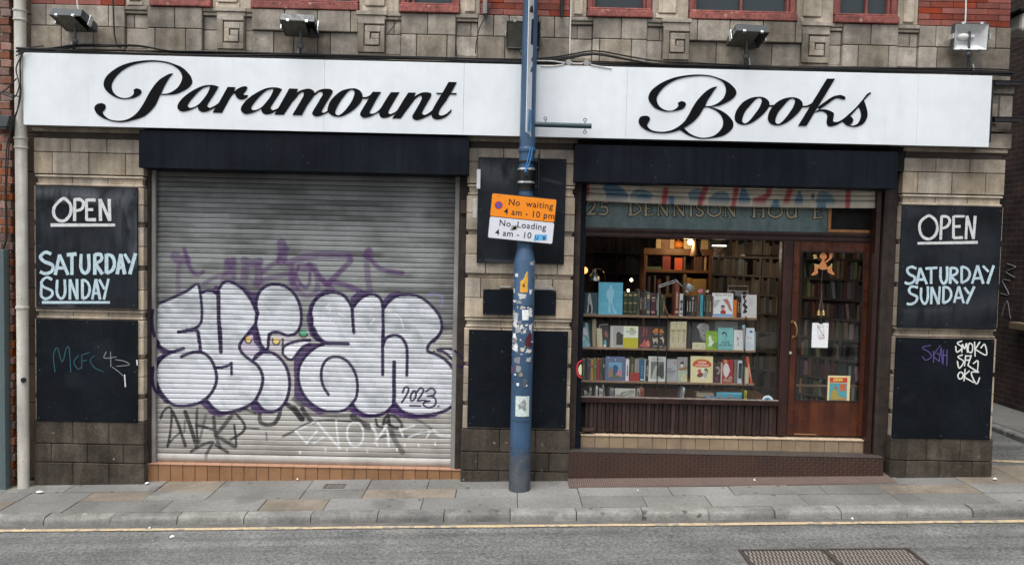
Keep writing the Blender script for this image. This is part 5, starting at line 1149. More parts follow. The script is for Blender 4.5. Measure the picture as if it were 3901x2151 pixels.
# pale drips of old paint above the small plaque
for k, (a_, b_) in enumerate((((362,1175), (458,1190)), ((655,1180), (815,1205)))):
    a, b, c_, d = zrect(zoom(1740, 560, 2.219), *a_, *b_, -.006); q_ = MB(); q_.box(a, b, -.03, .0, c_, d); meta(q_.build('paint_ridge', M('old_white_paint', (.5, .49, .46), (.3, .28, .25), nscale=20), bevel=.004), ['short white painted ridge over the plaque, left of the pole', 'long white painted ridge over the plaque, right of the pole'][k], 'ridge')
# ================================================================== the bookshop front
FY = 0.21
sf = thing('shopfront', (2.4, FY, 0.28), 'dark wooden bookshop front with large window, glazed door and lettered board', 'shopfront')
def wbox(mb, u0, v0, u1, v1, y0, y1):
    a, b, c, d = rect(u0, v0, u1, v1, y0); mb.box(a, b, y0, y1, c, d); return a, b, c, d
fr = MB()
a, b, zt0, zt1 = rect(2222, 878, 3334, 912, FY)
fr.box(a, b, FY, 0.36, zt0, zt1); fr.box(a, b, FY - 0.012, FY - 0.001, zt0 + 0.055, zt1 - 0.004); fr.box(a, b, FY - 0.022, FY - 0.013, zt1 - 0.03, zt1 - 0.006); fr.box(a, b, FY - 0.008, FY - 0.0005, zt0 + 0.012, zt0 + 0.03)
m0, m1, mz0, mz1 = rect(2974, 915, 3009, 1658, FY); fr.box(m0, m1, FY - 0.006, 0.34, mz0, zt0 - 0.002)
fr.box(m0 - 0.012, m0 - 0.002, FY + 0.02, 0.32, mz0 + 0.35, zt0 - 0.002)
fa, fb, fz0, fz1 = rect(2214, 1516, 2970, 1537, FY); fr.box(a, m0 - 0.003, FY - 0.028, 0.36, fz0, fz1 - 0.008)
fr.box(a, a + 0.025, FY + 0.01, 0.34, fz1, zt0 - 0.002)
fr.build('frame', MT['wood'], sf, bevel=0.004)
le = MB(); le.box(a, m0 - 0.004, FY - 0.03, FY + 0.03, fz1 - 0.006, fz1 + 0.001); le.build('sill_edge', M('worn_sill_edge', (0.28, 0.25, 0.22), (0.09, 0.06, 0.05), rough=0.7, nscale=14, namt=0.6, bump=0.3), sf, bevel=0.002)
pn = MB(); pn.box(a + 0.027, m0 - 0.014, FY + 0.035, FY + 0.041, fz1 + 0.002, zt0 - 0.003); pn.build('pane', MT['pane'], sf)
# boarded stall riser of upright slats
srz0 = Zf(2600, 1652, FY); sl_ = MB(); n = 47; xa_, xb_ = a + 0.07, m0 - 0.004
for k in range(n):
    p0 = xa_ + (xb_ - xa_) * k / n; p1 = xa_ + (xb_ - xa_) * (k + 1) / n
    y = FY + (0.0 if k % 2 else 0.016)
    sl_.box(p0 + 0.002, p1 - 0.002, y + pr.uniform(-0.002, 0.002), FY + 0.06, srz0 + pr.uniform(0, 0.006), fz0 - 0.003)
sl_.build('stall_riser', MT['slat'], sf, bevel=0.004)
bk = MB(); bk.box(a, m0, FY + 0.062, FY + 0.09, srz0, fz0 - 0.004); bk.build('backing_board', MT['dark'], sf)
# lettered fascia board
ta, tb, tz0, tz1 = rect(2226, 745, 3154, 879, 0.26)
fb_ = MB(); fb_.box(ta, tb, 0.26, 0.29, zt1 + 0.003, 3.2); fo = fb_.build('fascia_board', MT['teal'], sf)
GL = {'2': [([(0,.8),(.15,1),(.75,1),(.9,.75),(.6,.4),(0,0)],1), ([(0,.03),(.95,.03)],1)], '5': [([(.9,.97),(.3,.97)],.8), ([(.3,.97),(.22,.6)],.6), ([(.22,.58),(.7,.6),(.9,.3),(.6,.02),(0,.05)],1)],
      'D': [([(.16,0),(.16,1)],1.2), ([(0,.98),(.5,.97),(.95,.6),(.9,.3),(.5,.02),(0,.02)],.8)], 'E': [([(.2,0),(.2,1)],1.2), ([(0,.98),(.95,.97),(.97,.85)],.6), ([(.2,.53),(.75,.53)],.6), ([(0,.02),(.95,.03),(1,.16)],.6)],
      'N': [([(.14,0),(.14,.97)],.55), ([(.02,.98),(.2,.96),(.86,.02)],1.2), ([(.86,0),(.86,.98)],.55), ([(.74,.98),(1,.98)],.4), ([(0,.02),(.28,.02)],.4)],
      'I': [([(.5,0),(.5,1)],1.2), ([(.1,.98),(.9,.98)],.4), ([(.1,.02),(.9,.02)],.4)], 'S': [([(.9,.8),(.6,1),(.15,.85),(.2,.6),(.8,.4),(.85,.15),(.4,0),(.02,.12)],1)],
      'O': [([(.5,1),(.12,.8),(.05,.5),(.12,.2),(.5,0),(.88,.2),(.95,.5),(.88,.8),(.5,1)],.95)], 'H': [([(.14,0),(.14,1)],1.1), ([(.86,0),(.86,1)],1.1), ([(.14,.52),(.86,.52)],.5), ([(0,.02),(.3,.02)],.4), ([(.7,.02),(1,.02)],.4)],
      'U': [([(.15,1),(.14,.3),(.3,.05),(.6,.03),(.85,.25)],1.05), ([(.86,1),(.86,.02)],.9), ([(.76,.02),(1,.03)],.4)]}
k = 0; words = {}
for ch, x0, x1 in (('2',122,185), ('5',215,288), ('D',445,545), ('E',568,636), ('N',668,764), ('N',794,894), ('I',925,952), ('S',980,1042), ('O',1066,1178), ('N',1198,1298), ('H',1425,1526), ('O',1548,1664), ('U',1690,1784), ('E',1906,1974)):
    bl = 573 + (x0 - 120) * 0.0165
    lay_b, lay_g = words.setdefault(0 if x0 < 300 else 1 if x0 < 1350 else 2, (MB(), MB()))
    for pts, w in GL[ch]:
        q = [(x0 + (x1 - x0) * px, bl - 98 * py) for px, py in pts]
        closed = q[0] == q[-1] and len(q) > 4
        q = q[:-1] if closed else q
        lay_b.stroke(q, 15 * w + 15, ZS, 0.2592 - 0.0002 * (k % 5), closed, sm=4 if len(q) > 2 else 0)
        lay_g.stroke(q, 15 * w, ZS, 0.2572 - 0.0002 * (k % 5), closed, sm=4 if len(q) > 2 else 0); k += 1
for lay_b, lay_g in words.values(): lay_b.build('lettering_outline', MT['blackline'], fo); lay_g.build('gilt_lettering', MT['gold'], fo)
# fanlight over the door in light pine
pf = MB(); qa, qb, qc, qd = rect(3156, 770, 3337, 889, 0.24)
qt = qd + 0.15; w = 0.034; zc = zt1 + 0.004
pf.box(qa, qb, 0.24, 0.30, zc, zc + w); pf.box(qa, qa + w, 0.242, 0.30, zc + w + 0.001, qt); pf.box(qb - 0.02, qb, 0.242, 0.30, zc + w + 0.001, qt)
po = pf.build('fanlight_frame', MT['pine'], sf, bevel=0.004)
bb = MB(); bb.box(qa + w, qb - 0.02, 0.285, 0.29, zc + w, qt); bb.build('dark_panel', MT['dark'], po)

# glazed door
DY = FY + 0.012
da, db, dz0, dz1 = rect(3011, 918, 3316, 1659, DY); ga, gb, gz0, gz1 = rect(3037, 957, 3285, 1529, DY)
db -= 0.0
dd = MB()
dd.box(da, ga, DY, DY + 0.045, dz0, dz1); dd.box(gb, db, DY, DY + 0.045, dz0, dz1)
dd.box(ga + 0.001, gb - 0.001, DY + 0.001, DY + 0.044, gz1, dz1 - 0.001); dd.box(ga + 0.001, gb - 0.001, DY + 0.001, DY + 0.044, dz0 + 0.001, gz0)
door = dd.build('door', MT['door'], sf, bevel=0.004)
bd = MB(); t = 0.012
bd.box(ga, ga + t, DY - 0.003, DY + 0.02, gz0 + t + .001, gz1 - t - .001); bd.box(gb - t, gb, DY - 0.003, DY + 0.02, gz0 + t + .001, gz1 - t - .001); bd.box(ga, gb, DY - 0.003, DY + 0.02, gz1 - t, gz1); bd.box(ga, gb, DY - 0.003, DY + 0.02, gz0, gz0 + t)
bd.build('glazing_bead', MT['wood'], door, bevel=0.002)
pn = MB(); pn.box(ga + 0.002, gb - 0.002, DY + 0.022, DY + 0.027, gz0 + 0.002, gz1 - 0.002); pn.build('pane', MT['pane'], door)
hp = MB(); h0, h1 = P(3016, 1224, DY), P(3019, 1283, DY)
hp.tube([h0 + np.array([0.005, 0, 0]), h0 + np.array([0.022, -0.035, -0.012]), (h0 + h1) / 2 + np.array([0.034, -0.05, 0]), h1 + np.array([0.022, -0.035, 0.012]), h1 + np.array([0.005, 0, 0])], 0.008, n=8)
for h in (h0, h1): hp.cyl((h[0] + .005, DY - 0.004, h[2]), (h[0] + .005, DY, h[2]), 0.016)
hp.build('handle', MT['brass'], door, smoothf=True)
lk = MB(); c = P(3010, 1343, DY); lk.cyl((c[0], DY - 0.006, c[2]), (c[0], DY, c[2]), 0.016, n=20); lk.cyl((c[0], DY - 0.0075, c[2]), (c[0], DY - 0.0062, c[2]), 0.006, n=10)
lk.build('lock', MT['chrome'], door, smoothf=True)
hg = MB()
for v in (1578, 1630): 
    p = P(3300, v, DY); hg.box(p[0] - 0.05, p[0] + 0.025, DY - 0.003, DY - 0.0005, p[2] - 0.008, p[2] + 0.008)
    p = P(3008, v - 10, DY); hg.box(p[0] - 0.01, p[0] + 0.06, DY - 0.003, DY - 0.0005, p[2] - 0.007, p[2] + 0.007)
hg.build('strap_hinge', MT['wood'], door, bevel=0.002)
kp = MB(); p0 = P(3025, 1652, DY); kp.box(p0[0], p0[0] + 0.24, DY - 0.002, DY - 0.0005, p0[2] - 0.006, p0[2] + 0.006); kp.build('worn_strip', M('scuffed_wood', (0.3, 0.16, 0.07), rough=0.8), door)
# head rail shadow gap above the door
hd = MB(); hd.box(da, db + 0.03, FY + 0.02, 0.3, dz1 + 0.003, zt0 - 0.002); hd.build('door_head', MT['wood'], sf)
jr = MB(); jr.box(db + 0.003, db + 0.055, FY + 0.004, 0.3, dz0, zt0 - 0.003); jr.build('door_jamb', MT['wood'], sf, bevel=0.003)

# beige tiles under window and door
ts = MB(); tcap = MB(); z1 = Zf(2750, 1664, 0.17); z0 = Zf(2750, 1722, 0.17) - 0.05
x0, x1 = X(2211, 1690, 0.17), X(3305, 1700, 0.17); n = 20
for k in range(n):
    p0 = x0 + (x1 - x0) * k / n; p1 = x0 + (x1 - x0) * (k + 1) / n
    ts.box(p0 + 0.002, p1 - 0.002, 0.17, 0.32, z0, z1 - 0.016); tcap.box(p0 + 0.001, p1 - 0.001, 0.16, 0.33, z1 - 0.014, z1)
tso = ts.build('sill_tiles', MT['sandtile'], sf, bevel=0.004); tcap.build('tile_lip', M('cream_tile_lip', (0.66, 0.53, 0.38), (0.45, 0.33, 0.22), nscale=10, rough=0.5), tso, bevel=0.003)
bk = MB(); bk.box(x0, x1, 0.178, 0.32, z0, z1 - 0.018); bk.build('tile_joint', MT['mortar'], tso)

# tread plate step and the sloping plate on the footway
sp = thing('entrance_step', (2.35, 0, gz(2.3)), 'rust brown tread plate step below the bookshop window', 'step')
s0, s1 = X(2166, 1765, -0.02), X(3366, 1770, -0.02); stz = Zf(2765, 1732, -0.02)
q = MB(); q.box(s0, s1, -0.02, 0.30, gz(0.5) - 0.1, stz); q.build('riser_plate', MT['diamond'], sp, bevel=0.004)
q = MB(); q.box(s0, s1, -0.026, 0.168, stz + 0.0005, stz + 0.005); q.build('top_plate', MT['iron'], sp, bevel=0.002)
lug = MB(); pitch = 0.042; nr = 8
for i in range(int((s1 - s0 - 0.03) / pitch)):
    for j in range(nr):
        cx = s0 + 0.03 + i * pitch; cz = stz - 0.022 - j * 0.031
        if cz < gz(cx) + 0.012: continue
        sgn = 1 if (i + j) % 2 else -1; dx, dz = 0.0125, 0.0125 * sgn; nx, nz = -dz * 0.26, dx * 0.26
        y = -0.0235
        nx, nz = nx * 1.3, nz * 1.3; lug.add([(cx - dx, -.0201, cz - dz), (cx + nx, -.0201, cz + nz), (cx + dx, -.0201, cz + dz), (cx - nx, -.0201, cz - nz), (cx - dx * .6, -.0255, cz - dz * .6), (cx + dx * .6, -.0255, cz + dz * .6)], [(0, 1, 5, 4), (1, 2, 5), (2, 3, 4, 5), (3, 0, 4)])
lug.build('tread_pattern', M('worn_tread', (0.105, 0.057, 0.04), rough=0.45, spec=.3, bump=0), sp)
c = [G(2160, 1817), G(2168, 1858), G(3422, 1842), G(3358, 1801)]
rp = thing('ramp_plate', tuple((c[0] + c[2]) / 2), 'flat ribbed brown metal ramp plate lying on the footway at the step', 'ramp')
q = MB(); top = [(p[0], p[1], gz(p[0], p[1]) + (0.030 if i in (0, 3) else 0.007)) for i, p in enumerate(c)]
q.add(top + [(a, b, d - 0.03) for a, b, d in top], [(0, 1, 2, 3), (0, 1, 5, 4), (1, 2, 6, 5), (2, 3, 7, 6), (3, 0, 4, 7)])
q.build('plate', MT['rampm'], rp, bevel=0.002)
rb = MB(); T = [np.array(p) for p in top]; n = 150
for k in range(n):
    t = (k + 0.5) / n; p0 = T[0] * (1 - t) + T[3] * t; p1 = T[1] * (1 - t) + T[2] * t; dl = np.array([0.004, 0, 0]); upv = np.array([0, 0, 0.0035])
    e0, e1 = p0 * .95 + p1 * .05, p0 * .05 + p1 * .95
    rb.add([e0 - dl + upv * .2, e1 - dl + upv * .2, e1 + upv, e0 + upv, e0 + dl + upv * .2, e1 + dl + upv * .2], [(0, 1, 2, 3), (3, 2, 5, 4)])
rb.build('ribs', M('worn_rib', (.2, .15, .13), rough=.5, bump=0), rp)

# ================================================================== drainpipe, cables, lamps on the facade
py = -0.075
dp = thing('drainpipe', (X(84, 1200, py), py, gz(-4.9)), 'tall cream white cast iron drainpipe between brick and stone', 'drainpipe')
pxc = X(84, 1000, py); rr = 0.054
q = MB(); q.cyl((pxc, py, gz(-4.9) - 0.05), (pxc, py, 6.8), rr, n=28, caps=False); q.build('pipe', MT['pipe'], dp, smoothf=True)
for v in (545, 1170, 60):
    zc = Zf(84, v, py); q = MB()
    q.lathe([(rr + .001, -.055), (rr + .010, -.052), (rr + .010, -.04), (rr + .004, -.036), (rr + .004, .036), (rr + .012, .04), (rr + .012, .055), (rr + .001, .058)] if v != 1170 else [(rr + .001, -.012), (rr + .008, -.01), (rr + .008, .01), (rr + .001, .012)], 0, 0, 28, Matrix.Translation((pxc, py, zc)))
    q.build('collar', MT['pipe'], dp, smoothf=True)
q = MB(); p = P(89, 1447, py - rr); q.cyl((p[0], py - rr - 0.004, p[2]), (p[0], py - rr + 0.01, p[2]), 0.026, n=20); q.build('inspection_cap', MT['cable'], dp)
# far left: grey green door post, small wall box
gp = MB(); a, b, c_, d = rect(-60, 950, 30, 1850, -0.14); gp.box(a, b - 0.055, -0.14, -0.062, gz(-5.2) - 0.05, d); gp.box(b - 0.052, b - 0.028, -0.15, -0.062, gz(-5.2) - 0.05, d + 0.003)
meta(gp.build('door_post', MT['postm'], bevel=0.006), 'grey green metal door post at the far left edge', 'post')
wb = thing('wall_light', (X(5, 470, -0.2), -0.2, Zf(5, 480, -0.2)), 'small grey metal wall light on the old brick at left', 'wall light')
q = MB(); a, b, c_, d = rect(-40, 440, 36, 482, -0.22)
q.add([(a, -0.22, c_), (b - 0.03, -0.22, c_), (b, -0.22, d), (a, -0.22, d + 0.01), (a, -0.05, c_), (b - 0.03, -0.05, c_), (b, -0.05, d), (a, -0.05, d + 0.01)], [(0, 1, 2, 3), (4, 5, 6, 7), (0, 1, 5, 4), (1, 2, 6, 5), (2, 3, 7, 6), (3, 0, 4, 7)])
q.build('hood', MT['lampbody'], wb, bevel=0.004); q = MB(); q.box(a, b - 0.05, -0.2, -0.06, c_ - 0.02, c_ - 0.002); q.build('diffuser', MT['lampglass'], wb)

cb = thing('cable_bundle', (0, -0.28, 4.2), 'sagging bundle of black cables along the top of the white sign', 'cables')
qc = random.Random(8); CZ = sz1 + 0.006
for k in range(7):
    pts = []; ph = qc.uniform(0, 6)
    for i in range(34):
        x = -4.9 + 9.95 * i / 33
        z = CZ + 0.008 + 0.007 * k + 0.018 * math.sin(x * 1.7 + ph) * (0.5 + 0.5 * math.sin(x * 0.6 + k)) + (0.045 if -4.4 < x < -3.6 and k > 3 else 0) + (0.09 * math.exp(-((x - 0.85) / 0.35) ** 2) if k > 2 else 0)
        pts.append((x, -0.155 + 0.016 * (k % 3), max(z, CZ)))
    q = MB(); q.tube(pts, 0.0075 + 0.002 * (k % 2), n=6, sm=3); q.build('cable', MT['cable'], cb, smoothf=True)
# cables down the left end and over the brick
lc = thing('cable_run', (-5.0, -0.2, 2.0), 'tangle of thin black cables running down beside the left end of the sign', 'cables')
for k, pts in enumerate(([(170,395),(150,470),(155,560),(150,700),(130,830),(100,920),(60,1060),(45,1200),(42,1420)], [(215,370),(160,420),(150,560),(158,680),(140,800),(90,930),(70,1060),(55,1300),(48,1420)], [(0,690),(50,700),(100,715),(150,730)], [(160,420),(120,520),(145,640),(110,730),(60,720),(0,700)], [(125,590),(60,660),(20,690)], [(120,420),(170,395),(230,360),(330,345)])):
    q = MB(); zz = zoom(0, 0, 1.972); q.tube([P(*zz(*p), -0.185 - 0.010 * k) for p in pts], 0.006, n=6); q.build('cable', MT['cable'], lc, smoothf=True)
q = MB(); q.tube([P(*p, -0.08) for p in ((22, 720), (24, 900), (14, 960), (8, 1200), (6, 1300))], 0.011, n=6); q.build('cable', MT['cable'], lc, smoothf=True)
for nm, lab, mat, r, y, pts in (
    ('cable', 'thin black cable hanging down from the first floor left of the second lamp', 'cable', 0.008, -0.06, [(430, 0), (433, 60), (436, 130), (446, 170), (460, 183)]),
    ('cable', 'white cable dropping over the red brick right of the pole', 'whitecable', 0.007, -0.06, [(2176, -40), (2174, 60), (2171, 150), (2170, 215)]),
    ('cable', 'white cable end hanging above the first floodlight', 'whitecable', 0.007, -0.10, [(292, -40), (294, 10), (299, 42)]),
    ('cable', 'white cable running down to the floodlight at the right corner', 'whitecable', 0.007, -0.08, [(3681, -40), (3679, 50), (3677, 98)]),
    ('cable', 'black cable looping across the stone left of the pole', 'cable', 0.006, -0.05, [(1880, -30), (1862, 40), (1830, 100), (1815, 160), (1812, 205)]),
    ('cable', 'black cable beside the recess right of the third window', 'cable', 0.006, -0.05, [(1742, 66), (1739, 110), (1737, 170), (1742, 225)]),
    ('cable', 'thin black cable slanting over the second carved panel', 'cable', 0.005, -0.07, [(1528, 62), (1500, 100), (1475, 132)])):
    q = MB(); q.tube([P(*p, y) for p in pts], r, n=6); meta(q.build(nm, MT[mat], smoothf=True), lab, 'cable')
jb = thing('junction_box', tuple(P(2165, 242, -0.14)), 'two small grey round junction boxes with white leads on the sign top', 'junction box')
for (u, v) in ((2165, 241), (2234, 243)):
    p = P(u, v, -0.14); q = MB(); q.cyl((p[0], -0.17, p[2]), (p[0], -0.12, p[2]), 0.030, n=18); q.cyl((p[0] - 0.045, -0.145, p[2]), (p[0] + 0.045, -0.145, p[2]), 0.012, n=10); q.cyl((p[0], -0.145, p[2] - 0.05), (p[0], -0.145, p[2] + 0.045), 0.012, n=10)
    q.build('box', M('grey_plastic', (0.4, 0.4, 0.38), (0.2, 0.2, 0.19), nscale=20, rough=0.5), jb, smoothf=True)
for pts in ([(2046,232),(2100,233),(2150,240)], [(2180,242),(2220,243)], [(2250,247),(2290,255),(2330,261)], [(2150,245),(2110,252),(2060,252)]):
    q = MB(); q.tube([P(*p, -0.176) for p in pts], 0.006, n=6); q.build('lead', MT['whitecable'], jb, smoothf=True)
dsp = MB(); a, b, c_, d = rect(2131, -40, 2151, 66, -0.06); dsp.cyl(((a + b) / 2, -0.06, c_), ((a + b) / 2, -0.06, 6), 0.02, n=14); meta(dsp.build('waste_pipe', MT['cable'], smoothf=True), 'short dark pipe end on the red brick right of the pole', 'pipe')
dsp = MB(); a, b, c_, d = rect(1840, -40, 1856, 52, -0.06); dsp.box(a, b, -0.06, -0.01, c_, 6); meta(dsp.build('cable_cover', MT['steel'], bevel=0.003), 'grey cable cover strip on the red brick left of the pole', 'cover')

# floodlights standing over the sign
def floodlight(u, v, vs, label, face=15, yaw=0, bulb=False, Y=-0.18, tl=0):
    t = thing('floodlight', (0, 0, 0), label, 'floodlight', 'floodlights above the sign')
    c = P(u, v, Y)
    # local: glass in XY, looking along -Z, housing above
    Mx = Matrix.Translation(c) @ Matrix.Rotation(R_(yaw), 4, 'Z') @ Matrix.Rotation(R_(tl), 4, 'Y') @ Matrix.Rotation(R_(-face), 4, 'X')
    foot = P(u, vs, -0.10); BASE[t.name] = Vector(foot); t.location = BASE[t.name]
    def put(mb, name, mat, par=None, bev=0.004, smf=False):
        mb.v = [tuple(Mx @ Vector(p)) for p in mb.v]; return mb.build(name, MT[mat], par or t, bevel=bev, smoothf=smf)
    w, h, d = 0.172, 0.135, 0.085
    q = MB(); q.add([(-w, -h, 0), (w, -h, 0), (w, h, 0), (-w, h, 0), (-w * .93, -h * .93, d), (w * .93, -h * .93, d), (w * .93, h * .8, d), (-w * .93, h * .8, d),
                     (-w + .012, -h + .012, 0), (w - .012, -h + .012, 0), (w - .012, h - .012, 0), (-w + .012, h - .012, 0), (-w * .75, -h * .6, d * .7), (w * .75, -h * .6, d * .7), (w * .75, h * .6, d * .7), (-w * .75, h * .6, d * .7)],
        [(4, 5, 6, 7), (0, 1, 5, 4), (1, 2, 6, 5), (2, 3, 7, 6), (3, 0, 4, 7), (0, 1, 9, 8), (1, 2, 10, 9), (2, 3, 11, 10), (3, 0, 8, 11)])
    for k in range(5): q.box(-w * .8, w * .8, -h * .5 + k * .036, -h * .5 + k * .036 + .008, d + .0005, d + .012)
    put(q, 'housing', 'lampbody')
    q = MB(); q.add([(-w + .012, -h + .012, 0.001), (w - .012, -h + .012, 0.001), (w - .012, h - .012, 0.001), (-w + .012, h - .012, 0.001), (-w * .6, -h * .35, d * .7), (w * .6, -h * .35, d * .7), (w * .6, h * .5, d * .7), (-w * .6, h * .5, d * .7)], [(0, 1, 5, 4), (1, 2, 6, 5), (2, 3, 7, 6), (3, 0, 4, 7), (4, 5, 6, 7)])
    put(q, 'reflector', 'reflector' if bulb else 'lampdark', None, 0)
    if not bulb:
        q = MB(); q.box(-w + .014, w * .42, -h + .014, h - .014, 0.004, 0.007); put(q, 'glass', 'lampglass', None, 0)
    else:
        q = MB(); q.ball((-.05, -.01, .05), .045, 10, (1.4, .8, .7)); q.cyl((0.01, -.01, .05), (0.05, -.01, .05), 0.018, n=12); put(q, 'bulb', 'whitecable', None, 0, True)
    for sx in (-.09, .09):
        q = MB(); q.box(sx - .014, sx + .014, -h - .008, -h + .014, -.008, .014); put(q, 'clip', 'chrome', None, 0.002)
        if bulb: q = MB(); q.box(sx - .014, sx + .014, h - .014, h + .008, -.008, .014); put(q, 'clip', 'lampbody', None, 0.002)
    q = MB()
    for sx in (-1, 1): q.box(sx * (w + .006) - .004, sx * (w + .006) + .004, -.03, .02, -.02, .09)
    put(q, 'bracket', 'chrome', None, 0.002)
    q = MB(); mid = Vector(c) + Vector((0, 0.03, -0.10))
    q.cyl(foot, mid + Vector((0, 0, -0.02)), 0.014, n=12); q.ball(mid + Vector((0, 0, -.06)), .03, 8, (1, .6, 1)); q.cyl(mid + Vector((0, 0, -.03)), mid + Vector((0, 0, .16)), 0.012, n=10)
    q.build('stem', MT['lampbody'], t, smoothf=True)
    q = MB()
    for dx in (-0.018, 0.018): q.tube([Vector(foot) + Vector((dx, -.01, -0.02)), Vector(foot) + Vector((dx, -.012, 0.05)), Vector(foot) + Vector((dx * .4, -.01, 0.11))], 0.005, n=6)
    q.build('flex', MT['whitecable'], t)
floodlight(280, 92, 203, 'grey floodlight skewed to the right above the left end of the sign', 20, -9, tl=3)
floodlight(1142, 112, 228, 'grey floodlight between the first and second carved stone panels', 20, 3, tl=1)
floodlight(1994, 134, 246, 'grey floodlight half hidden behind the blue pole', 70, 0, Y=-0.085)
floodlight(2848, 152, 262, 'grey floodlight between the third and fourth carved stone panels', 20, 7, tl=0)
floodlight(3700, 141, 288, 'floodlight facing the street with its white bulb showing, right corner', 86, -3, bulb=True)
# fixing brackets past the right end of the sign
eb = MB()
for v in (322, 460): 
    a = P(3786, v, -0.12); eb.box(a[0], a[0] + 0.27, -0.14, -0.09, a[2] - 0.012, a[2] + 0.03); eb.box(a[0] - 0.1, a[0] + 0.30, -0.145, -0.07, a[2] + 0.031, a[2] + 0.04)
eb.box(sx1 + .006, sx1 + .035, -0.145, -0.05, sz0 + .05, sz1 - .05)
eb.build('sign_bracket', MT['cable'], sign, bevel=0.003)
kp2 = MB()
# carved key panel on the pier head behind the sign end
a, b, c_, d = rect(3780, 330, 3860, 540, -0.03)
kp2.box(4.66, 5.13, -0.02, 0.2, 3.72, 4.10); kp2.box(4.66, 4.98, -0.04, -0.021, 3.80, 4.0); kp2.box(5.0, 5.13, -0.04, -0.021, 3.74, 4.08)
kp2.build('carved_panel', MT['stone'], bld, bevel=0.006)
fl = thing('wall_lantern', tuple(P(3880, 90, 1.2)), 'pale lantern cut by the right edge on the dark side wall', 'lantern')
q = MB(); p = P(3890, 95, 1.2); q.box(p[0] - .06, p[0] + .35, 1.1, 1.4, p[2] - .10, p[2] + .12); q.build('body', MT['pipe'], fl, bevel=0.04)
q = MB(); q.box(p[0] - .10, p[0] + .4, 1.06, 1.44, p[2] + .121, p[2] + .16); q.build('cap', MT['cable'], fl, bevel=0.01)

# ================================================================== the blue column
pY = -0.265; pX = X(1979, 1850, pY); pZ = gz(pX, pY)
pole = thing('lamp_column', (pX, pY, pZ), 'blue steel lamp column covered in torn stickers on the footway', 'lamp column')
def zp(v, u=1990): return Zf(u, v, pY)
RB, RS = 0.106, 0.079
zs1, zs2, zdoor0 = zp(993), zp(972), zp(1722)
q = MB(); q.lathe([(RB + .002, pZ - 0.05), (RB + .002, zdoor0)], pX, pY, 40); q.build('bare_foot', MT['poleworn'], pole, smoothf=True)
q = MB(); q.lathe([(RB, zdoor0 + .0005), (RB, zs1), (RB - .006, zs1 + .02), (RS + .006, zs2 + .045), (RS, zs2 + .07)], pX, pY, 40); q.build('base_casing', MT['polem'], pole, smoothf=True, ang=60)
q = MB(); q.lathe([(RS, zs2 + .071), (RS - .012, 7.5)], pX, pY, 40); q.build('shaft', MT['polem'], pole, smoothf=True)
def patch(mb, u0, v0, u1, v1, r, jag=0.0, n=9, rot=0.0):
    """a patch hugging the column"""
    um, vm = (u0 + u1) / 2, (v0 + v1) / 2; out = []
    sc = (CAM_LOC[1] * -1 + pY - r) / F_
    cu, cv = project(np.array([[pX, pY - r, Zf(um, vm, pY - r)]])); cx = (um - cu[0]) * sc
    hw, hh = (u1 - u0) / 2 * sc, (v1 - v0) / 2 * sc; zc = Zf(um, vm, pY - r)
    def put(a, b):
        xx, zz = a * hw, b * hh
        an = math.asin(max(-.999, min(.999, (cx + xx) / r))); return (pX + r * math.sin(an), pY - r * math.cos(an), zc + zz)
    if jag >= 0.1:                                            # torn: an uneven outline, filled in rings
        nn = 16; o = len(mb.v); ph = rng.uniform(0, 6)
        rad = [1 - rng.uniform(0, jag * 1.6) + 0.12 * math.sin(3 * 6.283 * k / nn + ph) for k in range(nn)]
        vs = [put(0, 0)]
        for f in (.5, 1):
            for k in range(nn):
                t_ = 6.283 * k / nn; e = 1 / max(abs(math.cos(t_)), abs(math.sin(t_))); e = 1 + (e - 1) * .6
                vs.append(put(math.cos(t_) * e * rad[k] * f, math.sin(t_) * e * rad[k] * f))
        mb.add(vs, [(0, 1 + k, 1 + (k + 1) % nn) for k in range(nn)] + [(1 + k, 1 + nn + k, 1 + nn + (k + 1) % nn, 1 + (k + 1) % nn) for k in range(nn)])
        return
    nu, nv = 6, 4; vs = []
    for j in range(nv + 1):
        for i in range(nu + 1): vs.append(put((i / nu - .5) * 2, (j / nv - .5) * 2))
    mb.add(vs, [(j * (nu + 1) + i, j * (nu + 1) + i + 1, (j + 1) * (nu + 1) + i + 1, (j + 1) * (nu + 1) + i) for j in range(nv) for i in range(nu)])
zq7 = zoom(1740, 1040, 1.731); zq6 = zoom(1740, 560, 2.219)
fk = random.Random(33)
for k in range(46):                                         # the paint gives out in ragged flakes above the bare foot
    a = fk.uniform(344, 486); up_ = k % 2; b = fk.uniform(1150, 1185) if up_ else fk.uniform(1170, 1290 if k % 3 else 1230); w = fk.uniform(6, 26); h = fk.uniform(8, 26) if up_ else fk.uniform(6, 34)
    q = MB(); u0, v0 = zq7(a, b); u1, v1 = zq7(a + w, b + h); patch(q, u0, v0, u1, v1, RB + .0026 + .0002 * (k % 4), .45); q.build('paint_flake', MT['poleworn' if up_ else 'polem'], pole)
q = MB(); u0, v0 = zq7(372, 541); u1, v1 = zq7(490, 980); patch(q, u0, v0, u1, v1, RB + .006); q.build('access_door', MT['polem'], pole, bevel=0.003)
q = MB()
for v in (zq7(0, 206)[1], zq7(0, 538)[1]): q.lathe([(RB + .0005, zp(v) - .006), (RB + .004, zp(v) - .004), (RB + .004, zp(v) + .004), (RB + .0005, zp(v) + .006)], pX, pY, 40)
q.build('casing_seam', MT['polem'], pole, smoothf=True)
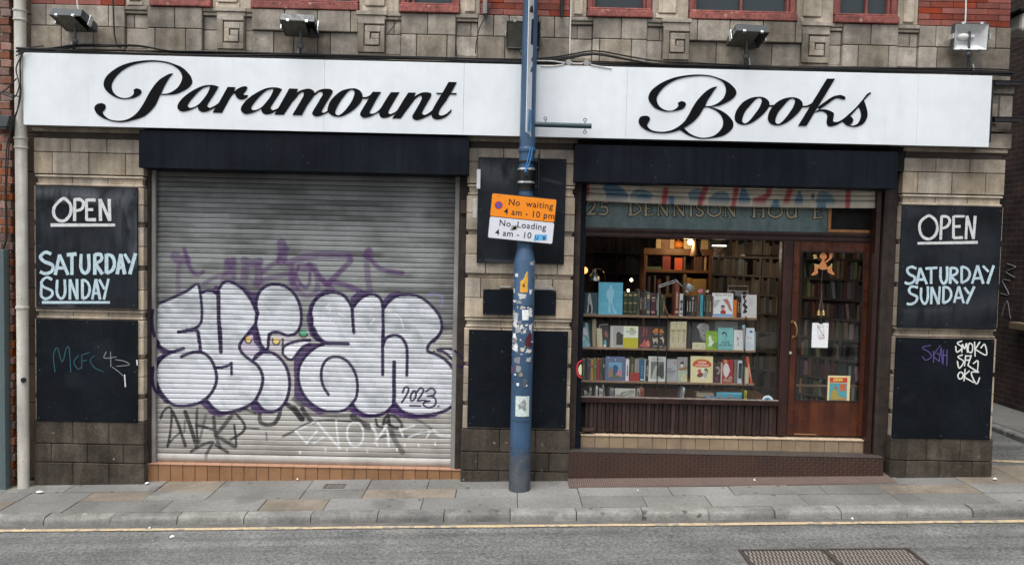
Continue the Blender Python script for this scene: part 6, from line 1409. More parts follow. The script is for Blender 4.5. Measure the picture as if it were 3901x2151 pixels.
# clamps, black sleeve and sign fixings above the plate
q = MB(); q.lathe([(RS + .001, zp(583)), (RS + .006, zp(580)), (RS + .006, zp(565)), (RS + .001, zp(562))], pX, pY, 36)
q.build('band_clamp', MT['polem'], pole, smoothf=True)
q = MB(); q.lathe([(RS + .0015, zp(722)), (RS + .004, zp(720)), (RS + .004, zp(646)), (RS + .0015, zp(642))], pX, pY, 36); q.build('black_sleeve', MT['cable'], pole, smoothf=True)
for v in (645, 695, 722, 618):
    q = MB(); q.lathe([(RS + .002, zp(v) - .011), (RS + .009, zp(v) - .009), (RS + .009, zp(v) + .009), (RS + .002, zp(v) + .011)], pX, pY, 36); q.build('band_clamp', MT['chrome'] if v in (645, 695) else MT['cable'], pole, smoothf=True)
q = MB(); p = P(2005, 668, pY - RS - .02); q.cyl((p[0], pY - RS - .03, p[2]), (p[0], pY - RS, p[2]), 0.016, n=14); q.box(p[0] - .03, p[0] + .03, pY - RS - .012, pY - RS + .01, p[2] - .05, p[2] + .05); q.build('clamp_bolt', MT['cable'], pole, bevel=0.004)
q = MB()
for k in range(2): q.tube([P(*zq6(*s), pY - RS - .02 - .01 * k) for s in ([(625,0),(600,110),(585,190),(600,215)], [(640,10),(625,100),(600,170),(575,215)])[k]], 0.006, n=6)
q.build('blue_cable_tie', M('blue_tape', (0.05, 0.22, 0.5), rough=0.4, bump=0), pole)
ST = [(493,1062,523,1102,(.7,.7,.68),.3), (470,1120,484,1150,(.8,.8,.8),.3), (478,1195,494,1240,(.55,.57,.6),.3), (612,1198,640,1250,(.75,.76,.76),.25), (617,968,650,1002,(.42,.45,.45),.2), (515,1232,592,1292,(.55,.55,.53),.25),
      (470,1292,508,1318,(.75,.73,.7),.3), (505,1295,550,1325,(.3,.31,.3),.2), (530,1335,585,1372,(.5,.47,.42),.25), (552,1375,606,1420,(.85,.84,.82),.05), (608,1360,640,1410,(.75,.75,.73),.3), (472,1400,520,1420,(.5,.52,.54),.3), (470,965,484,1050,(.75,.77,.8),.15), (640,1105,652,1150,(.05,.05,.06),.2), (575,1072,600,1092,(.7,.7,.72),.35)]
for a, b, c_, d, col, jg in ST:
    q = MB(); u0, v0 = zq6(a, b); u1, v1 = zq6(c_, d); patch(q, u0, v0, u1, v1, RB + .0012, jg); colour(q.build('sticker', MT['sticker'], pole), col)
ST7 = [(432,243,474,310,(.85,.86,.84),.04), (366,265,408,330,(.5,.5,.5),.3), (470,230,500,300,(.72,.72,.7),.3), (372,300,400,370,(.7,.7,.7),.35), (384,345,425,405,(.38,.38,.37),.3), (366,396,395,437,(.85,.86,.85),.2), (415,335,440,372,(.62,.63,.63),.35),
       (430,370,460,400,(.55,.56,.52),.35), (478,330,503,390,(.75,.76,.72),.35), (452,395,500,502,(.10,.018,.025),.15), (362,465,410,522,(.8,.8,.78),.3), (416,488,450,520,(.6,.56,.42),.25), (450,498,500,530,(.7,.7,.66),.3), (360,430,400,470,(.25,.25,.27),.3), (400,310,430,338,(.2,.22,.26),.2), (448,332,476,352,(.6,.66,.5),.35)]
for a, b, c_, d, col, jg in ST7:
    q = MB(); u0, v0 = zq7(a, b); u1, v1 = zq7(c_, d); patch(q, u0, v0, u1, v1, RB + .0014, jg); colour(q.build('sticker', MT['sticker'], pole), col)
sr = random.Random(21)
for k in range(34):
    a = sr.uniform(366, 492); b = sr.uniform(215, 530); w = sr.uniform(5, 17); h = sr.uniform(6, 20); g = sr.choice([.75, .7, .5, .3, .16, .82])
    q = MB(); u0, v0 = zq7(a, b); u1, v1 = zq7(a + w, b + h); patch(q, u0, v0, u1, v1, RB + .0017 + .0002 * (k % 5), .4); colour(q.build('sticker', MT['sticker'], pole), (g, g * .99, g * .96))
ST8 = [(378,552,420,598,(.22,.24,.27),.1), (386,605,428,655,(.26,.27,.28),.15), (452,552,494,592,(.4,.43,.44),.3), (407,646,440,690,(.28,.24,.17),.3), (378,663,392,678,(.7,.72,.74),.1), (391,722,412,745,(.8,.82,.82),.1), (426,690,470,760,(.09,.11,.14),.3), (455,735,468,748,(.6,.62,.64),.1), (350,610,366,670,(.55,.05,.06),.1), (387,810,478,947,(.62,.70,.67),.03)]
for a, b, c_, d, col, jg in ST8:
    q = MB(); u0, v0 = zq7(a, b); u1, v1 = zq7(c_, d); patch(q, u0, v0, u1, v1, RB + (.0105 if a > 370 else .002), jg); colour(q.build('sticker', MT['sticker'], pole), col)
q = MB(); u0, v0 = zq7(397, 835); u1, v1 = zq7(470, 912); patch(q, u0, v0, u1, v1, RB + .0118, .3); colour(q.build('sticker', MT['sticker'], pole), (.26, .28, .28))
q = MB(); u0, v0 = zq7(415, 850); u1, v1 = zq7(450, 880); patch(q, u0, v0, u1, v1, RB + .0126, .3); colour(q.build('sticker', MT['sticker'], pole), (.42, .45, .45))
# torn yellow number sticker
zy = pY - RB - .002
q = MB(); u0, v0 = zq6(537, 1050); u1, v1 = zq6(602, 1228)
patch(q, u0, v0, u1, v1, RB + .0015); 
for i, vv in enumerate(q.v):
    r_i, c_i = divmod(i, 7)
    if r_i >= 2: q.v[i] = tuple(np.array(vv) * 1.0 + (np.array([q.v[r_i * 7 + 6][0] - vv[0], 0, 0]) * (0.0, 0.0, 0.0, .38, .8)[r_i]))
colour(q.build('sticker', MT['sticker'], pole), (.72, .38, .05))
q = MB(); tv, tf = text_pts('4', .055, bold=.001); o = P(*zq6(565, 1185), zy - .002)
q.add([(o[0] + a, pY - math.sqrt(max(1e-6, (RB + .003) ** 2 - (o[0] + a - pX) ** 2)), o[2] + b) for a, b in tv], tf); q.build('number', MT['ink'], pole)

# banner arm with eyelets
ay = pY
q = MB(); a0, a1 = P(2032, 474, ay), P(2253, 481, ay); q.cyl(a0, a1, 0.025, n=20); arm = q.build('banner_arm', MT['darkteal'], pole, smoothf=True)
for (u, v) in ((2078, 452), (2229, 457), (2228, 503)):
    p = P(u, v, ay); q = MB(); q.tube([(p[0] + .015 * math.cos(t), p[1], p[2] + .015 * math.sin(t)) for t in np.linspace(0, 2 * math.pi, 13)], 0.0035, n=6, sm=0)
    q.cyl((p[0], p[1], p[2] - .012), (p[0], p[1], p[2] - .045), .004, n=8) if v < 480 else q.cyl((p[0], p[1], p[2] + .012), (p[0], p[1], p[2] + .045), .004, n=8)
    q.build('eyelet', MT['darkteal'], arm, smoothf=True)
# slim sign plate seen almost edge on, clamped to the column top
bs = thing('banner_plate', tuple(P(2022, 500, pY - 0.1)), 'tall narrow white plate with torn black print seen edge on upon the column', 'sign plate')
ang = R_(74); hw = 0.15
pc = P(2024, 250, pY - 0.10); ex = np.array([math.cos(ang), math.sin(ang), 0]); 
zb0 = Zf(2018, 512, pY - .1)
q = MB(); n_ = np.array([-ex[1], ex[0], 0]) * 0.003
def bp(s, z, off): return tuple(np.array([pc[0], pc[1], z]) + ex * s + n_ * off)
q.add([bp(-hw, zb0, 1), bp(hw, zb0, 1), bp(hw, 6.5, 1), bp(-hw, 6.5, 1), bp(-hw, zb0, -1), bp(hw, zb0, -1), bp(hw, 6.5, -1), bp(-hw, 6.5, -1)], [(0, 1, 2, 3), (4, 5, 6, 7), (0, 1, 5, 4), (1, 2, 6, 5), (2, 3, 7, 6), (3, 0, 4, 7)])
q.build('plate', MT['white'], bs, bevel=0.001)
q = MB()
for k, (s0, s1, va, vb) in enumerate(((-.06, .10, 60, 175), (-.12, .02, 20, 60), (-.02, .13, 200, 235), (-.05, .05, 250, 280), (.03, .13, 0, 45))):
    za, zb2 = Zf(2022, vb, pc[1]), Zf(2022, va, pc[1]); q.add([bp(s0, za, -1.5), bp(s1, za + .03, -1.5), bp(s1 - .03, zb2, -1.5), bp(s0 + .02, zb2 - .05, -1.5)], [(0, 1, 2, 3)])
q.build('torn_print', MT['ink'], bs)
for k, (s0, s1, va, vb, cc) in enumerate(((-.1, .06, 420, 505, (.08, .3, .55)), (-.02, .1, 470, 520, (.75, .8, .82)), (-.12, .0, 300, 318, (.8, .8, .8)))):
    za, zb2 = Zf(2020, vb, pc[1]), Zf(2020, va, pc[1]); q = MB(); q.add([bp(s0, za, -1.8), bp(s1, za, -1.8), bp(s1, zb2, -1.8), bp(s0 + .03, zb2, -1.8)], [(0, 1, 2, 3)]); colour(q.build('sticker', MT['sticker'], bs), cc)
q = MB(); q.box(pX - .02, pX + .02, pY - .1, pY - RS + .01, Zf(2020, 150, pY) - .02, Zf(2020, 150, pY) + .02); q.build('bracket', MT['steel'], bs)
# black plate edge on to the right
be = thing('small_plate', tuple(P(2054, 737, pY)), 'black sign plate seen exactly edge on right of the column clamps', 'sign plate')
a, b, c_, d = rect(2051, 583, 2056, 737, pY - .12); q = MB(); q.box(a, a + .004, pY - .14, pY + .2, c_, d); q.build('plate', MT['cable'], be, bevel=0.001)
q = MB()
for v in (612, 712): q.box(pX + RS - .01, a - .001, pY - .02, pY + .02, zp(v) - .012, zp(v) + .012)
q.build('bracket', MT['cable'], be, bevel=0.003)

# orange and white parking plate
sy = pY - RS - 0.03
pk = thing('parking_sign', tuple(P(1988, 832, sy)), 'tilted orange and white no waiting and no loading sign on the blue column', 'road sign')
c0, c1, c3 = (P(*zq6(*s), sy) for s in ((293, 381), (850, 437), (258, 770)))
ex = c1 - c0; wS = np.linalg.norm(ex); ex = ex / wS; ez = np.cross(np.array([0, 1, 0]), ex) * -1; ez = np.array([-ex[2], 0, ex[0]]); hS = abs((c0 - c3) @ ez)
skew = ((c3 - c0) @ ex) 
o0 = c0 - ez * hS + ex * skew * 0.55
def sp_(s, t, dy): return tuple(o0 + ex * s * wS + ez * t * hS + np.array([0, dy, 0]))
def rrect(s0, s1, t0, t1, r, dy, n=5):
    out = []; rs_, rt = r / wS, r / hS
    for cx, cy, a0 in ((s1 - rs_, t0 + rt, -90), (s1 - rs_, t1 - rt, 0), (s0 + rs_, t1 - rt, 90), (s0 + rs_, t0 + rt, 180)):
        for k in range(n): an = R_(a0 + 90 * k / (n - 1)); out.append(sp_(cx + rs_ * math.cos(an), cy + rt * math.sin(an), dy))
    return out
q = MB(); q.flat(rrect(0, 1, 0, 1, .022, 0), 0.004); q.build('backing_plate', MT['ink'], pk)
q = MB(); q.flat(rrect(.014, .986, .487, .975, .015, -.0012)); q.build('orange_panel', MT['orange'], pk)
q = MB(); q.flat(rrect(.012, .988, .018, .472, .015, -.0012)); q.build('white_panel', MT['signwhite'], pk)
for body, s, t, size in (('No  waiting', .605, .765, .080), ('4 am - 10 pm', .60, .555, .080), ('No  Loading', .515, .295, .080), ('4 am - 10 pm', .50, .085, .080)):
    q = MB(); add_text(q, body, size * 1.07, sp_(s, t, -.0022), ex, ez, 1.08, .0008); q.build('lettering', MT['ink'], pk)
def disc(s, t, r, dy, n=24): return [tuple(np.array(sp_(s, t, dy)) + ex * r * math.cos(2 * math.pi * k / n) + ez * r * math.sin(2 * math.pi * k / n)) for k in range(n)]
q = MB(); q.flat(disc(.125, .735, .039, -.002)); q.build('roundel_border', MT['red'], pk)
q = MB(); q.flat(disc(.125, .735, .031, -.0026)); q.build('roundel', MT['signblue'], pk)
q = MB(); q.flat([tuple(np.array(sp_(.125, .735, -.0031)) + ex * a + ez * b) for a, b in ((-.026, .018), (-.018, .026), (.026, -.018), (.018, -.026))]); q.build('roundel_bar', MT['red'], pk)
q = MB()
for s in (.10, .135): q.flat(disc(s, .93, .005, -.002, 8))
q.build('small_marks', M('brown_mark', (.12, .05, .02)), pk)
for (s0, s1, t0, t1, cc) in ((.33, .44, .22, .325, (.33, .32, .29)), (.36, .43, .235, .30, (.55, .53, .45)), (.70, .905, .055, .185, (.13, .42, .72))):
    q = MB(); q.flat([sp_(s0, t0 - .01, -.0027), sp_(s1, t0 + .03, -.0027), sp_(s1 - .01, t1 + .02, -.0027), sp_(s0 + .02, t1, -.0027)]); colour(q.build('sticker', MT['sticker'], pk), cc)
q = MB(); add_text(q, 'U   B', .05, sp_(.80, .085, -.0034), ex, ez, 1.0, .0012); q.build('sticker_scrawl', MT['ink'], pk)
q = MB(); q.box(pX - .03, pX + .03, sy + .005, pY - RS + .02, o0[2] + hS * .7, o0[2] + hS * .78); q.box(pX - .03, pX + .03, sy + .005, pY - RS + .02, o0[2] + hS * .2, o0[2] + hS * .28); q.build('bracket', MT['steel'], pk)
# ================================================================== window display
_c0 = colour
def colour(o, c): return _c0(o, c, 0.98)
BY = 0.31                                   # front line of the shelves
Z1, Z2, Z3, Z4 = zoom(2180, 880, 3.55), zoom(2580, 880, 3.55), zoom(2180, 1200, 4.176), zoom(2500, 1200, 4.176)
SHX0, SHX1 = X(2212, 1300, BY), X(2881, 1300, BY)
SHZ = {}
for nm, u, v0, v1, lab in ((1, 2550, 1203, 1212, 'top display shelf of pale wood behind the shop window'), (2, 2550, 1328, 1336, 'middle display shelf of pale wood behind the shop window'), (3, 2550, 1454, 1462, 'lowest display shelf of pale wood behind the shop window')):
    zt, zb = Zf(u, v0, BY), Zf(u, v1, BY); SHZ[nm] = zt
    q = MB(); q.box(SHX0, SHX1, BY, BY + 0.24, zb, zt); meta(q.build('display_shelf', MT['shelf'], bevel=0.004), lab, 'shelf')
SHZ[0] = Zf(2550, 1516, BY)
q = MB(); q.box(SHX0, m0 - 0.01, FY + 0.06, BY + 0.6, SHZ[0] - 0.03, SHZ[0] - 0.001); meta(q.build('window_bed', MT['case']), 'dark wooden bed of the window display', 'shelf')
for k, u in enumerate((2508, 2541, 2838)):
    q = MB(); a = X(u, 1300, BY - 0.012); q.cyl((a, BY - 0.012, SHZ[0]), (a, BY - 0.012, SHZ[1] + (0.02 if u > 2520 else 0.30)), 0.0055, n=8)
    meta(q.build('shelf_rod', MT['cable']), ['black shelf rod left of the cream set', 'black shelf rod touching the cream set', 'black shelf rod with the blue star'][k], 'rod')
for k, u in enumerate((2350, 2680)):
    q = MB(); a = X(u, 1300, BY + 0.2); q.box(a - .012, a + .012, BY + 0.245, BY + 0.265, SHZ[0], SHZ[1]); meta(q.build('shelf_upright', MT['cable']), ['dark shelf upright behind the left books', 'dark shelf upright behind the right books'][k], 'upright')

def book_mesh(w, h, d):
    """boards and spine (spine towards -Y), local, foot at the origin"""
    t = min(0.003, w * 0.15)
    q = MB(); q.box(-w / 2, -w / 2 + t, 0.002, d, 0, h); q.box(w / 2 - t, w / 2, 0.002, d, 0, h)
    n = 6; pts = [(-w / 2, .002)] + [(-w / 2 * math.cos(math.pi * k / n), .002 - min(.004, w * .18) * math.sin(math.pi * k / n)) for k in range(1, n)] + [(w / 2, .002)]
    vs = [(a, b, 0) for a, b in pts] + [(a, b, h) for a, b in pts] + [(a, b + .002, 0) for a, b in pts] + [(a, b + .002, h) for a, b in pts]; m = len(pts)
    fs = []
    for k in range(m - 1): fs += [(k, k + 1, m + k + 1, m + k), (2 * m + k, 2 * m + k + 1, 3 * m + k + 1, 3 * m + k), (m + k, m + k + 1, 3 * m + k + 1, 3 * m + k)]
    q.add(vs, fs)
    p = MB(); p.box(-w / 2 + t + .0003, w / 2 - t - .0003, 0.005, d - .004, .003, h - .004)
    return q, p
BOOKN = [0]
def spine(zm, a, b, c, d, col, label, shelf, tilt=0, dy=0.0, bands=None, group='books in the window display', titl=None, depth=0.15):
    Y = BY + 0.012 + dy
    x0, x1, z0, z1 = zrect(zm, a, b, c, d, Y)
    zz = SHZ[shelf]; w, h = max(0.008, x1 - x0 - 0.0012), z1 - zz
    t = thing('book', ((x0 + x1) / 2, Y, zz), label, 'book', group); t.rotation_euler = (0, R_(tilt), 0)
    q, p = book_mesh(w, h, depth); o = colour(q.build('cover', MT['book'], t, local=True), col); p.build('pages', MT['pages'], t, local=True)
    for (s0, s1, cc) in bands or []:
        q = MB(); q.box(-w * .36, w * .36, -min(.004, w * .18) - .0012, .001, h * s0, h * s1); colour(q.build('spine_label', MT['print'], o, local=True), cc)
    if titl:
        q = MB(); n = 7; r_ = random.Random(BOOKN[0])
        for k in range(n):
            z = h * (.25 + .5 * k / n); q.box(-w * .2, w * r_.uniform(.05, .25), -min(.004, w * .18) - .0014, .001, z, z + h * .04)
        colour(q.build('spine_title', MT['print'], o, local=True), titl)
    BOOKN[0] += 1
    return t
def face(zm, a, b, c, d, col, label, shelf, art=(), tilt=0, dy=0.0, group='books in the window display', depth=0.022, lean=4, free=False, name='book', cat='book'):
    Y = BY + 0.01 + dy
    x0, x1, z0, z1 = zrect(zm, a, b, c, d, Y); zz = z0 if free else SHZ[shelf]
    w, h = x1 - x0, z1 - zz
    t = thing(name, ((x0 + x1) / 2, Y, zz), label, cat, group); t.rotation_euler = (R_(-lean), R_(tilt), 0)
    q = MB(); q.box(-w / 2, w / 2, 0, .003, 0, h); q.box(-w / 2, w / 2, depth - .003, depth, 0, h); q.box(-w / 2, -w / 2 + .003, .0031, depth - .0031, 0, h)
    o = colour(q.build('cover', MT['book'], t, local=True), col)
    p = MB(); p.box(-w / 2 + .0033, w / 2 - .003, .0032, depth - .0032, .003, h - .003); p.build('pages', MT['pages'], t, local=True)
    for k, it in enumerate(art):
        q = MB(); y = -0.0006 - 0.0004 * k
        L = lambda s, r: ((s - .5) * w, y, r * h)
        kind, cc = it[0], it[1]
        if kind == 'r': s0, s1, r0, r1 = it[2]; q.add([L(s0, r0), L(s1, r0), L(s1, r1), L(s0, r1)], [(0, 1, 2, 3)])
        elif kind == 'p': q.flat([L(*p_) for p_ in (smooth(it[2], True, 4) if len(it) < 4 else it[2])])
        elif kind == 'e': cx, cy, rx, ry = it[2]; q.flat([L(cx + rx * math.cos(k_ * math.pi / 9), cy + ry * math.sin(k_ * math.pi / 9)) for k_ in range(18)])
        elif kind == 'l':
            for (s0, r0, s1, r1, th) in it[2]: 
                dx, dz = (s1 - s0) * w, (r1 - r0) * h; ln = math.hypot(dx, dz) + 1e-6; nx, nz = -dz / ln * th * w / 2, dx / ln * th * w / 2
                A_, B_ = L(s0, r0), L(s1, r1); q.add([(A_[0] - nx, y, A_[2] - nz), (B_[0] - nx, y, B_[2] - nz), (B_[0] + nx, y, B_[2] + nz), (A_[0] + nx, y, A_[2] + nz)], [(0, 1, 2, 3)])
        elif kind == 't': body, s, r, size = it[2]; add_text(q, body, size * w, L(s, r), (1, 0, 0), (0, 0, 1), 1.0, .0006)
        colour(q.build('cover_title' if kind == 't' else 'cover_picture', MT['print'], o, local=True), cc)
    BOOKN[0] += 1
    return t
GOLD = (0.35, 0.29, 0.13); PALE = (0.62, 0.6, 0.52); DK = (0.02, 0.02, 0.02); CRM = (0.62, 0.56, 0.40); WHT = (0.74, 0.75, 0.75)
# --- top shelf
face(Z1, 165, 830, 345, 1125, (.035, .07, .085), 'dark teal picture book with a pale standing figure, far left of top shelf', 1, [('p', (.42, .44, .44), [(.34,.95),(.44,.92),(.55,.6),(.62,.35),(.6,.05),(.5,.05),(.45,.3),(.3,.1),(.2,.1),(.28,.5),(.24,.7)]), ('p', (.02, .02, .025), [(.36,.45),(.5,.4),(.52,.1),(.34,.12)]), ('l', (.3, .33, .34), [(.05,.03,.9,.03,.05)])])
face(Z1, 357, 693, 685, 1128, (.13, .42, .58), 'large sky blue art book with a pale nude statue on its cover', 1, [('p', (.30, .58, .72), [(.48,.92),(.56,.9),(.57,.82),(.66,.74),(.62,.6),(.6,.5),(.66,.32),(.76,.06),(.66,.06),(.55,.3),(.5,.38),(.5,.08),(.42,.08),(.42,.42),(.34,.55),(.34,.72),(.42,.8)]), ('p', (.08, .30, .44), [(.58,.5),(.66,.32),(.74,.1),(.68,.2),(.6,.36)]), ('l', (.09, .34, .48), [(.0,.58,.34,.5,.02),(.64,.52,1,.55,.02)]), ('t', (.22, .52, .68), ('SCULPTURE', .5, .28, .17))])
GRN = (.030, .048, .028)
for i, (a, c) in enumerate(((690, 750), (752, 815), (817, 880))): spine(Z1, a, 828, c, 1137, GRN, ['leftmost of three matching dark green volumes beside the blue art book', 'middle one of the three matching dark green volumes', 'rightmost of the three matching dark green volumes'][i], 1, bands=[(.84, .93, GOLD), (.5, .56, GOLD), (.14, .17, GOLD)], titl=(.12, .13, .07))
for a, b, c, col, lab, bd, tt in ((882, 793, 914, (.11, .10, .085), 'grey brown spine just right of the dark green trio', None, DK), (916, 805, 943, (.022, .02, .022), 'thin black spine third right of the dark green trio', None, PALE), (945, 818, 969, (.10, .03, .04), 'thin maroon spine on top shelf left of the grey pair', None, GOLD), (971, 798, 1000, (.06, .062, .062), 'dark grey spine on top shelf beside the thin maroon one', None, PALE),
        (1002, 828, 1056, (.072, .09, .11), 'blue grey thick book with a yellow spine label', [(.72, .9, (.42, .36, .14)), (.1, .2, (.42, .36, .14))], None), (1064, 850, 1128, (.09, .025, .045), 'wide maroon book with pale bands left of the desk lamp', [(.8, .84, PALE), (.68, .7, PALE), (.12, .2, (.5, .3, .3))], None), (1130, 838, 1150, (.04, .04, .042), 'thin charcoal spine left of the pale green one', None, PALE), (1152, 853, 1188, (.33, .38, .33), 'pale grey green spine behind the lamp arm', None, None),
        (1192, 860, 1212, (.09, .1, .08), 'thin drab spine right of the pale grey green one', None, None), (1216, 878, 1262, (.055, .06, .025), 'dark olive book in the shade behind the lamp stem', None, GOLD)):
    spine(Z1, a, b, c, 1140, col, lab, 1, bands=bd, titl=tt)
spine(Z1, 1285, 880, 1312, 1145, (.16, .075, .04), 'brown book leaning steeply left on the top shelf', 1, tilt=-19)
for a, b, c, col, lab, bd, tt in ((1387, 705, 1448, (.19, .05, .03), 'tall rust red book, tallest on the top shelf', [(.1, .15, PALE)], CRM), (1452, 848, 1497, (.64, .66, .66), 'white spine with black marks on the top shelf', [(.6, .7, DK), (.3, .36, DK), (.1, .14, DK)], DK), (1500, 878, 1526, (.018, .018, .02), 'black spine right of the white one with marks', None, None), (1543, 872, 1574, (.022, .022, .022), 'first of two black spines under the silver lamp', None, PALE),
        (1576, 878, 1608, (.03, .03, .032), 'second of two black spines under the silver lamp', None, PALE), (1612, 880, 1646, (.10, .075, .055), 'mottled brown spine right of the black pair', [(.85, .93, CRM)], PALE), (1648, 873, 1690, (.045, .042, .04), 'dark spine with dotted ornament on top shelf', None, (.2, .19, .17)), (1692, 868, 1722, (.22, .10, .07), 'dusky pink brown spine below the pink flower', None, DK),
        (1730, 863, 1770, (.07, .36, .45), 'bright turquoise spine below the white flower', None, (.1, .2, .25)), (1772, 862, 1808, (.016, .028, .05), 'navy spine right of the turquoise one', None, (.15, .2, .3)), (1811, 868, 1846, (.10, .115, .045), 'olive green spine on the top shelf', None, GOLD), (1848, 870, 1884, (.10, .055, .075), 'plum spine left of the cartoon book', None, PALE), (1886, 880, 1910, (.13, .09, .06), 'thin tan spine touching the cartoon book', None, None)):
    spine(Z1, a, b, c, 1155, col, lab, 1, bands=bd, titl=tt)
face(Z2, 478, 838, 760, 1156, (.76, .77, .78), 'white picture book with a boy in red between two reptiles', 1, [('l', (.35, .08, .07), [(.12,.9,.18,.96,.03),(.18,.96,.24,.86,.03),(.28,.88,.34,.95,.03),(.36,.95,.44,.87,.03),(.5,.88,.56,.96,.03),(.6,.9,.7,.94,.04),(.74,.86,.8,.95,.03),(.84,.95,.9,.88,.03)]), ('p', (.45, .5, .48), [(.05,.55),(.2,.72),(.4,.68),(.3,.6),(.22,.45),(.1,.38)]), ('p', (.5, .2, .16), [(.5,.72),(.7,.76),(.82,.6),(.9,.4),(.95,.25),(.82,.3),(.72,.5),(.58,.64)]), ('p', (.42, .05, .05), [(.4,.15),(.42,.27),(.52,.3),(.63,.26),(.64,.14)]), ('e', (.55, .3, .24), (.5, .4, .1, .085)), ('p', (.03, .03, .035), [(.4,.44),(.48,.5),(.6,.46),(.58,.42),(.46,.43)]), ('r', (.25, .42, .66), (.02, .98, .03, .13))])
spine(Z2, 765, 932, 806, 1160, (.72, .19, .02), 'bright orange spine right of the cartoon book', 1)
spine(Z2, 812, 880, 838, 1158, (.035, .034, .036), 'dark spine right of the bright orange one', 1, titl=PALE); spine(Z2, 840, 890, 868, 1158, (.028, .028, .03), 'black spine touching the white book with torn black edge', 1, titl=PALE)
face(Z2, 872, 860, 1078, 1160, (.66, .62, .62), 'pale book with a black ragged pattern down its left side', 1, [('p', (.03, .03, .035), [(.05,.95),(.3,.97),(.22,.8),(.35,.72),(.25,.6),(.42,.45),(.3,.35),(.4,.25),(.2,.18),(.1,.22),(.2,.4),(.06,.55),(.18,.7)]), ('l', (.3, .28, .28), [(.48,.78,.7,.78,.02),(.48,.71,.82,.71,.02),(.48,.64,.75,.64,.02),(.48,.57,.8,.57,.02)]), ('l', (.5, .42, .42), [(.4,.12,.95,.12,.02)])])
# --- middle shelf
face(Z3, 150, 128, 290, 495, (.26, .52, .62), 'blue and white book leaning at the left end of the middle shelf', 2, [('p', (.75, .68, .72), [(.0,.5),(.2,.75),(.6,.8),(.8,.6),(.5,.4),(.3,.25)]), ('p', (.03, .08, .1), [(.0,.8),(.3,1),(.7,.95),(.5,.82)]), ('p', (.15, .38, .42), [(.3,.55),(.9,.35),(.98,.1),(.7,.25)])], tilt=-6)
spine(Z3, 282, 95, 302, 500, (.05, .048, .04), 'thin dark book leaning beside the blue and white one', 2, tilt=-5); spine(Z3, 305, 90, 322, 500, (.03, .028, .025), 'second thin dark book leaning left on the middle shelf', 2, tilt=-4, dy=.02)
spine(Z3, 325, 62, 392, 500, (.42, .35, .22), 'tall buff board book on the middle shelf', 2, tilt=-2, dy=.05, depth=.12)
spine(Z3, 405, 215, 492, 505, (.55, .47, .32), 'cream book leaning in front of the tall buff one', 2, tilt=-5)
face(Z3, 465, 142, 605, 512, (.035, .03, .035), 'dark cover with a pale edge leaning on the middle shelf', 2, [('l', (.6, .58, .55), [(.03,.02,.03,.98,.05),(.03,.98,1,.98,.04)]), ('p', (.1, .35, .42), [(.35,.25),(.6,.32),(.65,.1),(.45,.06)]), ('p', (.3, .1, .08), [(.5,.6),(.7,.7),(.9,.5),(.7,.4)]), ('r', (.7, .7, .68), (.3, .55, .0, .12))], tilt=-6, dy=.02)
face(Z3, 605, 170, 812, 517, (.40, .385, .37), 'grey book with a dark landscape photograph', 2, [('r', (.55, .53, .5), (.1, .22, .02, .98)), ('r', (.045, .038, .035), (.48, .98, .13, .72)), ('r', (.42, .43, .42), (.48, .98, .55, .8)), ('p', (.04, .036, .03), [(.5,.66),(.6,.74),(.75,.7),(.9,.62),(.98,.6),(.98,.54),(.5,.54)])])
face(Z3, 812, 175, 1052, 525, (.52, .45, .015), 'yellow book with a white upper half and grey lettering', 2, [('r', (.74, .76, .68), (.02, .99, .47, .99)), ('p', (.45, .46, .18), [(.4,.88),(.55,.94),(.75,.86),(.62,.78),(.48,.8)]), ('t', (.16, .19, .17), ('ROGER', .55, .70, .20)), ('t', (.16, .19, .17), ('DAY', .62, .6, .18))])
face(Z3, 1064, 180, 1262, 522, (.06, .02, .022), 'dark red cover with a glowing pink tent', 2, [('p', (.45, .09, .08), [(.05,.1),(.3,.25),(.45,.42),(.6,.3),(.75,.4),(.9,.12),(.6,.04)]), ('p', (.55, .22, .16), [(.6,.15),(.72,.38),(.85,.1)]), ('l', (.2, .06, .06), [(.35,.55,.4,.95,.15),(.6,.6,.62,.9,.1)])])
face(Z3, 1268, 190, 1470, 526, (.032, .026, .024), 'black book with orange hats and cream animals on its cover', 2, [('p', (.55, .16, .02), [(.05,.75),(.25,.92),(.5,.94),(.55,.78),(.5,.72)]), ('p', (.55, .16, .02), [(.58,.76),(.68,.92),(.78,.9),(.95,.76),(.7,.72)]), ('p', (.52, .46, .3), [(.02,.52),(.15,.45),(.45,.5),(.5,.3),(.42,.2),(.35,.34),(.2,.3),(.15,.18),(.1,.35)], 1), ('p', (.52, .46, .3), [(.62,.5),(.85,.55),(.98,.4),(.92,.22),(.8,.42)], 1), ('l', (.5, .42, .3), [(.2,.66,.5,.66,.05),(.62,.65,.8,.65,.04)]), ('l', (.25, .24, .22), [(.1,.1,.5,.12,.08),(.62,.08,.85,.1,.1)])])
for i, (a, c) in enumerate(((222, 315), (317, 398), (400, 482))): spine(Z4, a, 103, c, 524, (.60, .53, .36), ['leftmost of three cream gilt volumes', 'centre one of the three cream gilt volumes', 'rightmost of the three cream gilt volumes'][i], 2, bands=[(.64, .72, (.36, .29, .14)), (.04, .06, (.3, .24, .1)), (.95, .97, (.66, .62, .5))], titl=(.4, .33, .18))
spine(Z4, 492, 80, 512, 530, (.03, .027, .03), 'dark slipcase edge right of the cream set', 2, dy=.03); spine(Z4, 514, 130, 540, 530, (.09, .08, .085), 'grey spine in shade right of the cream set', 2, dy=.05); spine(Z4, 542, 190, 572, 530, (.022, .02, .028), 'black spine left of the portrait', 2, dy=.03)
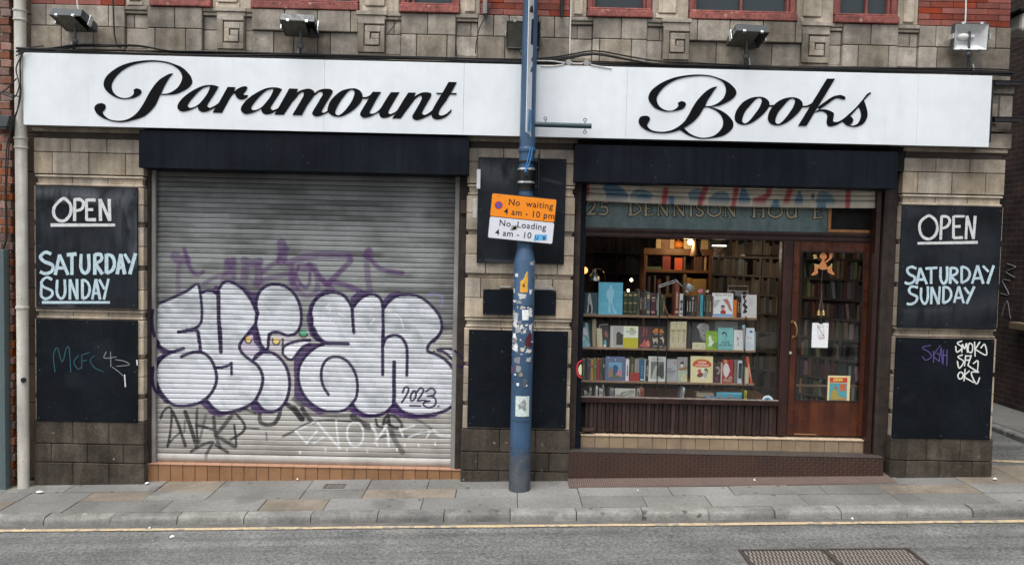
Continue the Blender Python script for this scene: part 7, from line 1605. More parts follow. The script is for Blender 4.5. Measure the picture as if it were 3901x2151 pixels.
face(Z4, 572, 120, 930, 540, (.045, .045, .045), 'large dark grey book with a white haired man in portrait', 2, [('p', (.35, .35, .34), [(.2,.85),(.35,.97),(.6,.97),(.75,.85),(.7,.6),(.62,.35),(.5,.3),(.38,.5),(.3,.7)]), ('p', (.09, .09, .09), [(.42,.7),(.5,.72),(.48,.66)]), ('p', (.09, .09, .09), [(.58,.7),(.66,.7),(.62,.66)]), ('p', (.14, .14, .14), [(.46,.52),(.56,.54),(.58,.49)]), ('p', (.22, .22, .21), [(.35,.65),(.4,.5),(.52,.36),(.5,.3),(.36,.44)]), ('p', (.5, .5, .48), [(.2,.84),(.34,.95),(.55,.98),(.4,.88),(.3,.76)])], dy=.05, lean=2)
face(Z4, 580, 436, 786, 538, (.62, .58, .36), 'small cream booklet with a grey sprig in front of the portrait', 2, [('p', (.35, .36, .3), [(.15,.35),(.3,.6),(.5,.72),(.6,.85),(.5,.6),(.3,.42)]), ('e', (.45, .46, .44), (.78, .35, .1, .25))], dy=-.004)
face(Z4, 792, 255, 980, 545, (.24, .42, .04), 'lime green paperback with a white rounded shape', 2, [('p', (.72, .74, .7), [(.28,.75),(.42,.74),(.5,.55),(.66,.4),(.72,.3),(.55,.16),(.4,.22),(.2,.16),(.28,.4),(.22,.55)]), ('p', (.12, .28, .05), [(.5,.2),(.7,.38),(.98,.4),(.98,.12),(.8,.08)]), ('l', (.1, .2, .03), [(.08,.92,.8,.92,.03),(.2,.86,.5,.86,.03),(.52,.77,.92,.78,.05)])], dy=-.006)
face(Z4, 930, 92, 1300, 520, (.22, .21, .215), 'plain grey board standing behind the turquoise book', 2, [('r', (.27, .26, .265), (.03, .97, .5, .98))], dy=.07, lean=2)
face(Z4, 988, 202, 1228, 550, (.20, .50, .50), 'turquoise book lettered with a woman writer in a bonnet', 2, [('p', (.05, .1, .11), [(.22,.72),(.32,.82),(.5,.8),(.6,.66),(.55,.56),(.5,.7),(.36,.74),(.28,.68)]), ('l', (.06, .14, .15), [(.4,.68,.38,.55,.02),(.38,.55,.5,.48,.02),(.5,.48,.56,.58,.02)]), ('t', (.05, .13, .14), ('JANE', .5, .30, .24)), ('t', (.05, .13, .14), ('AUSTEN', .5, .16, .24)), ('l', (.1, .3, .3), [(.1,.95,.9,.95,.03),(.1,.05,.9,.05,.03)])], dy=-.004)
face(Z4, 1236, 240, 1388, 556, (.66, .66, .66), 'white book with a thin sketched running figure', 2, [('l', (.2, .17, .17), [(.4,.5,.5,.35,.05),(.5,.35,.3,.2,.04),(.5,.35,.5,.18,.04),(.35,.55,.6,.52,.04),(.3,.88,.7,.88,.02)]), ('p', (.4, .2, .2), [(.3,.56),(.4,.68),(.52,.6),(.45,.5)])], dy=.0)
spine(Z4, 1388, 205, 1420, 556, (.68, .68, .66), 'thin white spine behind the shelf rod at right', 2, dy=.03)
face(Z4, 1424, 206, 1565, 562, (.66, .70, .74), 'white paperback with a blue dot at its top corner', 2, [('e', (.06, .2, .45), (.62, .84, .18, .07)), ('l', (.5, .25, .25), [(.15,.55,.3,.6,.07),(.35,.5,.4,.62,.06),(.55,.52,.7,.6,.07)]), ('p', (.55, .6, .68), [(.0,.3),(.4,.4),(.9,.2),(.6,.05),(.1,.1)])], dy=-.002)
spine(Z4, 1566, 270, 1584, 556, (.30, .45, .40), 'thin pale green spine at the right end of the middle shelf', 2)
# --- lowest shelf
for a, b, c, col, lab, bd, tt in ((157, 698, 204, (.10, .105, .075), 'drab green spine at the left end of the lowest shelf', None, GOLD), (207, 690, 234, (.032, .03, .032), 'thin black spine left of the purple one', None, None), (237, 692, 288, (.075, .058, .11), 'purple spine with a square label on the lowest shelf', [(.66, .78, (.16, .12, .2))], None), (291, 700, 338, (.46, .26, .05), 'mustard yellow spine on the lowest shelf', [(.6, .72, (.2, .09, .04))], None), (341, 693, 387, (.14, .16, .055), 'moss green spine right of the mustard one', [(.62, .7, GOLD)], None), (390, 695, 440, (.32, .025, .028), 'scarlet spine on the lowest shelf', [(.66, .68, DK)], None), (443, 700, 478, (.10, .08, .055), 'dull brown spine right of the scarlet one', None, DK), (480, 692, 518, (.028, .05, .038), 'bottle green spine with a pale oval label', [(.6, .74, (.3, .36, .32))], None)):
    spine(Z3, a, b, c, 1036, col, lab, 3, bands=bd, titl=tt)
face(Z3, 527, 660, 842, 1035, (.11, .145, .26), 'slate blue book with a framed colourful storybook scene', 3, [('r', (.16, .35, .52), (.17, .84, .12, .76)), ('p', (.30, .18, .1), [(.18,.14),(.2,.5),(.3,.56),(.4,.3),(.4,.14)]), ('p', (.05, .09, .22), [(.38,.55),(.5,.66),(.65,.55),(.58,.3),(.42,.2)]), ('p', (.5, .2, .2), [(.58,.3),(.7,.46),(.82,.35),(.78,.14),(.62,.16)]), ('p', (.12, .16, .08), [(.2,.13),(.5,.24),(.83,.16),(.83,.12),(.2,.12)]), ('p', (.5, .5, .45), [(.47,.88),(.53,.9),(.5,.82)]), ('p', (.55, .56, .58), [(.1,.95),(.2,.93),(.14,.99)]), ('p', (.55, .56, .58), [(.8,.92),(.86,.95),(.74,.89)])])
spine(Z3, 850, 700, 906, 1048, (.74, .75, .76), 'bright white spine with black title on the lowest shelf', 3, titl=DK)
spine(Z3, 918, 680, 990, 1045, (.065, .06, .03), 'thick dark olive book behind the little red one', 3, dy=.03, titl=GOLD); spine(Z3, 992, 698, 1072, 1045, (.28, .27, .27), 'wide grey book behind the little red one', 3, dy=.03)
face(Z3, 915, 915, 1067, 1046, (.36, .035, .03), 'small red book with dark lettering in front', 3, [('l', (.12, .02, .02), [(.1,.8,.25,.5,.06),(.25,.5,.4,.85,.06),(.5,.5,.55,.8,.06),(.65,.85,.8,.6,.06),(.15,.4,.3,.1,.06),(.45,.4,.6,.1,.06),(.75,.42,.85,.12,.06)])], dy=-.006)
spine(Z3, 1077, 694, 1146, 1046, (.03, .12, .22), 'deep blue spine with a white emblem at its foot', 3, bands=[(.05, .1, WHT)], titl=(.15, .3, .42)); spine(Z3, 1148, 700, 1166, 1046, (.55, .6, .62), 'thin pale edge right of the deep blue spine', 3); spine(Z3, 1170, 712, 1214, 1046, (.025, .025, .027), 'black spine with broken white lettering', 3, titl=PALE)
face(Z3, 1216, 660, 1490, 1046, (.62, .63, .60), 'white book with a grey engraved portrait, behind the rods', 3, [('r', (.16, .17, .155), (.13, .9, .12, .8)), ('p', (.45, .45, .42), [(.2,.15),(.28,.4),(.38,.6),(.5,.62),(.45,.3),(.4,.14)]), ('p', (.06, .065, .06), [(.55,.15),(.6,.6),(.85,.7),(.88,.2)]), ('p', (.4, .4, .37), [(.3,.12),(.5,.24),(.75,.13)]), ('t', (.22, .23, .22), ('DULAC', .5, .85, .2))])
face(Z4, 172, 702, 338, 1052, (.36, .375, .385), 'grey paperback with black title lines right of the rod', 3, [('l', (.06, .06, .07), [(.05,.57,.45,.57,.06),(.05,.48,.9,.48,.06),(.05,.4,.75,.4,.06)]), ('l', (.35, .2, .2), [(.1,.3,.7,.3,.03),(.1,.25,.5,.25,.03)]), ('p', (.4, .2, .22), [(.7,.9),(.85,.92),(.82,.75),(.72,.78)])], dy=.01)
face(Z4, 340, 670, 498, 1046, (.30, .29, .27), 'grey book with a black haired figure and pale blonde head', 3, [('p', (.02, .02, .025), [(.25,.72),(.4,.82),(.62,.8),(.6,.7),(.4,.72)]), ('p', (.62, .6, .56), [(.3,.66),(.45,.74),(.58,.66),(.45,.58)]), ('p', (.32, .13, .06), [(.1,.5),(.5,.58),(.95,.62),(.95,.54),(.4,.48)]), ('r', (.38, .44, .36), (.0, 1, .0, .47)), ('p', (.55, .58, .3), [(.35,.05),(.5,.3),(.75,.36),(.95,.2),(.95,.05)]), ('e', (.6, .42, .32), (.68, .18, .16, .1))])
face(Z4, 552, 655, 905, 1066, (.74, .66, .38), 'large cream fairy tale book with a red banner', 3, [('p', (.62, .22, .02), [(.13,.62),(.13,.78),(.3,.87),(.5,.89),(.7,.87),(.88,.78),(.88,.62)]), ('p', (.60, .035, .02), [(.16,.60),(.16,.74),(.32,.83),(.5,.85),(.68,.83),(.86,.74),(.86,.60)]), ('t', (.82, .78, .6), ('GRIMM', .5, .735, .125)), ('t', (.82, .78, .6), ('ANDERSEN', .51, .625, .125)), ('e', (.72, .72, .62), (.52, .34, .28, .21)), ('p', (.22, .06, .03), [(.28,.28),(.4,.38),(.55,.35),(.52,.22),(.34,.2)]), ('p', (.5, .12, .05), [(.3,.44),(.42,.52),(.48,.42),(.38,.36)]), ('p', (.08, .13, .05), [(.6,.5),(.72,.54),(.78,.44),(.74,.36)]), ('p', (.42, .44, .4), [(.55,.3),(.7,.46),(.76,.3),(.64,.18)])] + [('l', (.55, .42, .2), [(.08 + .84 * (k % 2) , .1 + .09 * k, .1 + .84 * (k % 2), .13 + .09 * k, .02) for k in range(9)])])
face(Z4, 905, 758, 1030, 1066, (.05, .022, .026), 'dark brown book with a pale ring and magenta smear', 3, [('p', (.26, .24, .22), [(.3,.75),(.7,.82),(.95,.6),(.7,.4),(.5,.5),(.75,.62)]), ('p', (.12, .03, .07), [(.3,.25),(.6,.3),(.7,.1),(.4,.08)])], dy=.005)
spine(Z4, 1030, 760, 1052, 1068, (.62, .52, .40), 'thin cream edge left of the red Christmas book', 3, dy=-.002)
face(Z4, 1054, 708, 1226, 1070, (.32, .012, .018), 'red Christmas picture book with a white bearded face', 3, [('p', (.68, .62, .62), [(.1,.68),(.3,.84),(.5,.8),(.68,.6),(.62,.4),(.4,.25),(.15,.35)]), ('e', (.5, .25, .1), (.3, .92, .17, .07)), ('p', (.35, .22, .16), [(.1,.08),(.3,.26),(.5,.16),(.7,.3),(.9,.16),(.8,.05)]), ('l', (.55, .5, .5), [(.75,.3,.95,.2,.05),(.7,.55,.8,.5,.04)])], dy=-.004)
spine(Z4, 1237, 728, 1290, 1072, (.17, .14, .115), 'grey brown spine right of the red Christmas book', 3); spine(Z4, 1297, 726, 1368, 1075, (.52, .62, .70), 'ice blue spine with a long black label', 3, bands=[(.22, .9, (.03, .04, .05))]); spine(Z4, 1412, 832, 1474, 1082, (.60, .50, .36), 'short cream book right of the ice blue one', 3)
spine(Z4, 1503, 655, 1543, 1085, (.60, .10, .03), 'orange book leaning at the right end of the lowest shelf', 3, tilt=-11, titl=(.75, .6, .5))
# --- window bed
for zm, a, b, c, col, lab, tl in ((Z3, 190, 1212, 230, (.52, .5, .45), 'small cream book at far left on the window bed', 0), (Z3, 240, 1240, 262, (.2, .19, .18), 'tiny grey book on the window bed', 0), (Z3, 272, 1155, 300, (.50, .48, .44), 'tall pale book third on the window bed', 3), (Z3, 376, 1130, 404, (.72, .74, .74), 'white book standing tallest on the window bed', 0), (Z3, 430, 1172, 458, (.5, .5, .48), 'left of two whitish books on the window bed', 0), (Z3, 460, 1172, 486, (.6, .6, .58), 'right of two whitish books on the window bed', 0), (Z3, 505, 1105, 525, (.3, .31, .31), 'grey book leaning left on the window bed', -7), (Z3, 602, 1168, 630, (.26, .27, .27), 'left of two grey books by the landscape card', 0), (Z3, 632, 1168, 660, (.33, .33, .33), 'right of two grey books by the landscape card', 0), (Z3, 1025, 1170, 1076, (.42, .32, .26), 'pinkish book right of the landscape card', 3), (Z3, 1084, 1160, 1140, (.36, .09, .055), 'brick red book on the window bed', 0),
        (Z4, 385, 1170, 408, (.25, .27, .27), 'grey book leaning right on the window bed', 8), (Z4, 415, 1155, 440, (.60, .64, .63), 'white book leaning right on the window bed', 6), (Z4, 1405, 1205, 1445, (.42, .48, .03), 'acid yellow green book on the window bed', 0)):
    spine(zm, a, b, c, 1310, col, lab, 0, tilt=tl, dy=-.02 if zm is Z3 else -.03, titl=DK)
face(Z3, 680, 1168, 1004, 1312, (.50, .50, .45), 'wide pale landscape book with white handwriting', 0, [('p', (.24, .24, .21), [(.05,.1),(.3,.6),(.5,.7),(.9,.85),(.95,.5),(.6,.2)]), ('p', (.72, .72, .66), [(.15,.1),(.22,.5),(.35,.92),(.26,.5)]), ('l', (.65, .65, .6), [(.4,.3,.7,.7,.03),(.5,.2,.9,.6,.02)])], dy=-.02)
face(Z4, 640, 1236, 922, 1330, (.38, .32, .20), 'buff box lying low on the window bed', 0, [], dy=.05, depth=.12, lean=0)
face(Z4, 770, 1285, 960, 1345, (.05, .13, .30), 'blue booklet lying low on the window bed', 0, [('p', (.3, .34, .4), [(.1,.3),(.4,.7),(.6,.4),(.9,.6),(.7,.2)])], dy=-.02, lean=20)
face(Z4, 962, 1225, 1365, 1345, (.055, .26, .36), 'wide cyan picture book with two faces on the window bed', 0, [('e', (.3, .15, .1), (.12, .35, .05, .2)), ('e', (.32, .17, .12), (.55, .35, .06, .22)), ('p', (.12, .38, .5), [(.02,.7),(.5,.95),(.98,.98),(.98,.7),(.5,.75)])], dy=-.01, lean=12)

# --- lamps and ornaments in the window
dl = thing('desk_lamp', tuple(P(*Z1(1200, 1140), BY + .1)), 'silver anglepoise desk lamp bending over the top shelf', 'lamp'); y = BY + .1
q = MB(); 
for dx in (0, 26): q.cyl(P(*Z1(1180 + dx * .8, 1120), y), P(*Z1(1172 + dx * .6, 740), y), .004, n=8)
for dy_ in (0, 28): q.cyl(P(*Z1(1172, 735 + dy_), y), P(*Z1(1410, 655 + dy_), y), .0035, n=8)
q.cyl(P(*Z1(1405, 660), y), P(*Z1(1490, 750), y), .006, n=8); q.build('arm', MT['silver'], dl, smoothf=True)
q = MB(); p = P(*Z1(1240, 1130), y); q.cyl((p[0], y, SHZ[1]), (p[0], y, SHZ[1] + .02), .05, n=20); q.build('foot', MT['silver'], dl, smoothf=True)
q = MB(); c = P(*Z1(1560, 800), y - .05); Mx = Matrix.Translation(c) @ Matrix.Rotation(R_(-150), 4, 'Y') @ Matrix.Rotation(R_(14), 4, 'X')
q.lathe([(.016, -.03), (.02, -.012), (.042, 0), (.058, .025), (.064, .055), (.060, .055), (.054, .025), (.01, .0)], 0, 0, 24, Mx @ Matrix.Rotation(R_(180), 4, 'X') @ Matrix.Translation((0, 0, 0)))
q.build('shade', MT['silver'], dl, smoothf=True)
wl = thing('wall_lamp', tuple(P(*Z1(300, 600), .75)), 'small silver bell lamp above the dark teal book', 'lamp'); y = .75
q = MB(); c = P(*Z1(300, 615), y); q.lathe([(.018, .085), (.02, .045), (.045, .02), (.06, -.02), (.064, -.045), (.06, -.045), (.04, .0)], c[0], c[1], 22, Matrix.Translation((0, 0, c[2]))); q.build('shade', MT['silver'], wl, smoothf=True)
q = MB(); q.tube([P(*Z1(305, 545), y), P(*Z1(300, 515), y), P(*Z1(380, 515), y), P(*Z1(430, 570), y), P(*Z1(450, 700), y + .1)], .005, n=6); q.build('arm', MT['brass'], wl, smoothf=True)
cl = thing('hanging_lamp', tuple(P(*Z1(1675, 330), 1.1)), 'brown cone lamp with its bright bulb lit over the bookcase', 'lamp'); y = 1.1
q = MB(); c0, c1 = P(*Z1(1665, 135), y), P(*Z1(1678, 330), y); q.cyl(c0, c1, .022, .075, n=24, caps=False); q.build('shade', MT['conebrown'], cl, smoothf=True)
q = MB(); q.tube([c0, c0 + np.array([0, 0, .5])], .004, n=6, sm=0); q.build('flex', MT['cable'], cl)
q = MB(); p = P(*Z1(1600, 150), y + .05); q.ball(p, .032, 10); q.build('bulb', MT['bulb'], cl, smoothf=True)
L_ = bpy.data.lights.new('lamp_light', 'POINT'); L_.energy = 6; L_.color = (1, .66, .34); L_.shadow_soft_size = .04
lo = bpy.data.objects.new('lamp_light', L_); lo.location = (p[0] - .05, p[1] - .06, p[2] - .02); COL.objects.link(lo)
pd = thing('pendant_lamp', tuple(P(*Z2(570, 200), 1.6)), 'silver pendant lamp glowing beside the bookcase top', 'lamp'); y = 1.6
q = MB(); c = P(*Z2(568, 190), y); q.lathe([(.03, .13), (.06, .1), (.11, .02), (.115, .0), (.11, .0), (.05, .09)], c[0], c[1], 24, Matrix.Translation((0, 0, c[2]))); q.build('shade', MT['lampbody'], pd, smoothf=True)
q = MB(); q.cyl((c[0], c[1], c[2] - .012), (c[0], c[1], c[2] - .002), .085, n=24); q.build('diffuser', MT['tube'], pd)
L2 = bpy.data.lights.new('pendant_light', 'POINT'); L2.energy = 2.5; L2.color = (1, .9, .75); L2.shadow_soft_size = .08
lo2 = bpy.data.objects.new('pendant_light', L2); lo2.location = (c[0], c[1], c[2] - .1); COL.objects.link(lo2)
for (a, b, yy, r, lab) in ((800, 660, 1.6, .018, 'small lit bulb glowing in the dark above the green trio'), (758, 802, 1.3, .014, 'tiny lit lamp just above the green trio'), (165, 530, .9, .04, 'warm lit lamp at the far left of the window')):
    q = MB(); q.ball(P(*Z1(a, b), yy), r, 8); meta(q.build('lit_lamp', MT['bulb'] if r < .03 else emit('amber_lamp', (1, .5, .15), 1.2), smoothf=True), lab, 'lamp')
fl = thing('paper_flower', tuple(P(*Z1(1740, 860), BY + .06)), 'pink rose with a white lily standing above the turquoise spine', 'flower'); y = BY + .06
MT['pink'] = M('pink_petal', (.66, .26, .34), (.5, .14, .22), nscale=40, bump=.3); MT['lily'] = M('white_petal', (.8, .8, .78), bump=.1)
q = MB(); q.ball(P(*Z1(1735, 812), y), .024, 10, (1.1, .8, .85)); 
for k in range(7): a = k * .9; pp = P(*Z1(1735, 812), y); q.ball((pp[0] + .016 * math.cos(a), y - .008, pp[2] + .014 * math.sin(a)), .013, 6, (1, .5, 1))
q.build('rose', MT['pink'], fl, smoothf=True)
q = MB(); pp = P(*Z1(1825, 815), y)
for a in (0.2, .9, 1.7, 2.6, 3.6, 5.2): q.cyl(pp, (pp[0] + .022 * math.cos(a), y - .01, pp[2] + .022 * math.sin(a)), .006, .001, n=6)
q.build('lily', MT['lily'], fl, smoothf=True)
q = MB(); q.tube([P(*Z1(1740, 830), y), P(*Z1(1760, 900), y + .02), (P(*Z1(1760, 900), y)[0], y + .03, SHZ[1])], .003, n=6); q.build('flower_stem', MT['leaf'], fl)
rd = thing('radio', tuple(P(*Z2(830, 880), BY + .13)), 'old grey cassette radio behind the white cartoon book', 'radio'); y = BY + .16
a, b, c_, d = zrect(Z2, 690, 805, 965, 1150, y); c_ = SHZ[1]
q = MB(); q.box(a, b, y, y + .07, c_, d); q.build('case', M('radio_grey', (.2, .2, .19), rough=.4), rd, bevel=.008)
q = MB()
for s in (.22, .78): q.cyl((a + (b - a) * s, y - .004, d - .03), (a + (b - a) * s, y, d - .03), .024, n=20)
q.build('speaker', MT['cable'], rd)
q = MB(); q.tube([(a + .005, y + .03, d), (a + .002, y + .03, d + .05), (b - .002, y + .03, d + .052), (b - .005, y + .03, d)], .006, n=6, sm=0); q.build('carry_handle', MT['steel'], rd)
so_ = thing('star_ornament', tuple(P(*Z4(1390, 180), BY - .02)), 'pale blue star ornament tied to the right shelf rod', 'ornament'); y = BY - .022
q = MB(); c = P(*Z4(1392, 180), y); pts = [(c[0] + (.026 if k % 2 == 0 else .010) * math.cos(k * math.pi / 6), y, c[2] + (.026 if k % 2 == 0 else .010) * math.sin(k * math.pi / 6)) for k in range(12)]; q.flat(pts, .006)
q.build('star', M('pale_blue_card', (.36, .56, .68)), so_)
q = MB(); q.tube([P(*Z4(1395, 140), y), P(*Z4(1430, 90), y), P(*Z4(1445, 40), y)], .003, n=5); q.build('ribbon', MT['cable'], so_)
rs_ = thing('window_sticker', tuple(P(*zoom(2901, 1300, 1.669)(38, 375), FY + .03)), 'round white and blue sticker low in the shop window', 'sticker')
q = MB(); zz = zoom(2901, 1300, 1.669); yy = FY + .0345
ci = lambda r, y_: [P(*zz(38 + r * math.cos(math.pi * k / 10), 378 - r * math.sin(math.pi * k / 10)), y_) for k in range(11)]
q.flat(ci(36, yy)); q.build('outer_ring', M('sticker_white', (.72, .76, .76)), rs_)
q = MB(); q.flat(ci(27, yy - .0005)); q.build('blue_ring', M('sticker_blue', (.16, .4, .55)), rs_); q = MB(); q.flat(ci(16, yy - .001)); q.build('centre', MT['cable'], rs_)

# --- bookcase under the cone lamp
CY = 1.5
bc = thing('bookcase', (0, 0, 0), 'brown wooden bookcase lit by the cone lamp', 'bookcase')
a, b, ztop_, _ = rect(*Z1(965, 235), *Z1(1890, 290), CY); x0, x1, _, zt = zrect(Z1, 965, 237, 1890, 870, CY); BASE[bc.name] = Vector(((x0 + x1) / 2, CY, .32)); bc.location = BASE[bc.name]
z_sh = [zt - .075, Zf(*Z1(1420, 525), CY), Zf(*Z1(1420, 860), CY), .85, .55]
q = MB(); q.box(x0, x0 + .03, CY, CY + .28, .32, zt - .002); q.box(x1 - .035, x1, CY, CY + .28, .32, zt - .002); q.box(x0 - .01, x1 + .01, CY - .02, CY + .28, zt - .08, zt); 
q.build('carcass', MT['case'], bc, bevel=.004)
for z in z_sh[1:]:
    q = MB(); q.box(x0 + .031, x1 - .036, CY + .005, CY + .27, z - .035, z); q.build('shelf', MT['case'], bc, bevel=.003)
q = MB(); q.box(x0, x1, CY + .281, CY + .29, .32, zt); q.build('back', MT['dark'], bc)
BYs = BY
def cbook(a, b, c, d, zbase, col, lab, fc=False, y=CY + .03, tilt=0):
    x0_, x1_, z0_, z1_ = zrect(Z1, a, b, c, d, y); w, h = x1_ - x0_, z1_ - zbase
    t = thing('book', ((x0_ + x1_) / 2, y, zbase), lab, 'book', 'books in the lamp lit bookcase'); t.rotation_euler = (0, R_(tilt), 0)
    if fc:
        q = MB(); q.box(-w / 2, w / 2, 0, .02, 0, h)
    else: q, p = book_mesh(w, h, .14); p.build('pages', MT['pages'], t, local=True)
    return colour(q.build('cover', MT['book'], t, local=True), col), w, h
for a, b, c, d, s, col, lab, f in ((1135, 110, 1205, 238, 0, (.45, .34, .2), 'leaning pale card on the bookcase top, leftmost', 1), (1212, 115, 1305, 238, 0, (.2, .11, .06), 'brown framed book on the bookcase top', 1), (1315, 115, 1385, 238, 0, (.4, .26, .15), 'tan book on the bookcase top behind the pumpkin', 1), (1508, 120, 1640, 240, 0, (.62, .48, .28), 'cream card on the bookcase top by the bulb', 1), (1742, 118, 1838, 245, 0, (.55, .42, .22), 'cream card with dark sketch on the bookcase top right', 1),
        (1222, 330, 1330, 508, 1, (.22, .035, .03), 'dark red book with yellow print in the bookcase', 1), (1385, 362, 1490, 508, 1, (.62, .09, .03), 'bright vermilion book in the bookcase', 1), (1505, 335, 1535, 508, 1, (.1, .08, .05), 'thin drab book right of the vermilion one', 0), (1645, 345, 1685, 508, 1, (.09, .05, .035), 'first brown volume in the bookcase row', 0), (1687, 345, 1725, 508, 1, (.11, .05, .035), 'second brown volume in the bookcase row', 0), (1727, 345, 1765, 508, 1, (.08, .05, .035), 'third brown volume in the bookcase row', 0), (1790, 330, 1818, 508, 1, (.5, .36, .18), 'pale upright volume at the right of the bookcase', 0), (1000, 480, 1205, 508, 1, (.1, .14, .1), 'flat green book lying in the bookcase', 1), (975, 320, 1015, 508, 1, (.16, .1, .07), 'buff book at the left of the bookcase', 0),
        (1548, 630, 1600, 858, 2, (.34, .2, .05), 'left of two ochre spines in the bookcase', 0), (1602, 635, 1622, 858, 2, (.3, .17, .04), 'right of two ochre spines in the bookcase', 0), (1622, 645, 1812, 860, 2, (.36, .22, .06), 'wide ochre book facing out in the bookcase', 1), (1105, 600, 1130, 858, 2, (.12, .1, .08), 'grey volume in the dim lower bookcase', 0), (1150, 650, 1200, 858, 2, (.14, .04, .04), 'dark rose volume in the dim lower bookcase', 0), (1270, 610, 1310, 858, 2, (.12, .09, .06), 'drab volume behind the anglepoise arm', 0), (1500, 575, 1545, 858, 2, (.2, .14, .08), 'tall tan volume above the silver lamp shade', 0), (1020, 610, 1060, 858, 2, (.05, .045, .04), 'dusky volume low at the left of the bookcase', 0)):
    cbook(a, b, c, d, [zt, z_sh[1], z_sh[2]][s], col, lab, f)
pu = thing('pumpkin', tuple(P(*Z1(1428, 238), CY + .1)), 'orange pumpkin ornament on the bookcase top', 'ornament')
q = MB(); c = P(*Z1(1428, 192), CY + .06)
for k in range(8): an = k * math.pi / 4; q.ball((c[0] + .028 * math.cos(an), c[1] + .028 * math.sin(an), zt + .05), .038, 8, (1, 1, 1.25))
q.cyl((c[0], c[1], zt + .09), (c[0] + .005, c[1], zt + .115), .008, n=8); q.build('body', M('pumpkin_orange', (.6, .2, .02), rough=.5), pu, smoothf=True)

# --- tall shelves at the back and right of the shop, full of old books
e_ = np.array([-0.743, 0.669, 0]); nrm = np.array([-0.669, -0.743, 0]); o_ = np.array([4.40, 0.92, 0])
LV = [.46, .70, .935, 1.175, 1.42, 1.66, 1.90, 2.14, 2.38, 2.62]
rk = thing('tall_bookshelves', tuple(o_ + e_ * 1.5 + np.array([0, 0, .3])), 'tall dark bookshelves slanting back behind the glazed door', 'bookshelves')
def ob(mb, s0, s1, t0, t1, z0, z1):
    c = [o_ + e_ * s + nrm * t for s in (s0, s1) for t in (t0, t1)]
    vs = [(p[0], p[1], z) for p in c for z in (z0, z1)]
    mb.add(vs, [(0, 1, 3, 2), (4, 6, 7, 5), (0, 4, 5, 1), (2, 3, 7, 6), (0, 2, 6, 4), (1, 5, 7, 3)])
MT['dimshelf'] = M('dim_shelf_wood', (.13, .095, .07), rough=.6, nscale=8)
for z in LV:
    q = MB(); ob(q, -.2, 3.2, -.2, .0, z - .024, z); q.build('shelf', MT['dimshelf'], rk)
for s in (-.2, .98, 1.52, 2.3, 3.2):
    q = MB(); ob(q, s - .012, s + .012, -.2, -.004, .3, 3.0); q.build('upright', MT['dimshelf'], rk)
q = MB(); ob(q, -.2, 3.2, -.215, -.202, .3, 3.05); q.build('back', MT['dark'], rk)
dsk = MB(); a, b, c_, d = rect(3027, 1467, 3278, 1474, .55); dsk.box(a - .02, b + .1, .55, .59, c_, d); meta(dsk.build('counter_edge', MT['shelf'], bevel=.003), 'pale wooden ledge crossing low behind the door glass', 'ledge')
qb = random.Random(17)
PAL = [(.12, .055, .03), (.07, .05, .035), (.16, .12, .08), (.05, .05, .045), (.24, .2, .15), (.09, .03, .025), (.05, .065, .06), (.13, .10, .05), (.3, .27, .22), (.04, .035, .035)]
stuff = MB(); protos = []
for k in range(6):
    h = .165 + .011 * k; q = MB(); q.box(-.5, .5, 0, .13, 0, h); protos.append((q, h))
pm = []
for q, h in protos:
    o = q.build('book', MT['book'], local=True); pm.append((o.data, h)); bpy.data.objects.remove(o)
rotz = math.atan2(e_[1], e_[0]) - math.pi
nb_ = 0
for li, z in enumerate(LV[:-1]):
    s = -.12
    while s < 3.1:
        w = qb.uniform(.026, .05)
        if qb.random() < .06: s += qb.uniform(.03, .09); continue
        k = qb.randrange(6); me, h = pm[k]
        if -.02 < s < .96 and nb_ < 205:
            o = bpy.data.objects.new('book', me); COL.objects.link(o)
            p = o_ + e_ * (s + w / 2) + nrm * qb.uniform(-.035, -.01)
            o.location = (p[0], p[1], z); o.scale = (w - .002, 1, qb.uniform(.94, 1.05)); o.rotation_euler = (0, R_(qb.choice([0, 0, 0, 0, 4, -5, -8])), rotz)
            colour(o, [c * qb.uniform(1.1, 2.4) for c in qb.choice(PAL)]); meta(o, 'old book in the packed rows on the tall shelves behind the glazed door', 'book', 'old books on the tall shelves behind the door'); nb_ += 1
        elif s > .96 or nb_ >= 205: ob(stuff, s, s + w - .002, -.15, -.02, z, z + h * qb.uniform(.94, 1.05))
        s += w
so_ = stuff.build('shelved_books', M('dim_old_books', (.17, .135, .10), (.10, .075, .055), island=.6, hue=.3, rough=.7))
meta(so_, 'packed rows of dim old books far back in the shop', 'books', None, 'stuff')
# back wall shelves seen between bookcase and mullion
bw = thing('back_shelves', (2.2, 3.2, .3), 'dim wall shelves at the back of the shop above the radio', 'bookshelves'); stuff = MB()
for z in (.6, .9, 1.2, 1.5, 1.8, 2.1, 2.4, 2.7):
    q = MB(); q.box(.7, 3.4, 3.2, 3.42, z - .025, z); q.build('shelf', MT['dimshelf'], bw)
    x = .72
    while x < 3.38:
        w = qb.uniform(.02, .045); stuff.box(x, x + w - .002, 3.23, 3.4, z, z + qb.uniform(.17, .24)); x += w
for x in (.7, 1.6, 2.5, 3.4): 
    q = MB(); q.box(x - .015, x + .015, 3.19, 3.43, .3, 2.95); q.build('upright', M('red_upright', (.09, .02, .02)), bw)
meta(stuff.build('wall_of_books', M('dim_back_books', (.12, .09, .07), (.06, .045, .04), island=.6, hue=.3, rough=.7)), 'dim wall of books at the very back of the shop', 'books', None, 'stuff')
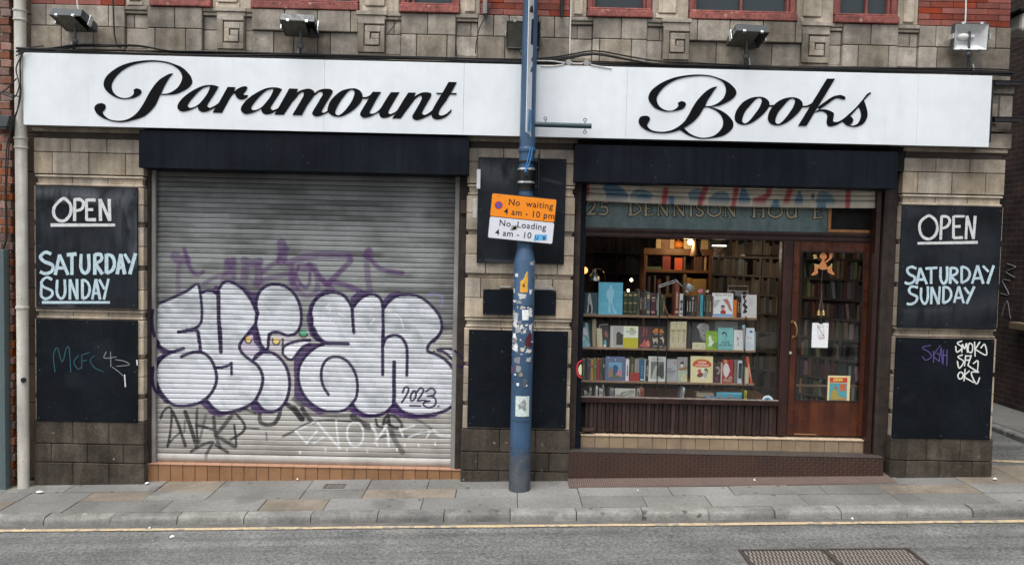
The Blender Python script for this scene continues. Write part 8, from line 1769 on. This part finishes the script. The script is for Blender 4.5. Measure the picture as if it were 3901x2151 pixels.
for k, (a, b, c, d, cc) in enumerate(((1255, 200, 1310, 320, (.45, .32, .17)), (1322, 192, 1415, 320, (.5, .36, .27)))):
    x0_, x1_, z0_, z1_ = zrect(Z2, a, b, c, d, 1.45); q = MB(); q.box(x0_, x1_, 1.45, 1.47, z0_, z1_); colour(meta(q.build('book', MT['book']), ['tan book high at the right edge of the shop window', 'pinkish book face out at the top right of the shop window'][k], 'book'), cc)
q = MB(); x0_, x1_, z0_, z1_ = zrect(Z2, 1240, 318, 1420, 326, 1.45); q.box(x0_ - .3, x1_ + .05, 1.43, 1.6, z0_ - .02, z0_); meta(q.build('high_shelf', MT['dimshelf']), 'short high shelf under the tan and pinkish books', 'shelf')

# --- things hung on and behind the door glass
DZ = zoom(2900, 880, 1.614); gy = DY + .019
fg = thing('jumping_jack', tuple(P(*DZ(378, 180), gy)), 'orange wooden frog jumping jack hung inside the door glass', 'toy')
ZF = zoom(2580, 880, 3.55)
MT['frog'] = M('frog_orange', (.62, .17, .06), (.6, .27, .10), nscale=30, namt=.4, rough=.5, bump=.05); MT['froglt'] = M('frog_ochre', (.52, .36, .13), rough=.5)
for pts, m_, y in (([(1975,282),(2020,330),(2015,370),(1990,390),(2010,440),(2030,480),(2020,512),(1975,522),(1925,510),(1915,470),(1945,420),(1960,385),(1930,360),(1932,320)], 'frog', gy), ([(1940,410),(1900,370),(1845,375),(1850,350),(1832,330),(1860,312),(1885,330),(1890,355),(1925,390)], 'froglt', gy + .001), ([(2005,410),(2050,370),(2060,330),(2055,295),(2085,285),(2105,310),(2085,370),(2050,400),(2025,425)], 'frog', gy + .001),
        ([(1920,500),(1880,480),(1850,445),(1900,450),(1930,470)], 'froglt', gy + .0015), ([(1860,460),(1905,480),(1900,530),(1905,560),(1870,590),(1815,598),(1830,570),(1855,540)], 'frog', gy + .002), ([(2020,500),(2060,475),(2090,435),(2095,470),(2060,500),(2030,515)], 'froglt', gy + .0015), ([(2045,480),(2090,480),(2095,530),(2125,575),(2110,592),(2060,570),(2035,550)], 'frog', gy + .002)):
    q = MB(); q.flat([P(*ZF(*p), y) for p in smooth(pts, True, 4)], .004); q.build('limb' if m_ != 'frog' or y > gy else 'body', MT[m_], fg)
q = MB(); q.tube([P(*ZF(1968, 520), gy + .005), P(*ZF(1955, 650), gy + .006), P(*ZF(1950, 760), gy + .006), P(*ZF(1945, 920), gy + .006)], .003, n=6); q.build('pull_string', M('brown_cord', (.1, .06, .045)), fg)
bl = thing('door_bells', tuple(P(*DZ(370, 520), gy)), 'two brass bells hung on a cord inside the door', 'bell'); q = MB()
for a in (1912, 1978):
    c = P(*ZF(a, 1110), gy + .02); q.lathe([(.006, .032), (.013, .022), (.017, -.005), (.022, -.02), (.020, -.02), (.012, .01)], c[0], c[1], 16, Matrix.Translation((0, 0, c[2])))
q.build('bell', MT['brass'], bl, smoothf=True)
q = MB(); 
for pts in ([(1950,760),(1955,860),(1940,930),(1915,1080)], [(1950,880),(1960,960),(1980,1080)], [(1945,1090),(1945,1230)]): q.tube([P(*ZF(*p), gy + .02) for p in pts], .004, n=6)
q.build('cord', M('pale_cord', (.22, .17, .14)), bl)
ps = thing('paper_notice', tuple(P(*DZ(362, 716), gy)), 'white sheet with a crossed out phone clipped inside the door glass', 'notice')
a, b, c_, d = zrect(DZ, 311, 564, 412, 716, gy); q = MB(); q.box(a, b, gy, gy + .001, c_, d); q.build('sheet', MT['paper'], ps)
q = MB(); p = P(*DZ(367, 562), gy - .002); q.box(p[0] - .02, p[0] + .02, gy - .004, gy + .004, p[2] - .012, p[2] + .008); q.cyl((p[0], gy + .001, p[2] + .008), (p[0], gy + .001, p[2] + .05), .005, n=8); q.build('bulldog_clip', MT['cable'], ps)
q = MB(); zz = DZ; k = 0
for s in ([(346,582),(382,578)], [(382,578),(386,648)], [(386,648),(349,650)], [(349,650),(346,582)], [(348,592),(382,589)], [(349,640),(386,638)]): q.stroke(s, 1.6, zz, gy - .0008 - .0003 * k, sm=0); k += 1
q.build('phone_drawing', M('grey_ink', (.3, .3, .31)), ps)
q = MB(); q.stroke([(344, 578), (389, 652)], 2.6, zz, gy - .003, sm=0); q.stroke([(352, 660), (390, 658)], 3, zz, gy - .0032, sm=0); q.build('red_bar', M('dull_red_ink', (.33, .05, .1)), ps)
cm = thing('comic_annual', tuple(P(*DZ(478, 1048), gy)), 'old comic with red masthead propped inside the door glass', 'comic')
a, b, c_, d = zrect(DZ, 408, 888, 545, 1048, gy); q = MB(); q.box(a, b, gy + .0005, gy + .003, c_, d); q.build('cover', M('comic_cream', (.68, .58, .30)), cm)
def cr(s0, s1, r0, r1, dy): return [(a + (b - a) * s, gy - dy, c_ + (d - c_) * r) for s, r in ((s0, r0), (s1, r0), (s1, r1), (s0, r1))]
for nm_, rr_, cc, dy in (('masthead', (.08, .87, .74, .93), (.5, .05, .03), .0004), ('picture', (.08, .87, .06, .72), (.09, .3, .33), .0004), ('red_panel', (.55, .83, .42, .68), (.5, .12, .05), .0008)):
    q = MB(); q.flat(cr(*rr_, dy)); q.build(nm_, M('comic_' + nm_, cc), cm)
q = MB(); add_text(q, 'LION', .042, (a + (b - a) * .45, gy - .0012, c_ + (d - c_) * .80), (1, 0, 0), (0, 0, 1), 1.0, .003); q.build('title', M('comic_yellow', (.7, .55, .12)), cm)
for pts, cc in (([(.14,.1),(.2,.4),(.3,.5),(.42,.42),(.5,.2),(.7,.14),(.7,.08),(.14,.08)], (.36, .27, .06)), ([(.28,.5),(.34,.6),(.42,.57),(.4,.48)], (.3, .14, .08)), ([(.12,.07),(.4,.2),(.84,.14),(.84,.07)], (.45, .18, .1))):
    q = MB(); q.flat([(a + (b - a) * s, gy - .001 - .0002 * len(pts), c_ + (d - c_) * r) for s, r in pts]); q.build('drawing', M('comic_ink', cc), cm)

# ================================================================== small things on the ground
dg = thing('drain_grate', tuple(G(1268, 1850)), 'small rusty drain grate set in the footway before the shutter', 'drain')
c0, c1 = G(1228, 1861), G(1325, 1842); x0, x1, y0, y1 = c0[0], c1[0] - .01, c0[1] , c0[1] + .17
y0 = -.20; y1 = -.06
q = MB(); fr_ = .014
def gbox(mb, xa, xb, ya, yb, za, zb): mb.box(xa, xb, ya, yb, za, zb); mb.v[-8:] = [(p, r, s + gz(p, r)) for p, r, s in mb.v[-8:]]
gbox(q, x0, x1, y0, y0 + fr_, -.02, .004); gbox(q, x0, x1, y1 - fr_, y1, -.02, .004); gbox(q, x0, x0 + fr_, y0 + fr_, y1 - fr_, -.02, .0035); gbox(q, x1 - fr_, x1, y0 + fr_, y1 - fr_, -.02, .0035)
q.build('frame', MT['iron'], dg)
q = MB(); n = 7
for k in range(n):
    xx = x0 + fr_ + (x1 - x0 - 2 * fr_) * (k + .5) / n; gbox(q, xx - .009, xx + .006, y0 + fr_, y1 - fr_, -.02, .003)
q.build('bars', MT['iron'], dg); q = MB(); gbox(q, x0 + .002, x1 - .002, y0 + .002, y1 - .002, -.02, .0015); q.build('pit', MT['cable'], dg)

mh = thing('manhole_cover', tuple(G(3000, 2140, RZ)), 'double ribbed iron cover with a steel frame set in the road', 'manhole cover')
g0, g1 = G(2814, 2098, RZ), G(3458, 2086, RZ); x0, x1 = g0[0], g1[0]; yb = (g0[1] + g1[1]) / 2; ya = yb - .75
def rbox(mb, xa, xb, y_a, y_b, za, zb): mb.box(xa, xb, y_a, y_b, za, zb); mb.v[-8:] = [(p, r, s + gz(p, r) + RZ) for p, r, s in mb.v[-8:]]
q = MB(); t = .022
rbox(q, x0, x1, yb - t, yb, -.05, .012); rbox(q, x0, x1, ya, ya + t, -.05, .012); rbox(q, x0, x0 + t, ya + t, yb - t, -.05, .0115); rbox(q, x1 - t, x1, ya + t, yb - t, -.05, .0115); xm = x0 + (x1 - x0) * .5; rbox(q, xm - .012, xm + .012, ya + t, yb - t, -.05, .011)
q.build('frame', MT['iron'], mh, bevel=.002)
for xa_, xb_ in ((x0 + t + .002, xm - .014), (xm + .014, x1 - t - .002)):
    q = MB(); rbox(q, xa_, xb_, ya + t + .002, yb - t - .002, -.04, .003); pl = q.build('plate', MT['iron'], mh); q = MB(); i = 0; yy = yb - t - .02
    while yy > ya + t + .06:
        xx = xa_ + .012 + (.016 if i % 2 else 0)
        while xx < xb_ - .03: rbox(q, xx, xx + .015, yy - .062, yy, .003, .012); xx += .032
        yy -= .072; i += 1
    q.build('tread_lugs', M('worn_lugs', (.23, .205, .18), rough=.5), pl)
lt = [(655, 2044, .06, .03, 'thin white paper scrap on the road by the left kerb'), (92, 2018, .03, .02, 'white scrap by the yellow line, far left'), (570, 2011, .03, .02, 'white scrap in the gutter before the left pier'), (560, 1845, .05, .04, 'white crumpled litter at the foot of the tiled step'), (150, 1878, .10, .04, 'pale rubble at the foot of the left pier'), (3246, 1975, .035, .03, 'white cup lid in the gutter at the chipped kerbstone'), (2874, 1833, .03, .025, 'white scrap at the edge of the ramp plate'), (2808, 1811, .03, .02, 'pinkish scrap on the ramp plate'), (3205, 1802, .03, .02, 'pale scrap at the right end of the step'), (3790, 1828, .07, .03, 'white litter at the corner of the right pier'), (1133, 1830, .03, .02, 'white scrap at the left of the drain grate'), (2430, 1872, .02, .015, 'tiny white scrap on the grey flags below the ramp')]
for u, v, w, h, lab in lt:
    onroad = v > 1965; p = G(u, v, RZ if onroad else 0.0); q = MB(); r_ = random.Random(u)
    w *= .7; h *= .7; n = 7; ring = [(p[0] + w / 2 * math.cos(k * 6.283 / n) * r_.uniform(.7, 1.2), p[1] + h * math.sin(k * 6.283 / n) * r_.uniform(.7, 1.2)) for k in range(n)]
    bz = RZ if onroad else 0.012
    vs = [(x_, y_, gz(x_, y_) + bz + r_.uniform(.003, .01)) for x_, y_ in ring] + [(p[0], p[1], gz(p[0], p[1]) + bz + .018)]
    q.add(vs + [(a, b, c - .004) for a, b, c in vs], [(k, (k + 1) % n, n) for k in range(n)] + [(n + 1 + k, n + 1 + (k + 1) % n, n + 1 + n) for k in range(n)] + [(k, (k + 1) % n, n + 1 + (k + 1) % n, n + 1 + k) for k in range(n)])
    meta(q.build('litter_scrap', MT['paper']), lab, 'litter', 'scraps of litter')
wd_ = thing('weed', tuple(G(2105, 1842)), 'small green weed growing in the footway joint right of the pole', 'weed')
q = MB(); p = G(2105, 1845); r_ = random.Random(3)
for k in range(34):
    an = r_.uniform(0, 6.28); rr_ = r_.uniform(.01, .07); x_, y_ = p[0] + rr_ * math.cos(an), p[1] + rr_ * .7 * math.sin(an); z_ = gz(x_, y_) + r_.uniform(.004, .05); s = r_.uniform(.008, .016); a2 = r_.uniform(0, 6.28)
    q.add([(x_, y_, z_), (x_ + s * math.cos(a2), y_ - .004, z_ + s * .6), (x_ + s * 1.6 * math.cos(a2 + .3), y_ - .002, z_ + s * math.sin(a2) * .8), (x_ + s * .7 * math.cos(a2 + .9), y_ + .004, z_ + s * .5)], [(0, 1, 2, 3)])
q.build('leaves', MT['leaf'], wd_)
pd_ = MB(); p = P(2216, 1640, FY - .02); pd_.box(p[0], p[0] + .13, .165, .235, p[2] - .004, p[2] + .03); meta(pd_.build('loose_brick', MT['diamond'], bevel=.004), 'broken brown brick lying on the tiled sill, left end', 'brick')
